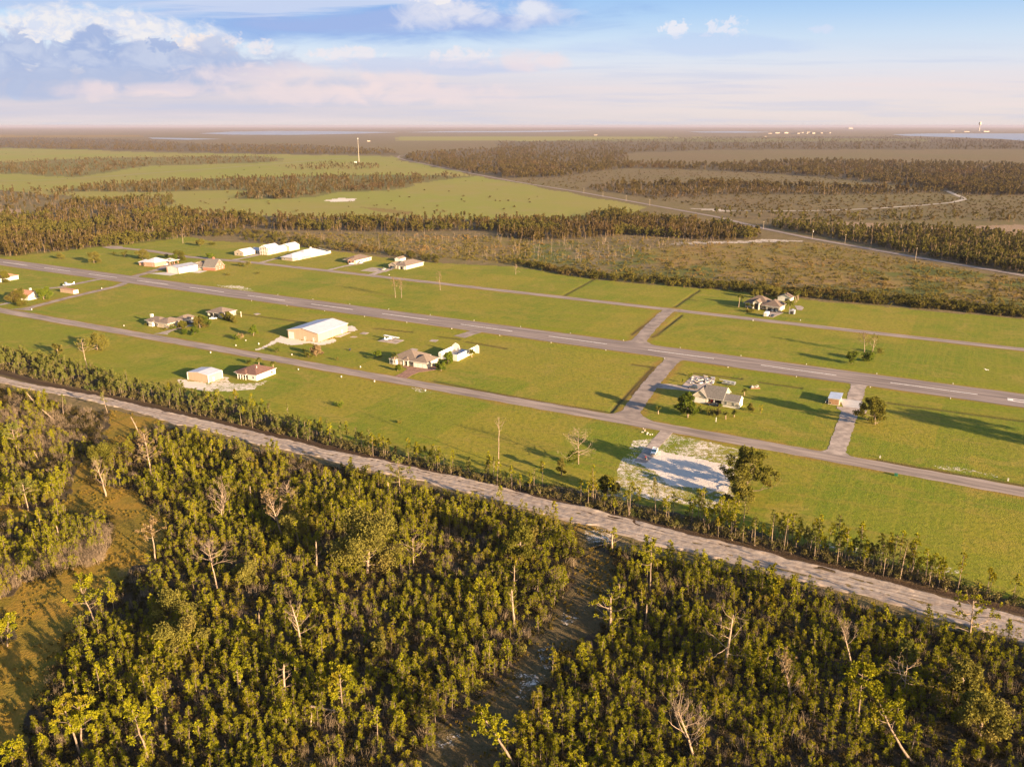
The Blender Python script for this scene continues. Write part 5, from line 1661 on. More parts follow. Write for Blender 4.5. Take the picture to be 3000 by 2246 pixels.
# flying bird
p = G(2890, 1083)
o = thing('white_bird', 'white bird flying low over the lawn at the right', 'bird', (p.x * 0.97, p.y * 0.97, 3.5), R(20))
bm_ = MB()
bm_.loft([[(x, math.cos(k * 1.047) * w, zz + math.sin(k * 1.047) * w) for k in range(6)] for x, w, zz in ((-0.75, 0.03, 0), (-0.4, 0.14, 0), (0, 0.19, 0), (0.35, 0.12, 0.03), (0.6, 0.07, 0.1), (0.9, 0.015, 0.1))])
for s in (-1, 1):
    bm_.add([(0.25, s * 0.1, 0.08), (-0.3, s * 0.1, 0.08), (-0.35, s * 0.9, 0.35), (0.15, s * 0.9, 0.38), (-0.45, s * 1.6, 0.2), (-0.1, s * 1.55, 0.22)], [(0, 1, 2, 3), (3, 2, 4, 5)])
bm_.build('body', M['white'], o)
# power poles along the country road
for q, top, where in (((2379, 701), (2380, 672), 'with transformer can, leftmost of the three near poles'), ((2475, 713), (2476, 689), 'second from the left of the three near poles'), ((2681, 765), (2685, 725), 'nearest and tallest, leaning slightly'),
                      ((2236, 672), (2237, 653), 'behind the scrub at the end of the tree belt'), ((1903, 603), (1903, 588), 'opposite the sand road junction'), ((1834, 589), (1834, 575), 'beside the far pasture edge'), ((1766, 577), (1766, 564), 'farther along the pasture edge'), ((1710, 566), (1710, 555), 'farthest of the row')):
    h = max(9.5, HT(q, top))
    o = thing('power_pole', 'wooden power pole with crossarm ' + where, 'power pole', tuple(G(*q)), R(-40), 'power poles along the country road')
    MB().tube([(0, 0, 0), (0.1, 0, h)], [0.2, 0.13], 7).build('pole', M['pole'], o)
    MB().box(0, 0.2, -1.6, 1.6, h - 0.7, h - 0.5).build('crossarm', M['pole'], o)
    if 'transformer' in where:
        MB().tube([(0.5, 0, h - 2.8), (0.5, 0, h - 1.6)], 0.4, 10).build('transformer', M['white'], o)


# ------------------------------------------------------------------ plants
class PB:
    """plant prototype: quads only; material 0 = wood, 1 = leaves"""

    def __init__(s, seed):
        s.V, s.Q, s.M = [], [], []
        s.r = random.Random(seed)

    def quad(s, a, b, c, d, mi):
        o = len(s.V)
        s.V += [tuple(a), tuple(b), tuple(c), tuple(d)]
        s.Q.append((o, o + 1, o + 2, o + 3))
        s.M.append(mi)

    def tube(s, pts, rad, sides=5, mi=0):
        o = len(s.V)
        n = len(pts)
        pts = [Vector(p) for p in pts]
        for i, p in enumerate(pts):
            d = (pts[min(i + 1, n - 1)] - pts[max(i - 1, 0)])
            d = d.normalized() if d.length > 1e-6 else Vector((0, 0, 1))
            a = d.cross(Vector((0.31, 0.92, 0.17))).normalized()
            b = d.cross(a)
            for k in range(sides):
                t = 2 * math.pi * k / sides
                s.V.append(tuple(p + (a * math.cos(t) + b * math.sin(t)) * rad[i]))
        for i in range(n - 1):
            for k in range(sides):
                k2 = (k + 1) % sides
                s.Q.append((o + i * sides + k, o + i * sides + k2, o + (i + 1) * sides + k2, o + (i + 1) * sides + k))
                s.M.append(mi)

    def rv(s):
        while True:
            v = Vector((s.r.uniform(-1, 1), s.r.uniform(-1, 1), s.r.uniform(-1, 1)))
            if 0.05 < v.length < 1:
                return v.normalized()

    def tuft(s, c, n, L, w, axis=(0, 0, 1), bias=0.55, mi=1):
        """needles radiating from a shoot"""
        c, ax = Vector(c), Vector(axis)
        for _ in range(n):
            d = (s.rv() + ax * bias).normalized()
            sd_ = d.cross(s.rv()).normalized()
            l = L * s.r.uniform(0.7, 1.15)
            b0 = c + d * l * 0.08
            s.quad(b0 - sd_ * w * 0.3, b0 + sd_ * w * 0.3, c + d * l + sd_ * w * 0.5, c + d * l - sd_ * w * 0.5, mi)

    def leaves(s, c, n, rad, size, mi=1, flat=0.8):
        """leaf sprays filling a clump"""
        c = Vector(c)
        for _ in range(n):
            v = s.rv() * (s.r.random() ** 0.45)
            p = c + Vector((v.x * rad, v.y * rad, v.z * rad * flat))
            a = s.rv()
            b = a.cross(s.rv()).normalized()
            l, w = size * s.r.uniform(0.6, 1.3), size * s.r.uniform(0.35, 0.7)
            s.quad(p - a * l - b * w * 0.6, p - a * l * 0.2 + b * w, p + a * l + b * w * 0.4, p + a * l * 0.3 - b * w, mi)

    def limb(s, p, d, L, r0, depth, tips, up=0.15, sides=4, twist=0.28, fork=(2, 3), mi=0, rend=0.35):
        p, d = Vector(p), Vector(d).normalized()
        n = 4
        pts, rad = [p.copy()], [r0]
        dirs = [d]
        for i in range(n):
            d = (d + s.rv() * twist + Vector((0, 0, up))).normalized()
            p = p + d * L / n
            pts.append(p.copy())
            rad.append(r0 * (1 - (1 - rend) * (i + 1) / n))
            dirs.append(d)
        s.tube(pts, rad, sides, mi)
        tips.append((pts[-1], dirs[-1], depth))
        if depth > 0:
            for _ in range(s.r.randint(*fork)):
                i = s.r.randint(1, n)
                ax = s.rv()
                nd = (dirs[i] + (ax - dirs[i] * ax.dot(dirs[i])) * s.r.uniform(0.5, 1.0)).normalized()
                s.limb(pts[i], nd, L * s.r.uniform(0.4, 0.65), rad[i] * 0.62, depth - 1, tips, up, max(3, sides - 1), twist, fork, mi)

    def trunk(s, h, r0, r1=0.3, lean=(0, 0), bend=0.0, sides=6, n=6, mi=0):
        pts = []
        for i in range(n + 1):
            t = i / n
            w = 0.012 * h * (s.r.random() - 0.5) if 0 < i else 0
            pts.append(Vector((lean[0] * (t ** (1 + bend)) + w, lean[1] * (t ** (1 + bend)) + w, h * t)))
        s.tube(pts, [r0 * (1 - (1 - r1) * i / n) for i in range(n + 1)], sides, mi)
        return lambda t: pts[min(int(t * n), n - 1)].lerp(pts[min(int(t * n), n - 1) + 1], t * n - min(int(t * n), n - 1))

    def arr(s):
        return np.array(s.V, np.float32), np.array(s.Q, np.int32), np.array(s.M, np.int32)


def young_pine(seed, h, dens=1.0, L=0.33, w=0.055):
    b = PB(seed)
    at = b.trunk(h * 0.95, 0.035 + 0.009 * h, 0.3, (b.r.uniform(-.25, .25), b.r.uniform(-.25, .25)), 0.3, 4, 4)
    n = int((6 + 3.2 * h) * dens)
    lo = b.r.uniform(0.14, 0.38)
    for i in range(n):
        t = lo + (1 - lo) * (i + b.r.random()) / n
        p = at(min(t, 0.98))
        a = b.r.uniform(0, 6.283)
        ln = (0.25 + (1 - t)) ** 0.7 * 0.135 * h * b.r.uniform(0.4, 1.3) + 0.1
        e = Vector(p) + Vector((math.cos(a) * ln, math.sin(a) * ln, ln * b.r.uniform(0.35, 0.9)))
        b.tube([p, e], [0.022, 0.012], 3)
        b.tuft(e, b.r.randint(14, 21), L * b.r.uniform(0.75, 1.15), w, (math.cos(a) * 0.5, math.sin(a) * 0.5, 0.9), 0.55)
        if ln > 0.75 and b.r.random() < 0.4:
            b.tuft(Vector(p).lerp(e, 0.6), 7, L * 0.85, w, (0, 0, 1), 0.5)
    b.tuft(at(1.0), 22, L * 1.2, w, (0, 0, 1), 0.8)
    return b.arr()


def slender_pine(seed, h, lean=(0, 0), crown=0.45, L=0.5, w=0.17, dens=1.0):
    b = PB(seed)
    at = b.trunk(h, 0.05 + 0.009 * h, 0.3, lean, 0.3, 5, 6)
    n = int((9 + 1.1 * h) * dens)
    for i in range(n):
        t = 1 - crown * ((i + b.r.random()) / n)
        p = at(min(t, 0.99))
        a = b.r.uniform(0, 6.283)
        ln = (0.30 + (1 - t) / crown * 0.70) * b.r.uniform(0.5, 1.3) * (0.09 * h + 0.35)
        e = Vector(p) + Vector((math.cos(a) * ln, math.sin(a) * ln, ln * b.r.uniform(0.1, 0.7)))
        b.tube([p, e], [0.03, 0.015], 3)
        b.tuft(e, 11, L, w, (math.cos(a) * .4, math.sin(a) * .4, 0.8), 0.5)
        if b.r.random() < 0.5:
            b.tuft(Vector(p).lerp(e, 0.6), 7, L * 0.8, w, (0, 0, 1), 0.4)
    b.tuft(at(1.0), 14, L * 1.1, w, (0, 0, 1), 0.7)
    for i in range(b.r.randint(1, 5)):          # dead lower stubs
        p = at(b.r.uniform(0.2, 0.55))
        a = b.r.uniform(0, 6.283)
        b.tube([p, p + Vector((math.cos(a), math.sin(a), 0.2)) * b.r.uniform(0.3, 0.9)], [0.025, 0.01], 3)
    return b.arr()


def tall_pine(seed, h, lean=(0, 0), spread=2.6, crown=0.5, nl=13, L=0.62, w=0.2, bare=0.0, r0=None, bend=0.2, dens=1.0, top=True):
    b = PB(seed)
    at = b.trunk(h, r0 or (0.07 + 0.012 * h), 0.35, lean, bend, 7, 7)
    for i in range(nl):
        t = 1 - crown * (i + b.r.random() * 0.8) / nl
        p = at(min(t, 0.985))
        a = i * 2.4 + b.r.uniform(-0.5, 0.5)
        ln = spread * b.r.uniform(0.55, 1.1) * (0.45 + 0.55 * min(1, (1 - t) / crown * 1.6))
        tips = []
        b.limb(p, (math.cos(a), math.sin(a), b.r.uniform(0.05, 0.5)), ln, 0.035 + 0.016 * ln, 1, tips, 0.08, 4, 0.25, (2, 4))
        for (q, d, dep) in tips:
            if b.r.random() < bare:
                continue
            b.tuft(q, int(15 * dens), L, w, d + Vector((0, 0, 0.5)), 0.5)
            b.tuft(q - d * L * 0.8, int(9 * dens), L * 0.85, w, d + Vector((0, 0, 0.6)), 0.4)
    if top:
        b.tuft(at(1.0), 22, L * 1.1, w, (0, 0, 1), 0.6)
    return b.arr()


def dead_tree(seed, h, lean=(0, 0), spread=2.5, nl=10, lo=0.35, depth=2, up=0.12, r0=None, bend=0.3, rise=(0.2, 0.9), twist=0.3, fork=(2, 3), broken=False, tipw=None):
    b = PB(seed)
    at = b.trunk(h, r0 or (0.08 + 0.013 * h), 0.55 if broken else 0.3, lean, bend, 6, 7)
    tips = []
    for i in range(nl):
        t = lo + (1 - lo) * (i + b.r.random() * 0.7) / max(nl, 1)
        a = i * 2.4 + b.r.uniform(-0.6, 0.6)
        ln = 1.35 * spread * b.r.uniform(0.6, 1.1) * (1.15 - 0.6 * (t - lo) / (1 - lo + 1e-6))
        b.limb(at(min(t, 0.97)), (math.cos(a), math.sin(a), b.r.uniform(*rise)), ln, 0.03 + 0.014 * ln, depth, tips, up, 4, twist, fork)
    if tipw:
        for q, d, dep in tips:
            b.tuft(q, 7, tipw, tipw * 0.3, d, 0.6)
    elif not broken:
        for q, d, dep in tips:
            b.tuft(q - d * 0.3, 3, 0.9, 0.03, d, 1.3, 0)
    if broken:
        p = at(1.0)
        for k in range(3):
            a = k * 2.1
            b.tube([p, p + Vector((math.cos(a) * 0.1, math.sin(a) * 0.1, b.r.uniform(0.2, 0.6)))], [0.07, 0.015], 3)
    return b.arr()


def oak_tree(seed, h, w, lean=(0, 0), nl=9, clump=None, n=46, size=0.34, lo=0.22, gaps=0.12):
    b = PB(seed)
    at = b.trunk(h * 0.55, 0.06 + 0.026 * h, 0.5, (lean[0] * .5, lean[1] * .5), 0.3, 7, 5)
    c = clump or max(0.5, w * 0.17)
    tips = []
    for i in range(nl):
        a = i * 2.4 + b.r.uniform(-.4, .4)
        t = lo + (0.98 - lo) * (i + 0.5) / nl
        el_ = -0.12 + 1.5 * (i / nl) ** 1.3
        ln = (w * 0.46) * b.r.uniform(0.7, 1.1) * (1.05 - 0.35 * i / nl)
        b.limb(at(min(t * 1.2, 1.0)), (math.cos(a), math.sin(a), el_), ln, 0.04 + 0.02 * ln, 2, tips, 0.1, 4, 0.3, (2, 3))
    for q, d, dep in tips:
        if b.r.random() < gaps:
            continue
        k = b.r.uniform(0.6, 1.25)
        q = Vector((max(-w * .55, min(w * .55, q.x)), max(-w * .55, min(w * .55, q.y)), max(h * 0.16, min(h * 0.96, q.z))))
        b.leaves(q, int(n * 2.6 * k * k * (1 if dep < 2 else 0.6)), c * k, max(size * 0.85, w * 0.021))
    return b.arr()


def bush(seed, h, w, n=150, size=0.22, stems=5):
    b = PB(seed)
    size = max(size, w * 0.07)
    n = int(n * max(1, w / 2.5))
    stems = int(stems * max(1, w / 3))
    for i in range(stems):
        a = b.r.uniform(0, 6.283)
        e = Vector((math.cos(a) * w * 0.3, math.sin(a) * w * 0.3, h * b.r.uniform(0.5, 0.85)))
        b.tube([(0, 0, 0), e * 0.5 + Vector((0, 0, h * .08)), e], [0.05, 0.035, 0.015], 3)
        b.leaves(e, int(n / stems * 0.6), w * 0.26, size)
    for i in range(stems):
        a = b.r.uniform(0, 6.283)
        q = b.r.uniform(0.1, 0.36) * w
        b.leaves((math.cos(a) * q, math.sin(a) * q, h * b.r.uniform(0.2, 0.6)), int(n / stems * 0.5), w * 0.2, size)
    return b.arr()


def palm_tree(seed, h, r=1.7, n=26, w=0.30):
    b = PB(seed)
    b.trunk(h, 0.24, 0.75, (b.r.uniform(-.3, .3), 0), 0.2, 7, 6)
    top = Vector((0, 0, h))
    for i in range(n):
        a = i * 2.4 + b.r.uniform(-.2, .2)
        el_ = b.r.uniform(-0.5, 1.1)
        d = Vector((math.cos(a) * math.cos(el_), math.sin(a) * math.cos(el_), math.sin(el_)))
        p = top.copy()
        sd_ = Vector((-math.sin(a), math.cos(a), 0))
        for k in range(3):
            q = p + d * r / 3
            w0, w1 = w * (0.35, 1.0, 0.9)[k], w * (1.0, 0.9, 0.15)[k]
            b.quad(p - sd_ * w0, p + sd_ * w0, q + sd_ * w1, q - sd_ * w1, 1)
            up = sd_.cross(d)
            b.quad(p + up * w0 * 0.5, p - up * w0 * 0.5, q - up * w1 * 0.6, q + up * w1 * 0.6, 1)
            p = q
            d = (d + Vector((0, 0, -0.42))).normalized()
    return b.arr()


def stick_patch(seed, h, w, n=26):
    """a clump of bare leaning stems"""
    b = PB(seed)
    for i in range(n):
        x, y = b.r.uniform(-w, w), b.r.uniform(-w, w)
        d = Vector((b.r.uniform(-.35, .35), b.r.uniform(-.35, .35), 1)) * h * b.r.uniform(0.5, 1.1)
        p = Vector((x, y, 0))
        b.tube([p, p + d * 0.6, p + d + b.rv() * 0.15], [0.03, 0.022, 0.008], 3)
        for k in range(2):
            q = p + d * b.r.uniform(0.35, 0.85)
            b.tube([q, q + (b.rv() + Vector((0, 0, 0.6))) * 0.45 * h * 0.4], [0.014, 0.006], 3)
    return b.arr()


def low_shrub(seed, h, w, n=44, size=0.2):
    b = PB(seed)
    for i in range(5):
        a = b.r.uniform(0, 6.283)
        q = b.r.uniform(0, 0.4) * w
        b.leaves((math.cos(a) * q, math.sin(a) * q, h * b.r.uniform(0.25, 0.75)), n // 5, w * 0.3, size, 1, 0.8)
    return b.arr()


def far_tree(seed, h, crown=0.5, nt=9, L=1.3, w=0.6, spread=1.5, bare=False):
    b = PB(seed)
    b.trunk(h, 0.16, 0.4, (b.r.uniform(-.6, .6), b.r.uniform(-.6, .6)), 0.2, 3, 2)
    if bare:
        for i in range(5):
            a = b.r.uniform(0, 6.283)
            z = h * b.r.uniform(0.45, 0.95)
            b.tube([(0, 0, z), (math.cos(a) * spread * .7, math.sin(a) * spread * .7, z + 0.9)], [0.07, 0.03], 3)
        return b.arr()
    for i in range(nt):
        t = 1 - crown * (i + b.r.random()) / nt
        a = b.r.uniform(0, 6.283)
        q = spread * b.r.uniform(0.1, 1) * (0.4 + 0.6 * (1 - t) / crown)
        b.leaves((math.cos(a) * q, math.sin(a) * q, h * t), 6, L * 0.75, L * 0.55)
    return b.arr()


def scatter(name, protos, P, pi, yaw, scale, mats, label, zs=None, jitter_lean=0.06):
    """ONE mesh of uncountable plants: prototype pi[i] copied to P[i]"""
    Vs, Qs, Ms = [], [], []
    off = 0
    for k, (v, q, m) in enumerate(protos):
        idx = np.where(pi == k)[0]
        if not len(idx):
            continue
        c, s = np.cos(yaw[idx])[:, None], np.sin(yaw[idx])[:, None]
        sc = scale[idx][:, None]
        lx, ly = (rng.random(len(idx)) - .5)[:, None] * 2 * jitter_lean, (rng.random(len(idx)) - .5)[:, None] * 2 * jitter_lean
        zz = v[None, :, 2] * sc * (1 if zs is None else zs[idx][:, None])
        X = (v[None, :, 0] * c - v[None, :, 1] * s) * sc + P[idx, 0][:, None] + lx * zz
        Y = (v[None, :, 0] * s + v[None, :, 1] * c) * sc + P[idx, 1][:, None] + ly * zz
        Z = zz + (P[idx, 2][:, None] if P.shape[1] > 2 else 0)
        Vs.append(np.stack([X, Y, Z], -1).reshape(-1, 3))
        Qs.append((q[None] + (np.arange(len(idx)) * len(v))[:, None, None]).reshape(-1, 4) + off)
        Ms.append(np.tile(m, len(idx)))
        off += len(idx) * len(v)
    me = np_mesh(name, np.concatenate(Vs), np.concatenate(Qs), np.concatenate(Ms), [M[k] for k in mats])
    o = bpy.data.objects.new(name, me)
    COL.objects.link(o)
    return tag(o, label, kind='stuff')


def split_meshes(arr, mats, names=('trunk', 'crown')):
    v, q, m = arr
    out = []
    for k in (0, 1):
        f = q[m == k]
        if not len(f):
            continue
        used, inv = np.unique(f.ravel(), return_inverse=True)
        out.append((names[k], np_mesh(names[k], v[used], inv.reshape(-1, 4), None, [M[mats[k]]])))
    return out


def plant(name, label, cat, loc, arr=None, mats=None, parts=None, yaw=0.0, scale=1.0, group=None):
    r = thing(name, label, cat, tuple(loc), yaw, group)
    if scale != 1.0:
        r.scale = (scale,) * 3
    for nm, me in (parts or split_meshes(arr, mats)):
        o = bpy.data.objects.new(nm, me)
        COL.objects.link(o)
        o.parent = r
    return r


def span(base, top):
    """ground point, height and sideways lean of a tree from its foot and tip in the photograph"""
    P = G(*base)
    b = (1123 - top[1]) / FPX
    a = (top[0] - 1500) / FPX
    k = P.y / (CP + b * SP)
    return P, CAM_H + (-SP + b * CP) * k, a * k - P.x


def mpp(base):
    P = G(*base)
    return (P.y * CP + CAM_H * SP) / FPX


def proj(P):
    """places of world points in the photograph"""
    x, y, z = P[:, 0], P[:, 1], (P[:, 2] if P.shape[1] > 2 else 0 * P[:, 0]) - CAM_H
    d = y * CP - z * SP
    u = y * SP + z * CP
    return np.stack([1500 + FPX * x / d, 1123 - FPX * u / d], 1)


z1 = lambda x, y: (x * K1, 1100 + y * K1)
z2 = lambda x, y: (750 + x * K1, 1150 + y * K1)
z3 = lambda x, y: (1500 + x * K1, 1250 + y * K1)
z4 = lambda x, y: (2250 + x * K1, 1350 + y * K1)
z5 = lambda x, y: (x * K8, 1640 + y * K8)
z6 = lambda x, y: (700 + x * K8, 1640 + y * K8)
z7 = lambda x, y: (1400 + x * K8, 1640 + y * K8)
z8 = lambda x, y: (2200 + x * K8, 1640 + y * K8)
zl = lambda x, y: (x * K1, 660 + y * K1)
seed_ = [100]
LAND = []            # landmark trees, used to name the small pines round them


def sd():
    seed_[0] += 1
    return seed_[0]


def put(kind, foot, tip, label, w=None, mats=None, cat='tree', name=None, short=None, **kw):
    P, h, ln = span(foot, tip)
    m = mpp(foot)
    h = max(h, 0.6)
    W = w * m if w else None
    lean = (ln, 0)
    if kind == 'dead':
        kw['nl'] = int(kw.get('nl', 10) * 1.4)
        arr = dead_tree(sd(), h, lean, **{**dict(spread=(W or h * 0.4) * 0.5), **kw})
        mats = mats or ('deadwood', 'needlebrown')
        name = name or 'dead_tree'
    elif kind == 'snag':
        arr = dead_tree(sd(), h, lean, **{**dict(spread=h * 0.16, nl=4, depth=0, broken=True, r0=0.18 + 0.012 * h, lo=0.5), **kw})
        mats = mats or ('deadwood', 'needlebrown')
        name = name or 'broken_trunk'
    elif kind == 'pine':
        arr = tall_pine(sd(), h, lean, **{**dict(spread=(W or h * 0.45) * 0.5), **kw})
        mats = mats or ('bark', 'needle')
        name = name or 'tall_pine'
    elif kind == 'slender':
        arr = slender_pine(sd(), h, lean, **kw)
        mats = mats or ('bark', 'needle')
        name = name or 'slender_pine'
    elif kind == 'oak':
        arr = oak_tree(sd(), h, W or h, lean, **kw)
        mats = mats or ('bark', 'oak')
        name = name or 'oak_tree'
    elif kind == 'bush':
        arr = bush(sd(), h, W or h * 1.2, **kw)
        mats = mats or ('bark', 'bush')
        name = name or 'bush'
        cat = 'bush'
    elif kind == 'palm':
        arr = palm_tree(sd(), h, **kw)
        mats = mats or ('deadwood', 'palm')
        name = name or 'palm_tree'
        cat = 'palm'
    o = plant(name, label, cat, P, arr, mats)
    if short:
        LAND.append((np.array([P.x, P.y]), short))
    return o


# --- landmark trees of the wood in front
put('dead', z1(918, 1040), z1(835, 775), 'pale bare forked dead tree standing in the golden clearing at left', 64, nl=8, lo=0.25, up=0.3, rise=(0.5, 1.2), r0=0.34, short='the forked dead tree in the golden clearing')
put('dead', z1(1310, 862), z1(1240, 500), 'tall dying pine with a cone of bare brown twigs right of the golden clearing', 52, nl=26, lo=0.35, depth=1, tipw=0.5, rise=(0.0, 0.5), short='the dying cone shaped pine')
put('snag', z1(1195, 495), z1(1132, 358), 'splintered leaning snag by the upper golden patch below the track', nl=5, spread=1.2)
put('pine', z1(245, 1165), z1(190, 925), 'thin pale pine with flat crown at the left side of the golden clearing', 66, crown=0.42, bare=0.35, mats=('deadwood', 'needlepale'), short='the flat crowned pine at left')
put('pine', z1(145, 638), z1(95, 430), 'pale round crowned pine near the left edge above the clearing', 62, crown=0.6, bare=0.2, mats=('deadwood', 'needlepale'), short='the round pine near the left edge')
put('oak', z1(870, 765), z1(885, 600), 'dome shaped dark oak at the top of the golden clearing', 72, short='the dome shaped oak')
put('dead', z1(1915, 1255), z1(1920, 985), 'many branched bare grey tree spreading like a fan in the pines', 90, nl=12, lo=0.08, up=0.22, rise=(0.5, 1.4), short='the fan shaped bare tree')
put('pine', z1(1345, 1600), z1(1300, 1255), 'half dead flat topped pine at the right edge of the golden clearing', 52, crown=0.45, bare=0.3, mats=('deadwood', 'needlebrown'), short='the flat topped half dead pine')
put('dead', z5(1740, 235), z1(1800, 1505), 'leaning bare trunk with wide flat twiggy crown among the left pines', 84, nl=9, lo=0.6, up=0.1, depth=2, short='the leaning flat crowned bare trunk')
put('snag', z1(2172, 1118), z1(2160, 958), 'straight broken pole left of the leaning fan tree', nl=2)
put('snag', z1(520, 1430), z1(488, 1300), 'short broken pole rising from the dry thicket at left', nl=1)
put('snag', z1(475, 390), z1(365, 295), 'slanting grey trunk near the left end of the track', nl=3, bend=0.0)
put('snag', z1(305, 250), z1(230, 150), 'slanting trunk above it at the left end of the track, with twigs', nl=5)
put('slender', z1(550, 345), z1(538, 165), 'thin pale pine left of the track bend at left', mats=('deadwood', 'needlepale'))
put('slender', z1(928, 330), z1(880, 150), 'thin leaning pine beside the left part of the track', mats=('deadwood', 'needlepale'))
put('snag', z1(332, 728), z1(290, 652), 'short slanting stump in brush at the left', nl=1)
put('dead', z2(228, 1258), z2(100, 878), 'big leaning dead pine with a fan of fine bare branches', 66, nl=18, lo=0.35, up=0.2, depth=1, tipw=0.6, r0=0.3, rise=(0.4, 1.1), short='the big leaning dead pine')
put('dead', z2(282, 1005), z2(262, 795), 'upright dead pine with drooping twigs behind the big leaning one', 40, nl=16, lo=0.3, depth=1, rise=(0.0, 0.5), short='the upright dead pine behind the leaning one')
put('snag', z2(527, 1535), z2(518, 1288), 'tall bare pole in the middle of the left wood', nl=2, short='the tall bare pole')
put('snag', z2(1145, 925), z2(1140, 778), 'broken pole beside the one sided pine', nl=4)
put('pine', z2(1247, 898), z2(1222, 585), 'one sided pine with drooping crown just below the track', 62, crown=0.6, bare=0.1, mats=('bark', 'needlepale'), short='the one sided pine')
put('dead', z2(1362, 1500), z2(1352, 1255), 'dead forked trunk with half live arms right of the sprawling oaks', 78, nl=7, lo=0.25, depth=1, tipw=0.7, mats=('deadwood', 'needle'), rise=(0.3, 0.9), short='the forked trunk with half live arms')
put('dead', z2(2098, 616), z2(2100, 232), 'solitary tall bare trunk with small forked top on the mown field', 30, nl=6, lo=0.72, depth=1, up=0.25, r0=0.22, spread=2.2)
put('oak', z2(960, 1560), z2(1010, 1120), 'largest sprawling pale oak in the middle of the wood', 180, nl=12, mats=('deadwood', 'oakpale'), short='the largest sprawling oak')
put('oak', z2(300, 1270), z2(290, 1020), 'rounded oak beside the big leaning dead pine', 72, mats=('bark', 'oakpale'))
put('oak', z3(70, 1170), z3(70, 775), 'rounded green oak above the sandy grass path', 86, mats=('bark', 'oak'), short='the rounded oak above the sandy path')
put('snag', z3(862, 1088), z3(866, 930), 'stout broken stub with torn branches at the head of the sandy path', nl=5, spread=2.6, r0=0.35)
put('slender', z3(880, 1060), z3(885, 880), 'small bushy pine pressed against the stout broken stub')
put('pine', z3(1190, 1425), z3(1205, 1005), 'tall straight pine with spreading crown right of the sandy path', 74, crown=0.45, bare=0.1, short='the tall straight pine by the path')
put('slender', z3(1165, 1400), z3(1170, 1150), 'thin pine standing directly beside that tall straight pine')
put('snag', z3(930, 1458), z3(925, 1365), 'short stub with one bent arm above the spreading limb pine', nl=2, spread=1.8)
put('pine', z7(1060, 565), z7(1062, 298), 'gaunt pine with long level limbs and needle tufts at their ends, beside the path', 132, crown=0.85, nl=11, bare=0.25, dens=1.1, r0=0.42, top=False, mats=('deadwood', 'needle'), short='the gaunt pine with long level limbs')
put('dead', z3(575, 322), z3(570, 35), 'bare dead tree with level branches on the mown field left of the drive', 66, nl=15, lo=0.25, depth=2, rise=(-0.05, 0.5), up=0.1, r0=0.17)
put('bush', z3(520, 325), z3(515, 190), 'dark green ivy like bush at the foot of the bare dead tree', 34, n=420)
put('oak', z3(428, 415), z3(422, 232), 'narrow feathery tree left of the dark green bush', 26, mats=('bark', 'oakpale'), nl=7)
put('oak', z3(2030, 560), z3(2020, 185), 'biggest dark oak beside the white sand lot', 150, nl=15, n=34, gaps=0.25, clump=1.5, lo=0.03, short='the biggest dark oak')
put('oak', z3(1960, 680), z3(1960, 450), 'drooping olive tree just below the biggest dark oak', 60, mats=('bark', 'oakpale'))
put('slender', z3(1930, 970), z3(1930, 640), 'tallest thin pine of the strip below the biggest dark oak', crown=0.6)
put('oak', z3(825, 580), z3(820, 435), 'dark rounded shrub tree at the lawn corner by the track', 50)
put('slender', z3(700, 690), z3(700, 345), 'tallest pine of the pair left of the sandy scrape', crown=0.5)
put('slender', z3(770, 685), z3(690, 470), 'leaning pine beside that tallest pair', crown=0.4)
put('slender', z3(1240, 800), z3(1225, 445), 'tall pine with bare lower trunk below the white sand lot', crown=0.5, mats=('bark', 'needlepale'))
put('slender', z3(1007, 770), z3(992, 560), 'pine with thin bare trunk at the dark ditch below the lot', crown=0.3)
put('slender', z3(263, 515), z3(262, 305), 'single thin pine at the field edge below the bare dead tree', crown=0.4)
put('pine', z5(765, 532), z5(630, 190), 'leaning live pine on the edge of the lower golden clearing', 94, crown=0.62, nl=17, short='the leaning pine at the lower clearing')
put('pine', z5(645, 1562), z5(480, 1110), 'left one of the two big pines at the lower left corner', 72, crown=0.55, nl=16, short='the two big pines at lower left')
put('pine', z5(665, 1542), z5(625, 1110), 'right one of the two big pines at the lower left corner, forked', 84, crown=0.6, nl=14)
put('pine', z5(1205, 1656), z5(1045, 1180), 'forked thin crowned pine at the bottom edge left', 80, crown=0.5, nl=9, bare=0.25, short='the forked pine at the bottom edge')
put('snag', z5(1945, 1052), z5(1890, 880), 'thick pale broken trunk leaning left in the lower left wood', nl=0, r0=0.34, short='the thick pale broken trunk')
put('snag', z5(1330, 1382), z5(1325, 1268), 'short thick broken trunk near the forked pine at the bottom', nl=1, r0=0.3)
put('oak', z5(1430, 770), z5(1420, 500), 'pale silvery oak in the left wood, lower of two', 122, nl=11, mats=('deadwood', 'oakpale'), short='the lower silvery oak')
put('oak', z5(1370, 500), z5(1370, 295), 'pale silvery oak in the left wood, upper of two', 100, nl=10, mats=('deadwood', 'oakpale'), short='the upper silvery oak')
put('pine', z5(105, 1650), z5(90, 1490), 'broad low pine in the bottom left corner', 74, crown=0.8, nl=12)
put('pine', z5(60, 690), z5(70, 440), 'dark limbed pine cut by the left edge of the picture', 60, crown=0.7, bare=0.2)
put('dead', z6(500, 745), z6(425, 375), 'gnarled dead tree with raised arms and hanging twig bundle', 92, nl=8, lo=0.4, depth=1, up=0.25, rise=(0.1, 1.2), r0=0.36, bend=1.2, short='the gnarled dead tree with raised arms')
put('dead', z6(370, 1128), z6(358, 842), 'stout dead trunk with short level side branches', 42, nl=9, lo=0.4, depth=1, up=0.02, rise=(-0.1, 0.3), r0=0.34, broken=True, short='the stout dead trunk with side branches')
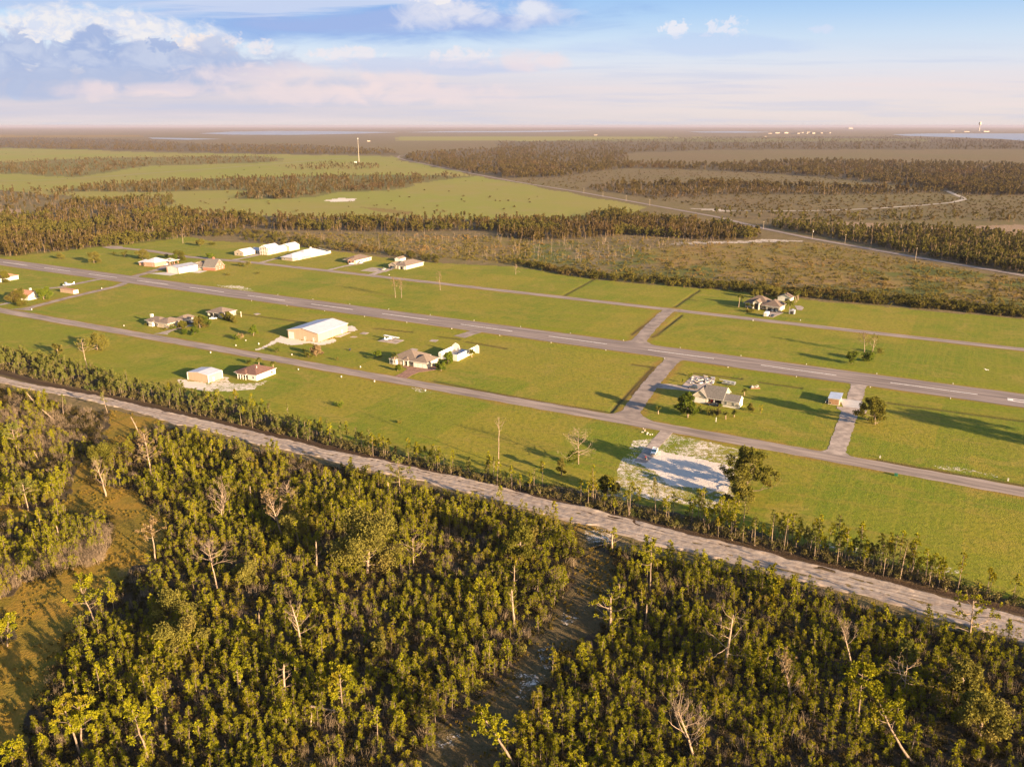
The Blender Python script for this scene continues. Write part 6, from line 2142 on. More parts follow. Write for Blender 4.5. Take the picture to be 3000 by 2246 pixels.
put('pine', z6(840, 1268), z6(800, 865), 'bright full crowned pine in the lower middle wood', 84, crown=0.62, nl=18, short='the bright full crowned pine')
put('snag', z6(575, 1345), z6(583, 1235), 'snapped trunk whose top lies bent over to the right', nl=1)
put('pine', z7(300, 1656), z7(15, 1205), 'strongly leaning pine at the bottom edge beside the sandy path', 92, crown=0.55, nl=20, r0=0.3, bend=0.05, short='the strongly leaning pine at the bottom')
put('snag', z6(165, 555), z6(160, 435), 'slim snapped trunk with broken top hanging left', nl=2)
put('dead', z7(290, 252), z7(292, 52), 'bare pole with one long level arm to the left', 40, nl=6, lo=0.4, depth=0, rise=(-0.3, 0.2), broken=True, short='the bare pole with one long arm')
put('snag', z7(292, 545), z7(268, 245), 'tall snag with needle bearing forks below the long armed pole', nl=6, spread=1.8, short='the tall snag left of the path')
put('dead', z7(1972, 915), z7(2045, 435), 'gnarled grey dead tree with long crooked arms in the right wood', 108, nl=8, lo=0.35, depth=1, up=0.12, twist=0.45, r0=0.4, rise=(-0.1, 0.8), short='the gnarled grey dead tree')
put('dead', z7(1732, 1590), z7(1600, 1195), 'leaning bare tree with wide curved branches at the bottom of the right wood', 130, nl=12, lo=0.3, depth=2, up=0.25, r0=0.3, bend=0.1, rise=(0.1, 0.8), short='the wide leaning bare tree')
put('snag', z7(1345, 505), z7(1352, 360), 'pale stick like snag right of the gaunt long limbed pine', nl=1)
put('snag', z7(1945, 592), z7(1945, 462), 'thin stub behind the gnarled grey dead tree', nl=1)
put('dead', z7(1775, 1300), z7(1778, 1180), 'small bare sapling above the wide leaning bare tree', 30, nl=6, depth=1)
put('dead', z8(325, 1155), z8(245, 785), 'bare tree with dense upright fan of fine branches in the right wood', 72, nl=18, lo=0.22, depth=1, up=0.35, tipw=0.5, rise=(0.6, 1.3), short='the dense upright fan tree')
put('dead', z8(805, 895), z8(725, 530), 'bare Y shaped tree with twiggy crown in the right wood', 50, nl=9, lo=0.6, depth=2, up=0.3, rise=(0.6, 1.3), short='the bare Y shaped tree')
put('pine', z8(845, 1325), z8(895, 865), 'umbrella crowned live pine with bent bare trunk in the right wood', 92, crown=0.42, nl=16, dens=1.2, bend=0.8, short='the umbrella crowned pine')
put('pine', z8(1318, 1642), z8(1010, 1110), 'leaning pine with curved pale trunk at the bottom right', 96, crown=0.5, nl=18, bend=-0.2, r0=0.3, short='the leaning pine at bottom right')
put('dead', z8(1218, 1095), z8(1252, 835), 'grey dead trunk with level arms left of the sprawling pale oaks', 120, nl=8, lo=0.4, depth=1, up=0.0, rise=(-0.1, 0.4), tipw=0.4, short='the grey trunk with level arms')
put('pine', z8(1745, 668), z8(1780, 325), 'isolated limby pine overlapping the track at right', 150, crown=0.75, nl=10, dens=1.3, top=False, mats=('deadwood', 'needle'), short='the limby pine overlapping the track')
put('oak', z8(1830, 1430), z8(1860, 1020), 'sprawling pale oak at the lower right, the larger of two', 128, nl=12, mats=('deadwood', 'oakpale'), short='the larger pale oak at lower right')
put('oak', z8(1700, 1060), z8(1680, 810), 'pale oak at the lower right, smaller and farther of two', 92, mats=('deadwood', 'oakpale'), short='the smaller pale oak at lower right')
put('bush', z8(1470, 1180), z8(1460, 1070), 'pale twiggy bush between the grey trunk and the pale oaks', 48, mats=('deadwood', 'oakpale'))
put('pine', z8(1235, 870), z8(1255, 660), 'rusty needled pine behind the grey trunk with level arms', 46, crown=0.7, mats=('bark', 'needlepale'))
put('pine', z8(180, 370), z8(200, 165), 'bright conical young pine near the track edge in the right wood', 46, crown=0.9, nl=18)
put('oak', z5(1960, 200), z5(1980, 40), 'small pale leafed tree below the flat crowned bare trunk', 66, mats=('bark', 'oakpale'))
put('oak', z6(1130, 760), z6(1130, 615), 'pale leafed tree in the dark middle of the wood', 46, mats=('bark', 'oakpale'))
put('oak', z1(2090, 780), z1(2090, 620), 'pale feathery tree below the track right of the dying pine', 52, mats=('deadwood', 'oakpale'))

# --- fallen trunks
for (a, bq, lab) in ((z5(660, 770), z5(832, 832), 'fallen grey trunk with bare limbs at the edge of the lower golden clearing'), (z6(275, 190), z6(392, 276), 'pair of pale fallen trunks in the brush left of centre'), (z6(560, 235), z6(645, 252), 'short grey fallen log right of the pale pair'),
                     (z6(585, 1240), z6(778, 1292), 'top of the snapped trunk lying level to the right'), (z7(320, 258), z7(490, 268), 'dark log lying below the long armed pole'), (z7(170, 678), z7(300, 690), 'grey log at the left edge of the sandy path'),
                     (z3(700, 1045), z3(850, 1020), 'fallen trunk lying beside the stout broken stub'), (z5(1690, 1515), z5(1860, 1570), 'fallen bent branch near the bottom of the left wood'), (z7(1530, 545), z7(1690, 470), 'arched grey fallen branch in the right wood'),
                     (z3(1010, 1035), z3(1120, 1130), 'dark fallen trunk behind the tall straight pine'), (z1(560, 870), z1(420, 850), 'heap of grey fallen limbs above the golden clearing'), (z5(1760, 590), z5(1890, 620), 'heap of bleached fallen branches right of the silvery oak')):
    A_, B_ = G(*a), G(*bq)
    d = B_ - A_
    b_ = PB(sd())
    hgt = 1.6 if 'arched' in lab else 0.0
    zb = 2.2 if 'snapped' in lab else 0.25
    pts = [Vector((d.x * t, d.y * t, zb + hgt * math.sin(3.14 * t) + 0.5 * t)) for t in (0, .25, .5, .75, 1)]
    b_.tube(pts, [0.28, 0.25, 0.21, 0.17, 0.1], 7)
    tips = []
    for i in range(10 if 'heap' in lab else 5):
        t = b_.r.uniform(0.3, 1)
        b_.limb(Vector((d.x * t, d.y * t, zb + 0.3)), b_.rv() + Vector((0, 0, 0.5)), b_.r.uniform(1.0, 2.6), 0.07, 1, tips, 0.05)
    plant('fallen_log', lab, 'log', A_, b_.arr(), ('deadwood', 'needle'))

# --- trees and bushes round the houses
put('pine', zl(755, 1242), zl(700, 985), 'leaning thin crowned pine on the field at far left', 46, crown=0.45, bare=0.3, mats=('deadwood', 'needlepale'))
put('oak', zl(840, 1075), zl(845, 945), 'feathery many stemmed tree right of the leaning field pine', 56, nl=12, lo=0.05, n=30, gaps=0.3, mats=('deadwood', 'oakpale'))
put('oak', zl(500, 1110), zl(490, 1010), 'small grey tree left of the leaning field pine', 24, nl=6, gaps=0.3, mats=('deadwood', 'oakpale'))
put('bush', zl(530, 1160), zl(530, 1110), 'low round bush below the small grey field tree', 22)
put('oak', zl(160, 690), zl(130, 555), 'leafy tree before the white gabled house at left', 50)
put('oak', zl(378, 640), zl(378, 545), 'yellow green tree right of the white gabled house', 36, mats=('bark', 'bushlime'), nl=8)
put('oak', zl(35, 492), zl(30, 395), 'dark tree hiding the orange roofed house at the left edge', 32)
for q, t, w, lab, mt_ in (((520, 290), (520, 245), 20, 'small grey green bush on the far left lawn', 'oakpale'), ((812, 326), (808, 232), 34, 'spreading olive tree on the far left lawn beyond the runway', 'oakpale'), ((1080, 277), (1080, 212), 18, 'small round dark tree left of the pale brick house', 'oak'),
                          ((985, 255), (985, 228), 14, 'low dark bush by the turning circle', 'oak'), ((1232, 293), (1225, 212), 32, 'pale tree behind the pale brick house', 'oakpale'), ((1490, 332), (1490, 262), 30, 'bright round tree between brick house and white hangar', 'bush'), ((1545, 305), (1545, 232), 40, 'dark round oak behind that bright round tree', 'oak'),
                          ((1440, 285), (1440, 246), 14, 'dark small tree left of the round oak', 'oak'), ((1815, 290), (1815, 246), 20, 'small bright tree behind the red brick house', 'bushlime'), ((1730, 180), (1730, 118), 20, 'small tree on the lawn beyond the turning circle', 'oakpale'), ((1835, 168), (1835, 150), 18, 'low dark bush on the lawn beyond the turning circle', 'oak'),
                          ((2082, 352), (2082, 320), 18, 'dark bush right of the red brick house', 'oak'), ((2140, 362), (2140, 305), 18, 'thin young tree right of the red brick house', 'oakpale'), ((1975, 432), (1975, 415), 14, 'low brown shrub on the lawn below the red brick house', 'oakpale')):
    put('oak' if w > 18 else 'bush', zl(*q), zl(*t), lab, w, mats=('bark', mt_))
put('dead', zl(1582, 155), zl(1572, 45), 'thin bare trunk on the lawn beyond the far turning circle', 14, nl=5)
put('dead', zl(1285, 130), zl(1280, 40), 'bare trunk at the wood edge above the turning circle', 16, nl=7)
put('dead', zl(1325, 112), zl(1318, 15), 'taller bare trunk at the wood edge right of it', 12, nl=5)
zh = lambda x, y: (400 + x * 320 / 2212, 880 + y * 320 / 2212)
for q, t, w, lab, mt_, kd in (((745, 580), (745, 485), 22, 'round clipped bush at the corner of the chimney house', 'bush', 'bush'), ((920, 560), (905, 420), 24, 'bushy tree along the wall of the chimney house', 'oak', 'oak'), ((1380, 545), (1330, 330), 34, 'leafy tree between the chimney house and the square house', 'bush', 'oak'),
                              ((1285, 555), (1230, 300), 34, 'second leafy tree, left of the one between the two tan houses', 'oak', 'oak'), ((965, 680), (970, 590), 14, 'young tree with pale trunk by the curved driveway', 'bush', 'oak'), ((1165, 690), (1140, 530), 22, 'young bushy tree right of the curved driveway', 'bush', 'oak'), ((1840, 400), (1830, 240), 26, 'leafy tree in front of the square house', 'oak', 'oak'),
                              ((1965, 445), (1960, 330), 16, 'small tree right of the square house', 'oakpale', 'oak'), ((2035, 790), (2040, 690), 28, 'bright bush on the lawn left of the large hangar', 'bushlime', 'bush'), ((2110, 790), (2110, 660), 22, 'rusty leaved bush beside that bright one', 'needlebrown', 'bush'), ((560, 590), (560, 550), 12, 'low dark shrub before the chimney house windows', 'oak', 'bush'), ((210, 500), (210, 460), 14, 'dark shrub at the left corner of the chimney house', 'oak', 'bush')):
    put(kd, zh(*q), zh(*t), lab, w, mats=('bark', mt_))
zc = lambda x, y: (380 + x * 920 / 2212, 680 + y * 920 / 2212)
for q, t, w, lab, mt_, kd in (((872, 728), (872, 640), 20, 'slim yellow green tree on the lawn left of the large hangar', 'bushlime', 'oak'), ((1315, 870), (1318, 785), 26, 'pale nearly bare tree by the street before the large hangar', 'needlebrown', 'oak'), ((1265, 885), (1265, 845), 30, 'dark bush at the foot of the pale street tree', 'oak', 'bush'), ((1748, 880), (1748, 830), 20, 'small round bright tree left of the cream house', 'bushlime', 'oak'),
                              ((1035, 845), (1035, 808), 22, 'low bush by the street left of the pale street tree', 'bush', 'bush'), ((1228, 850), (1228, 820), 14, 'small shrub left of the pale street tree', 'bush', 'bush'), ((1465, 905), (1465, 875), 10, 'tiny shrub right of the pale street tree', 'oakpale', 'bush'), ((905, 295), (905, 278), 12, 'low dark bush on the lawn right of the red brick house', 'oak', 'bush'), ((695, 300), (695, 288), 14, 'brown low shrub patch below the red brick house', 'oakpale', 'bush')):
    put(kd, zc(*q), zc(*t), lab, w, mats=('bark', mt_))
put('dead', zc(1872, 462), zc(1860, 325), 'left one of the two thin bare pines between runway and far street', 16, nl=12, lo=0.45, depth=1, tipw=0.5, mats=('bark', 'needlebrown'))
put('dead', zc(1915, 462), zc(1908, 338), 'right one of the two thin bare pines between runway and far street', 18, nl=13, lo=0.4, depth=1, tipw=0.5, mats=('bark', 'needlebrown'))
put('dead', zc(2187, 408), zc(2178, 280), 'thin bare pine beside the far street right of the pair', 16, nl=12, lo=0.4, depth=1, tipw=0.5, mats=('bark', 'needlebrown'))
put('dead', (1511, 805), (1511, 780), 'small bare tree at the hedge beyond the far street', 12, nl=7)
zq = lambda x, y: (520 + x * 300 / 2212, 1020 + y * 300 / 2212)
put('palm', zq(1760, 400), zq(1840, 240), 'palm behind the red brown roof, left of two', r=2.2)
put('palm', zq(2065, 440), zq(2060, 320), 'palm at the right corner of the red brown house', r=2.0)
put('bush', zq(1540, 330), zq(1540, 255), 'dark bush behind the left end of the red brown roof', 18, mats=('bark', 'oak'))
zq = lambda x, y: (1110 + x * 310 / 2212, 980 + y * 310 / 2212)
put('oak', zq(1440, 600), zq(1440, 360), 'bright green round tree between cream house and roofless hangar', 27, mats=('bark', 'bushlime'), n=70)
put('oak', zq(1300, 760), zq(1300, 560), 'bushy tree at the right of the cream house drive', 24, mats=('bark', 'bush'))
put('oak', zq(395, 760), zq(390, 610), 'narrow leafy tree before the cream house', 12, mats=('bark', 'bush'), nl=7)
put('palm', zq(340, 640), zq(335, 430), 'tall feathery palm against the cream house roof', r=2.4)
put('palm', zq(1940, 470), zq(1930, 360), 'shaggy palm in front of the roofless hangar wall', r=2.3, n=40)
put('bush', zq(1490, 620), zq(1490, 560), 'bright low bush under the round tree', 14, mats=('bark', 'bushlime'))
zq = lambda x, y: (1960 + x * 300 / 2212, 1080 + y * 300 / 2212)
put('oak', zq(400, 1050), zq(400, 430), 'big dense green tree left of the grey shingled house', 48, nl=14, lo=0.08, mats=('bark', 'bush'), n=60)
put('bush', zq(180, 900), zq(180, 740), 'bright shrubs left of the big dense tree', 26, mats=('bark', 'bush'))
put('bush', zq(690, 950), zq(690, 790), 'dark shrub row before the garage of the grey house, left part', 28, mats=('bark', 'bush'))
put('bush', zq(870, 1000), zq(870, 850), 'dark shrub row before the porch of the grey house, right part', 30, mats=('bark', 'oak'))
put('bush', zq(1115, 840), zq(1115, 740), 'small bright shrub under the window of the grey house', 12, mats=('bark', 'bushlime'))
put('oak', zq(1040, 1010), zq(1040, 880), 'low yellow green tree in front of the grey house', 18, mats=('bark', 'bush'), nl=7)
put('palm', zq(1620, 575), zq(1630, 470), 'pale palm on the lawn behind the grey house', r=1.6)
put('palm', zq(1405, 1035), zq(1405, 940), 'right hand palm on the lawn in front of the grey house', r=1.5)
put('palm', zq(1222, 1088), zq(1222, 960), 'left hand palm on the lawn in front of the grey house', r=1.7)
put('palm', Q(150, 697), Q(150, 665), 'lone palm at the corner of taxiway and street', r=1.6)
put('bush', zq(1970, 980), zq(1970, 740), 'bright yellow flowering shrub right of the grey house', 13, mats=('bark', 'bushyellow'))
put('oak', zq(1760, 900), zq(1760, 760), 'pale thin young tree right of the grey house', 16, mats=('bark', 'oakpale'), nl=6)
put('bush', zq(460, 160), zq(455, 90), 'bright small tree behind the debris pad', 15, mats=('bark', 'bushlime'))
put('bush', zq(300, 300), zq(300, 210), 'bright small bush left of the debris pad', 9, mats=('bark', 'bushlime'))
o = thing('young_tree_stake', 'white staked sapling post on the lawn in front of the grey house', 'post', tuple(G(*zq(1013, 1145))))
MB().box(-0.09, 0.09, -0.09, 0.09, 0, 1.9).build('stake', M['white'], o)
MB().box(-0.13, 0.13, -0.13, 0.13, 1.9, 2.0).build('cap', M['cream'], o)
zq = lambda x, y: (2140 + x * 240 / 2212, 840 + y * 240 / 2212)
put('palm', zq(220, 555), zq(195, 240), 'taller palm left of the large tan house', r=1.8)
put('palm', zq(300, 480), zq(300, 270), 'shorter palm left of the large tan house', r=1.8)
put('palm', zq(455, 610), zq(450, 470), 'palm before the left wing of the large tan house', r=1.9)
put('palm', zq(590, 640), zq(590, 510), 'palm beside the tall entry of the large tan house', r=1.6)
put('palm', zq(1590, 640), zq(1570, 430), 'thick drooping palm at the right end of the large tan house', r=3.6, n=50)
put('palm', zq(1735, 440), zq(1735, 210), 'left one of three palms behind the outbuilding', r=2.0)
put('palm', zq(1785, 410), zq(1800, 190), 'middle one of three palms behind the outbuilding', r=2.0)
put('palm', zq(1830, 360), zq(1850, 150), 'right one of three palms behind the outbuilding', r=2.0)
put('oak', zq(680, 300), zq(690, 70), 'pale tree behind the left part of the large tan house roof', 24, mats=('bark', 'oakpale'))
put('oak', zq(1000, 260), zq(1000, 20), 'pale broad tree behind the middle of the large tan house roof', 50, mats=('bark', 'oakpale'))
put('oak', zq(1230, 280), zq(1230, 60), 'pale tree behind the right part of the large tan house roof', 34, mats=('bark', 'oakpale'))
put('bush', zq(530, 680), zq(530, 620), 'dark low shrubs at the foot of the front palms', 26, mats=('bark', 'oak'))
put('dead', Q(1312, 352), Q(1310, 245), 'left bare topped tree of the clump on the right field', 26, nl=12, lo=0.35, depth=1, tipw=0.5, mats=('deadwood', 'needlebrown'))
put('dead', Q(1355, 365), Q(1375, 258), 'right bare topped tree of the clump on the right field', 28, nl=12, lo=0.35, depth=1, tipw=0.5, mats=('deadwood', 'oakpale'))
put('bush', Q(1243, 415), Q(1238, 340), 'bright round bush left in the clump on the right field', 34, mats=('bark', 'bush'), n=500)
put('bush', Q(1330, 398), Q(1328, 345), 'bush in the middle of the clump on the right field', 36, mats=('bark', 'bush'), n=400)
put('bush', Q(1400, 355), Q(1398, 322), 'dark bush at the right of the clump on the right field', 24, mats=('bark', 'oak'))
put('oak', Q(1370, 755), Q(1368, 580), 'large dark oak right of the concrete strip', 78, nl=13, n=44, lo=0.05, clump=1.4, gaps=0.2)
put('bush', z2(720, 118), z2(712, 78), 'spiky low bush with dark shadow on the mown field', 28, mats=('bark', 'bushlime'))
put('bush', z2(1242, 262), z2(1242, 238), 'small round bush on the mown field right of it', 16, mats=('bark', 'oakpale'))
put('oak', (3120, 1300), (3120, 1200), 'oak standing just outside the right edge whose shadow crosses the field', 90)
put('oak', (3260, 1345), (3260, 1200), 'second oak outside the right edge whose shadow crosses the field', 110)

# --- the young pines of the wood, the low brush under them and the strip along the track
CLR = [WP[k] for k in ('clear1', 'clear2', 'clear3', 'clear4', 'clear5')]
trackP = np.array([(p.x, p.y) for p in TRACK])


def grid_points(poly, step, jit=0.85):
    lo, hi = poly.min(0), poly.max(0)
    x, y = np.meshgrid(np.arange(lo[0], hi[0], step), np.arange(lo[1], hi[1], step))
    P = np.stack([x.ravel(), y.ravel()], 1)
    P += (rng.random(P.shape) - 0.5) * step * jit * 2
    return P[inside(P, poly)]


def in_view(P, mx=160, my=120):
    q = proj(P)
    return (q[:, 0] > -mx) & (q[:, 0] < 3000 + mx) & (q[:, 1] < 2246 + my) & (P[:, 1] > 20)


FP = grid_points(WP['forest'], 1.55)
FP = FP[(np.hypot(FP[:, 0], FP[:, 1]) < 460) & in_view(FP, 500, 420)]
jit2 = np.stack([vnoise(FP, 6, 41) - .5, vnoise(FP, 6, 42) - .5], 1) * 4
blocked = np.zeros(len(FP), bool)
for pl in CLR:
    blocked |= inside(FP + jit2, pl) | inside(FP + jit2 + (0, 3.2), pl)
edge_open = vnoise(FP, 17, 43) * 0.42 + vnoise(FP, 4.5, 44) * 0.26 + rng.random(len(FP)) * 0.34
q = proj(FP)
leftscrub = (q[:, 0] < 430) & (q[:, 1] < 1420)
keep = ~blocked & (edge_open > np.where(leftscrub, 0.64, 0.47)) & (seg_dist(FP, TRACK) > 8.2)
YP = FP[keep]
hh = 1.5 + 3.4 * np.clip(vnoise(YP, 14, 45) * 0.75 + rng.random(len(YP)) * 0.7 - 0.25, 0, 1)
hh = np.clip(hh + (rng.random(len(YP)) < 0.08) * 1.0, 1.5, 5.2)
PH = [1.7, 2.2, 2.7, 3.2, 3.7, 4.2, 4.7]
hh += np.where((rng.random(len(YP)) < 0.10) & (hh < 4), -0.8, 0)
hh = np.clip(hh, 1.4, 5.2)
young = [young_pine(500 + i * 3 + k, h) for i, h in enumerate(PH) for k in range(3)]
pidx = np.clip(np.round((hh - 1.7) / 0.5).astype(int), 0, 6) * 3 + rng.integers(0, 3, len(YP))
dist = np.sqrt(YP[:, 0] ** 2 + YP[:, 1] ** 2 + CAM_H ** 2)
vis = in_view(np.c_[YP, hh * 0.6], -10, -20)
order = np.argsort(np.where(vis, dist / hh, 1e9))
near = order[:290]
rest = np.setdiff1d(np.arange(len(YP)), near)
scatter('young_pine_thicket', young, YP[rest], pidx[rest], rng.random(len(rest)) * 6.283, 0.75 + 0.5 * rng.random(len(rest)), ('bark', 'needle'), 'thick growth of young green pines filling the wood in front of the track')
XP = YP[rng.random(len(YP)) < 0.035]
midp = [slender_pine(840 + i, 5.2 + 0.5 * i, (0.5 * (i % 3 - 1), 0), 0.55) for i in range(5)]
scatter('taller_pine_growth', midp, XP, rng.integers(0, 5, len(XP)), rng.random(len(XP)) * 6.283, 0.85 + 0.3 * rng.random(len(XP)), ('bark', 'needle'), 'taller thin pines standing out of the young growth')
OP = YP[rng.random(len(YP)) < 0.03] + 0.7
shr = [bush(990 + i, 1.3 + 0.35 * i, 1.8 + 0.4 * i, 130, 0.2, 6) for i in range(4)]
scatter('olive_shrubs', shr, OP, rng.integers(0, 4, len(OP)), rng.random(len(OP)) * 6.283, 0.8 + 0.5 * rng.random(len(OP)), ('twig', 'oakpale'), 'pale olive oak shrubs between the young pines')
yparts = [split_meshes(a, ('bark', 'needle')) for a in young]
lp = np.array([l[0] for l in LAND])
ln_ = [l[1] for l in LAND]
for i in near:
    d = np.hypot(*(lp - YP[i]).T)
    j = int(np.argmin(d))
    size = 'short' if hh[i] < 3.2 else ('middling' if hh[i] < 4.1 else 'tall')
    px_, py_ = proj(np.array([[YP[i, 0], YP[i, 1], 0]]))[0]
    vec = YP[i] - lp[j]
    side = ('right of' if vec[0] > 0 else 'left of') if abs(vec[0]) > abs(vec[1]) else ('beyond' if vec[1] > 0 else 'in front of')
    plant('young_pine', f'{size} young pine {side} {ln_[j]}', 'tree', (YP[i, 0], YP[i, 1], 0), parts=yparts[pidx[i]], yaw=rnd.uniform(0, 6.28), scale=0.9 + 0.25 * rnd.random(), group='young pines nearest the camera')

BP = grid_points(WP['forest'], 1.35)
BP = BP[(np.hypot(BP[:, 0], BP[:, 1]) < 460) & in_view(BP, 300, 250)]
jb = np.stack([vnoise(BP, 5, 51) - .5, vnoise(BP, 5, 52) - .5], 1) * 4
blk = np.zeros(len(BP), bool)
for pl in CLR:
    blk |= inside(BP + jb, pl)
kb = ~blk & (vnoise(BP, 5, 53) * 0.6 + rng.random(len(BP)) * 0.5 > 0.40) & (seg_dist(BP, TRACK) > 7.0)
BP = BP[kb]
shrubs = [low_shrub(700 + i, 0.9 + 0.2 * i, 1.5 + 0.15 * i, 60, 0.17) for i in range(6)]
scatter('low_brush', shrubs, BP, rng.integers(0, 6, len(BP)), rng.random(len(BP)) * 6.283, 0.7 + 0.6 * rng.random(len(BP)), ('twig', 'under'), 'low dark brush covering the forest floor')
# dry standing stems: thicket in the left clearing and sprinkled through the wood
sticks = [stick_patch(760 + i, 2.4 + 0.3 * i, 1.2, 22) for i in range(4)]
TH = [wpoly(px([(450, 1300), (760, 1260), (960, 1330), (920, 1560), (830, 1651), (350, 1700), (300, 1500)], 0, 1100, K1)),
      wpoly(px([(-60, 60), (130, 20), (420, -20), (740, -40), (600, 40), (380, 130), (160, 200), (60, 280), (-60, 300)], 0, 1640, K8)),
      wpoly(px([(100, 250), (480, 330), (700, 620), (500, 720), (150, 560), (0, 420)], 0, 1100, K1))]
GAP = FP[~blocked & ~keep & (rng.random(len(FP)) < 0.10)]
SP_ = np.concatenate([GAP, grid_points(TH[0], 1.25), grid_points(TH[1], 1.2), grid_points(TH[2], 1.9), BP[rng.random(len(BP)) < 0.045]])
scatter('dry_thicket', sticks, SP_, rng.integers(0, 4, len(SP_)), rng.random(len(SP_)) * 6.283, 0.6 + 0.5 * rng.random(len(SP_)), ('twig', 'under'), 'dry tan thicket of bare stems', jitter_lean=0.25)
# green saplings in that thicket
gp = np.concatenate([grid_points(TH[0], 3.6), grid_points(TH[1], 4.2)])
scatter('sapling_growth', young, gp, rng.integers(0, 12, len(gp)), rng.random(len(gp)) * 6.283, 0.6 + 0.3 * rng.random(len(gp)), ('bark', 'needle'), 'scattered green saplings in the dry thicket')
# tussocks of the golden clearings
GPs = np.concatenate([grid_points(WP[k], 1.5) for k in ('clear1', 'clear2', 'clear3', 'clear4', 'clear5')])
GPs = GPs[in_view(GPs, 50, 60) & (vnoise(GPs, 5, 61) > 0.42)]


def tussock(seed):
    b = PB(seed)
    b.tuft((0, 0, 0), 22, 0.55, 0.10, (0, 0, 1), 1.3)
    return b.arr()


M['tussock'] = foliage('dry_grass', (0.24, 0.155, 0.025), (0.15, 0.115, 0.02), (0.28, 0.18, 0.04), 0.3)
scatter('grass_tussocks', [tussock(780 + i) for i in range(4)], GPs, rng.integers(0, 4, len(GPs)), rng.random(len(GPs)) * 6.283, 0.6 + 0.7 * rng.random(len(GPs)), ('twig', 'tussock'), 'golden grass tussocks of the clearings')

# strip of slender pines and brush between track and mown field
SPt = grid_points(WP['strip'], 2.0)
SPt = SPt[in_view(SPt, 100, 0)]
dd = seg_dist(SPt, DITCH)
qs = proj(SPt)
right = np.clip(qs[:, 0] / 3000, 0, 1)
keep = (dd > 2.0) & (rng.random(len(SPt)) < np.where((qs[:, 0] > 1500) & (qs[:, 0] < 2050), 0.2, 0.72 + 0.35 * (right > 0.7)) * np.clip(vnoise(SPt, 9, 66) * 1.9 - 0.25 + 0.3 * (right > 0.7), 0.1, 1.3))
SPt, right, dd = SPt[keep], right[keep], dd[keep]
hs = (4.8 + 5.2 * right) * (0.6 + 0.75 * rng.random(len(SPt)) ** 1.4)
SH = [4, 5, 6, 7, 8, 9, 10, 11.5]
slend = [slender_pine(820 + i * 3 + k, h, (0.4 * (k - 1), 0.2 * (k - 1)), 0.42 + 0.1 * k) for i, h in enumerate(SH) for k in range(3)]
si = np.clip(np.round(hs - 4).astype(int), 0, 7) * 3 + rng.integers(0, 3, len(SPt))
od = np.argsort(np.hypot(*SPt.T) / hs)
nr, rs = od[:190], od[190:]
lab_x = ((0, 'at the far left end'), (450, 'below the tan garage'), (900, 'left of the solitary bare trunk'), (1400, 'below the bare dead field tree'), (1900, 'below the biggest dark oak'), (2250, 'below the striped mown field'), (2650, 'near the right edge'))
sparts = [split_meshes(a, ('bark', 'needle')) for a in slend]
sparts2 = [split_meshes(a, ('deadwood', 'needlepale')) for a in slend]
for i in nr:
    x_ = proj(np.array([[SPt[i, 0], SPt[i, 1], 0]]))[0][0]
    wh = [w for a, w in lab_x if x_ >= a] or ['at the far left end']
    hw = 'short' if hs[i] < 6 else ('mid height' if hs[i] < 7.6 else 'tall')
    pale = rnd.random() < 0.3
    plant('slender_pine', f'{hw} {"pale thin crowned" if pale else "green"} slender pine beside the track {wh[-1]}', 'tree', (SPt[i, 0], SPt[i, 1], 0), parts=(sparts2 if pale else sparts)[si[i]], yaw=rnd.uniform(0, 6.28), group='slender pines along the dirt track')
scatter('young_pine_strip', slend, SPt[rs], si[rs], rng.random(len(rs)) * 6.283, np.ones(len(rs)), ('bark', 'needlepale'), 'thin pines crowding the strip between track and field')
SB = grid_points(WP['strip'], 1.25)
SB = SB[in_view(SB, 100, 0)]
db = seg_dist(SB, DITCH)
SB = SB[(db > 1.6) & (rng.random(len(SB)) < np.clip(1.25 - db / 9, 0.12, 0.85))]
stripsh = [bush(860 + i, 1.5 + 0.3 * i, 1.7 + 0.2 * i, 70, 0.2, 4) for i in range(5)]
M['stripleaf'] = foliage('strip_brush_leaves', (0.10, 0.085, 0.025), (0.16, 0.125, 0.04), (0.085, 0.10, 0.018), 0.25, 0.09, 0.5)
scatter('strip_brush', stripsh, SB, rng.integers(0, 5, len(SB)), rng.random(len(SB)) * 6.283, 0.6 + 0.7 * rng.random(len(SB)), ('twig', 'stripleaf'), 'brown and olive brush along the dark ditch')

# --- woods, hedges and scrub beyond the airpark


def px_points(pts, dens, x0=0, y0=0, k=1.0, seedn=70):
    """ground points with even density as seen, thinned into clumps"""
    pp = np.array(px(pts, x0, y0, k))
    lo, hi = pp.min(0), pp.max(0)
    n = int((hi[0] - lo[0]) * (hi[1] - lo[1]) * dens)
    p = lo + rng.random((n, 2)) * (hi - lo)
    p += np.stack([(vnoise(p, 40, seedn) - .5) * 30, (vnoise(p, 25, seedn + 1) - .5) * 9], 1)
    p = p[inside(p, pp)]
    p = p[p[:, 1] > 371]
    return np.array([G(a, b)[:2] for a, b in p]) if len(p) else np.zeros((0, 2))


ft1 = [far_tree(900 + i, 6.2 + 0.9 * (i % 5), 0.35 + 0.1 * (i % 4), 10, 1.1, 0.5, 1.3) for i in range(8)] + [far_tree(920 + i, 6.5 + i, bare=True) for i in range(4)] + [far_tree(930 + i, 4.0 + 0.6 * i, 0.85, 9, 1.5, 0.7, 1.9) for i in range(5)]
ft2 = [far_tree(940 + i, 6.0 + 0.7 * (i % 5), 0.75, 9, 1.6, 0.7, 2.1) for i in range(6)]
ft3 = [far_tree(960 + i, 7.0 + i, 0.7, 8, 2.6, 1.2, 2.8) for i in range(6)] + [far_tree(970 + i, 10.5, bare=True) for i in range(2)]


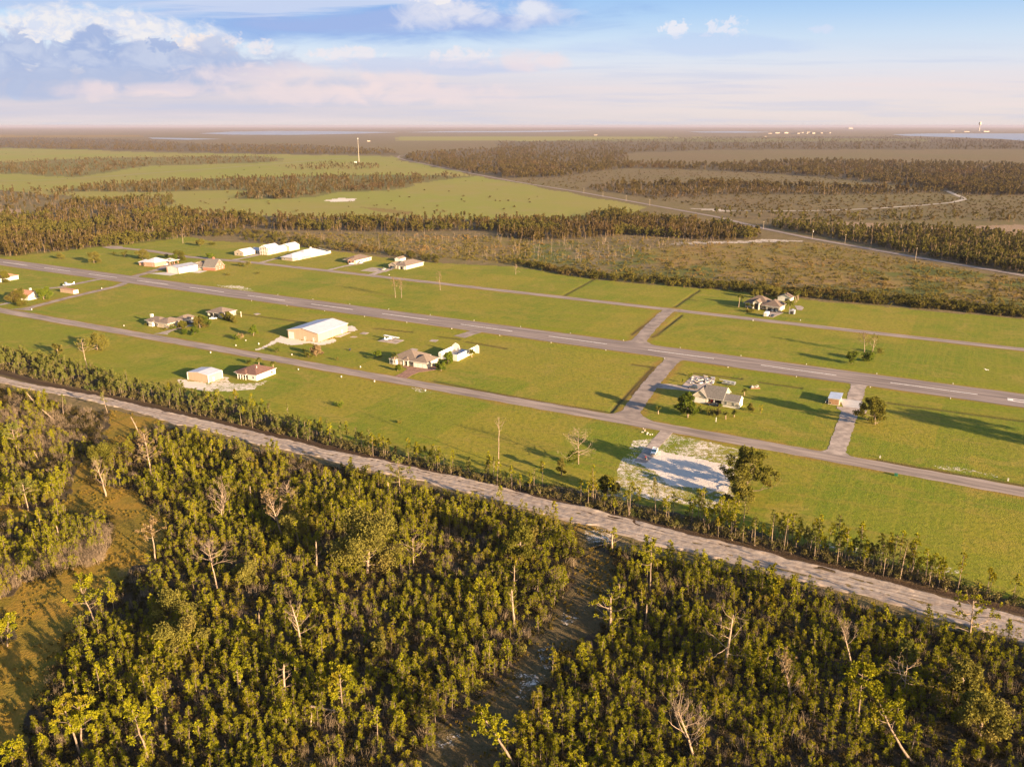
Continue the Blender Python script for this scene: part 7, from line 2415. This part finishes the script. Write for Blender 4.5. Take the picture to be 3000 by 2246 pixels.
def wood(name, P, protos, label, mats, s0=0.8, s1=0.5):
    if len(P):
        n = len(P)
        P = P + (rng.random(P.shape) - .5) * 2
        scatter(name, protos, P, rng.integers(0, len(protos), n), rng.random(n) * 6.283, s0 + s1 * rng.random(n), mats, label)


A1 = FARW['a1']
A2 = FARW2['a2']
P1 = np.concatenate([px_points(A1, 0.042, 0, 340, KF), px_points(A2, 0.055, 1500, 340, KF, 74)])
nz = vnoise(P1, 45, 77)
wood('bushy_wood', P1[nz > 0.52], ft2, 'bushy green wood beyond the houses at left', ('farbark', 'fargreen'))
wood('thin_pine_wood', P1[nz <= 0.56], ft1, 'belt of thin storm stripped pines behind the houses', ('farbark', 'far'))
B1 = FARW['b1']
B2 = FARW['b2']
B3 = [(1230, 222), (1400, 201), (1640, 211), (1650, 228), (1500, 236), (1260, 232)]
B4 = [(-100, 320), (200, 322), (330, 345), (200, 380), (100, 410), (-100, 415)]
P2 = np.concatenate([px_points(B1, 0.055, 0, 340, KF, 80), px_points(B2, 0.055, 0, 340, KF, 82), px_points(B3, 0.06, 0, 340, KF, 84), px_points(B4, 0.016, 0, 340, KF, 85)])
wood('pasture_copse', P2, ft1 + ft2[:3], 'copses of thin dark pines on the pasture', ('farbark', 'far'), 0.85, 0.5)
C1 = FARW['c1']
C2 = FARW['c2']
C3 = FARW2['c3']
C4 = FARW2['c4']
C5 = [(1660, 86), (2300, 112), (2300, 132), (1600, 100)]
P3 = np.concatenate([px_points(C1, 0.09, 0, 340, KF, 90), px_points(C2, 0.08, 0, 340, KF, 91), px_points(C3, 0.075, 1500, 340, KF, 92), px_points(C4, 0.06, 1500, 340, KF, 93), px_points(C5, 0.05, 1500, 340, KF, 94)])
dm = np.hypot(*P3.T)
wood('far_forest', P3[dm > 1700], ft3, 'grey brown forest reaching to the horizon', ('farbark', 'far'), 0.8, 0.5)
wood('middle_forest', P3[dm <= 1700], ft1, 'open grey brown pine forest beyond the country road', ('farbark', 'far'), 0.85, 0.5)
D1 = FARW2['d1']
D2 = [(760, 405), (1080, 465), (1300, 470), (1480, 455), (2300, 460), (2300, 440), (1600, 432), (1000, 425)]
P4 = np.concatenate([px_points(D1, 0.045, 1500, 340, KF, 96), px_points(D2, 0.006, 1500, 340, KF, 97)])
wood('roadside_wood', P4, ft1 + ft2[:4], 'storm thinned pines along the far side of the country road', ('farbark', 'fargreen'), 0.85, 0.5)
# hedge bounding the lawns, rough scrub and lone bushes
H1 = [(-60, 600), (50, 596), (420, 560), (560, 550), (700, 515), (850, 520), (1000, 520), (1100, 548), (1500, 585), (1780, 615), (1900, 640), (1900, 620), (1500, 560), (1250, 520), (1050, 490), (850, 515), (500, 540), (0, 570)]
H2 = [(0, 640), (240, 690), (340, 704), (800, 745), (1000, 762), (1300, 790), (2300, 880), (2300, 850), (1300, 758), (1000, 735), (800, 715), (400, 690), (0, 625)]
P5 = np.concatenate([px_points(H1, 0.03, 0, 340, KF, 98), px_points(H2, 0.04, 1500, 340, KF, 99)])
hb = [bush(980 + i, 2.6 + 0.5 * i, 3.0 + 0.3 * i, 60, 0.45, 4) for i in range(5)]
wood('hedgerow', P5, hb, 'overgrown hedgerow between the lawns and the scrub', ('farbark', 'fargreen'), 0.6, 0.7)
S1 = [(1050, 500), (1800, 512), (2300, 520), (2300, 645), (1900, 615), (1500, 560), (1250, 520)]
S2 = [(0, 545), (560, 520), (860, 545), (1320, 545), (1740, 630), (2300, 720), (2300, 850), (800, 730), (0, 630)]
P6 = np.concatenate([px_points(S1, 0.035, 0, 340, KF, 101), px_points(S2, 0.02, 1500, 340, KF, 102)])
lowb = [low_shrub(1000 + i, 0.9 + 0.25 * i, 1.8 + 0.2 * i, 26, 0.42) for i in range(5)]
wood('scrub_bushes', P6, lowb, 'low scrub bushes of the rough field', ('farbark', 'scrubleaf'), 0.6, 0.8)
P7 = np.concatenate([px_points([(1050, 500), (1800, 512), (2300, 520), (2300, 640), (1900, 610), (1500, 560)], 0.004, 0, 340, KF, 103), px_points([(0, 540), (500, 525), (900, 545), (560, 600), (300, 640), (0, 630)], 0.006, 1500, 340, KF, 104)])
wood('bare_scrub_trees', P7, ft1[8:12], 'bare grey saplings scattered through the rough field', ('deadwood', 'far'), 0.35, 0.5)
S3 = [(0, 240), (900, 230), (2300, 345), (2300, 450), (1500, 455), (900, 405), (400, 330), (0, 285)]
P8 = px_points(S3, 0.02, 1500, 340, KF, 105)
wood('open_scrub', P8, lowb, 'low scrub on the open ground beyond the country road', ('farbark', 'far'), 0.9, 1.2)
P9 = np.concatenate([px_points([(0, 140), (1700, 172), (2200, 290), (2500, 400), (1500, 430), (700, 400), (0, 320)], 0.0006, 0, 340, KF, 106)])
wood('pasture_shrubs', P9, lowb, 'lone shrubs dotted over the pasture', ('farbark', 'far'), 1.0, 1.4)

# ------------------------------------------------------------------ air
hz = MB().box(-62000, 62000, -62000, 62000, -3, 123)
hm = bpy.data.materials.new('haze')
hm.use_nodes = True
T = NT(hm.node_tree)
T.n.clear()
pv = T.new('ShaderNodeVolumePrincipled')
pv.inputs['Color'].default_value = (0.40, 0.375, 0.475, 1)
pv.inputs['Density'].default_value = 0.000034
pv.inputs['Anisotropy'].default_value = 0.0
ho = T.new('ShaderNodeOutputMaterial')
T.l.new(pv.outputs[0], ho.inputs['Volume'])
hzo = hz.build('haze', hm)
tag(hzo, 'pale evening haze over the whole plain', kind='stuff')
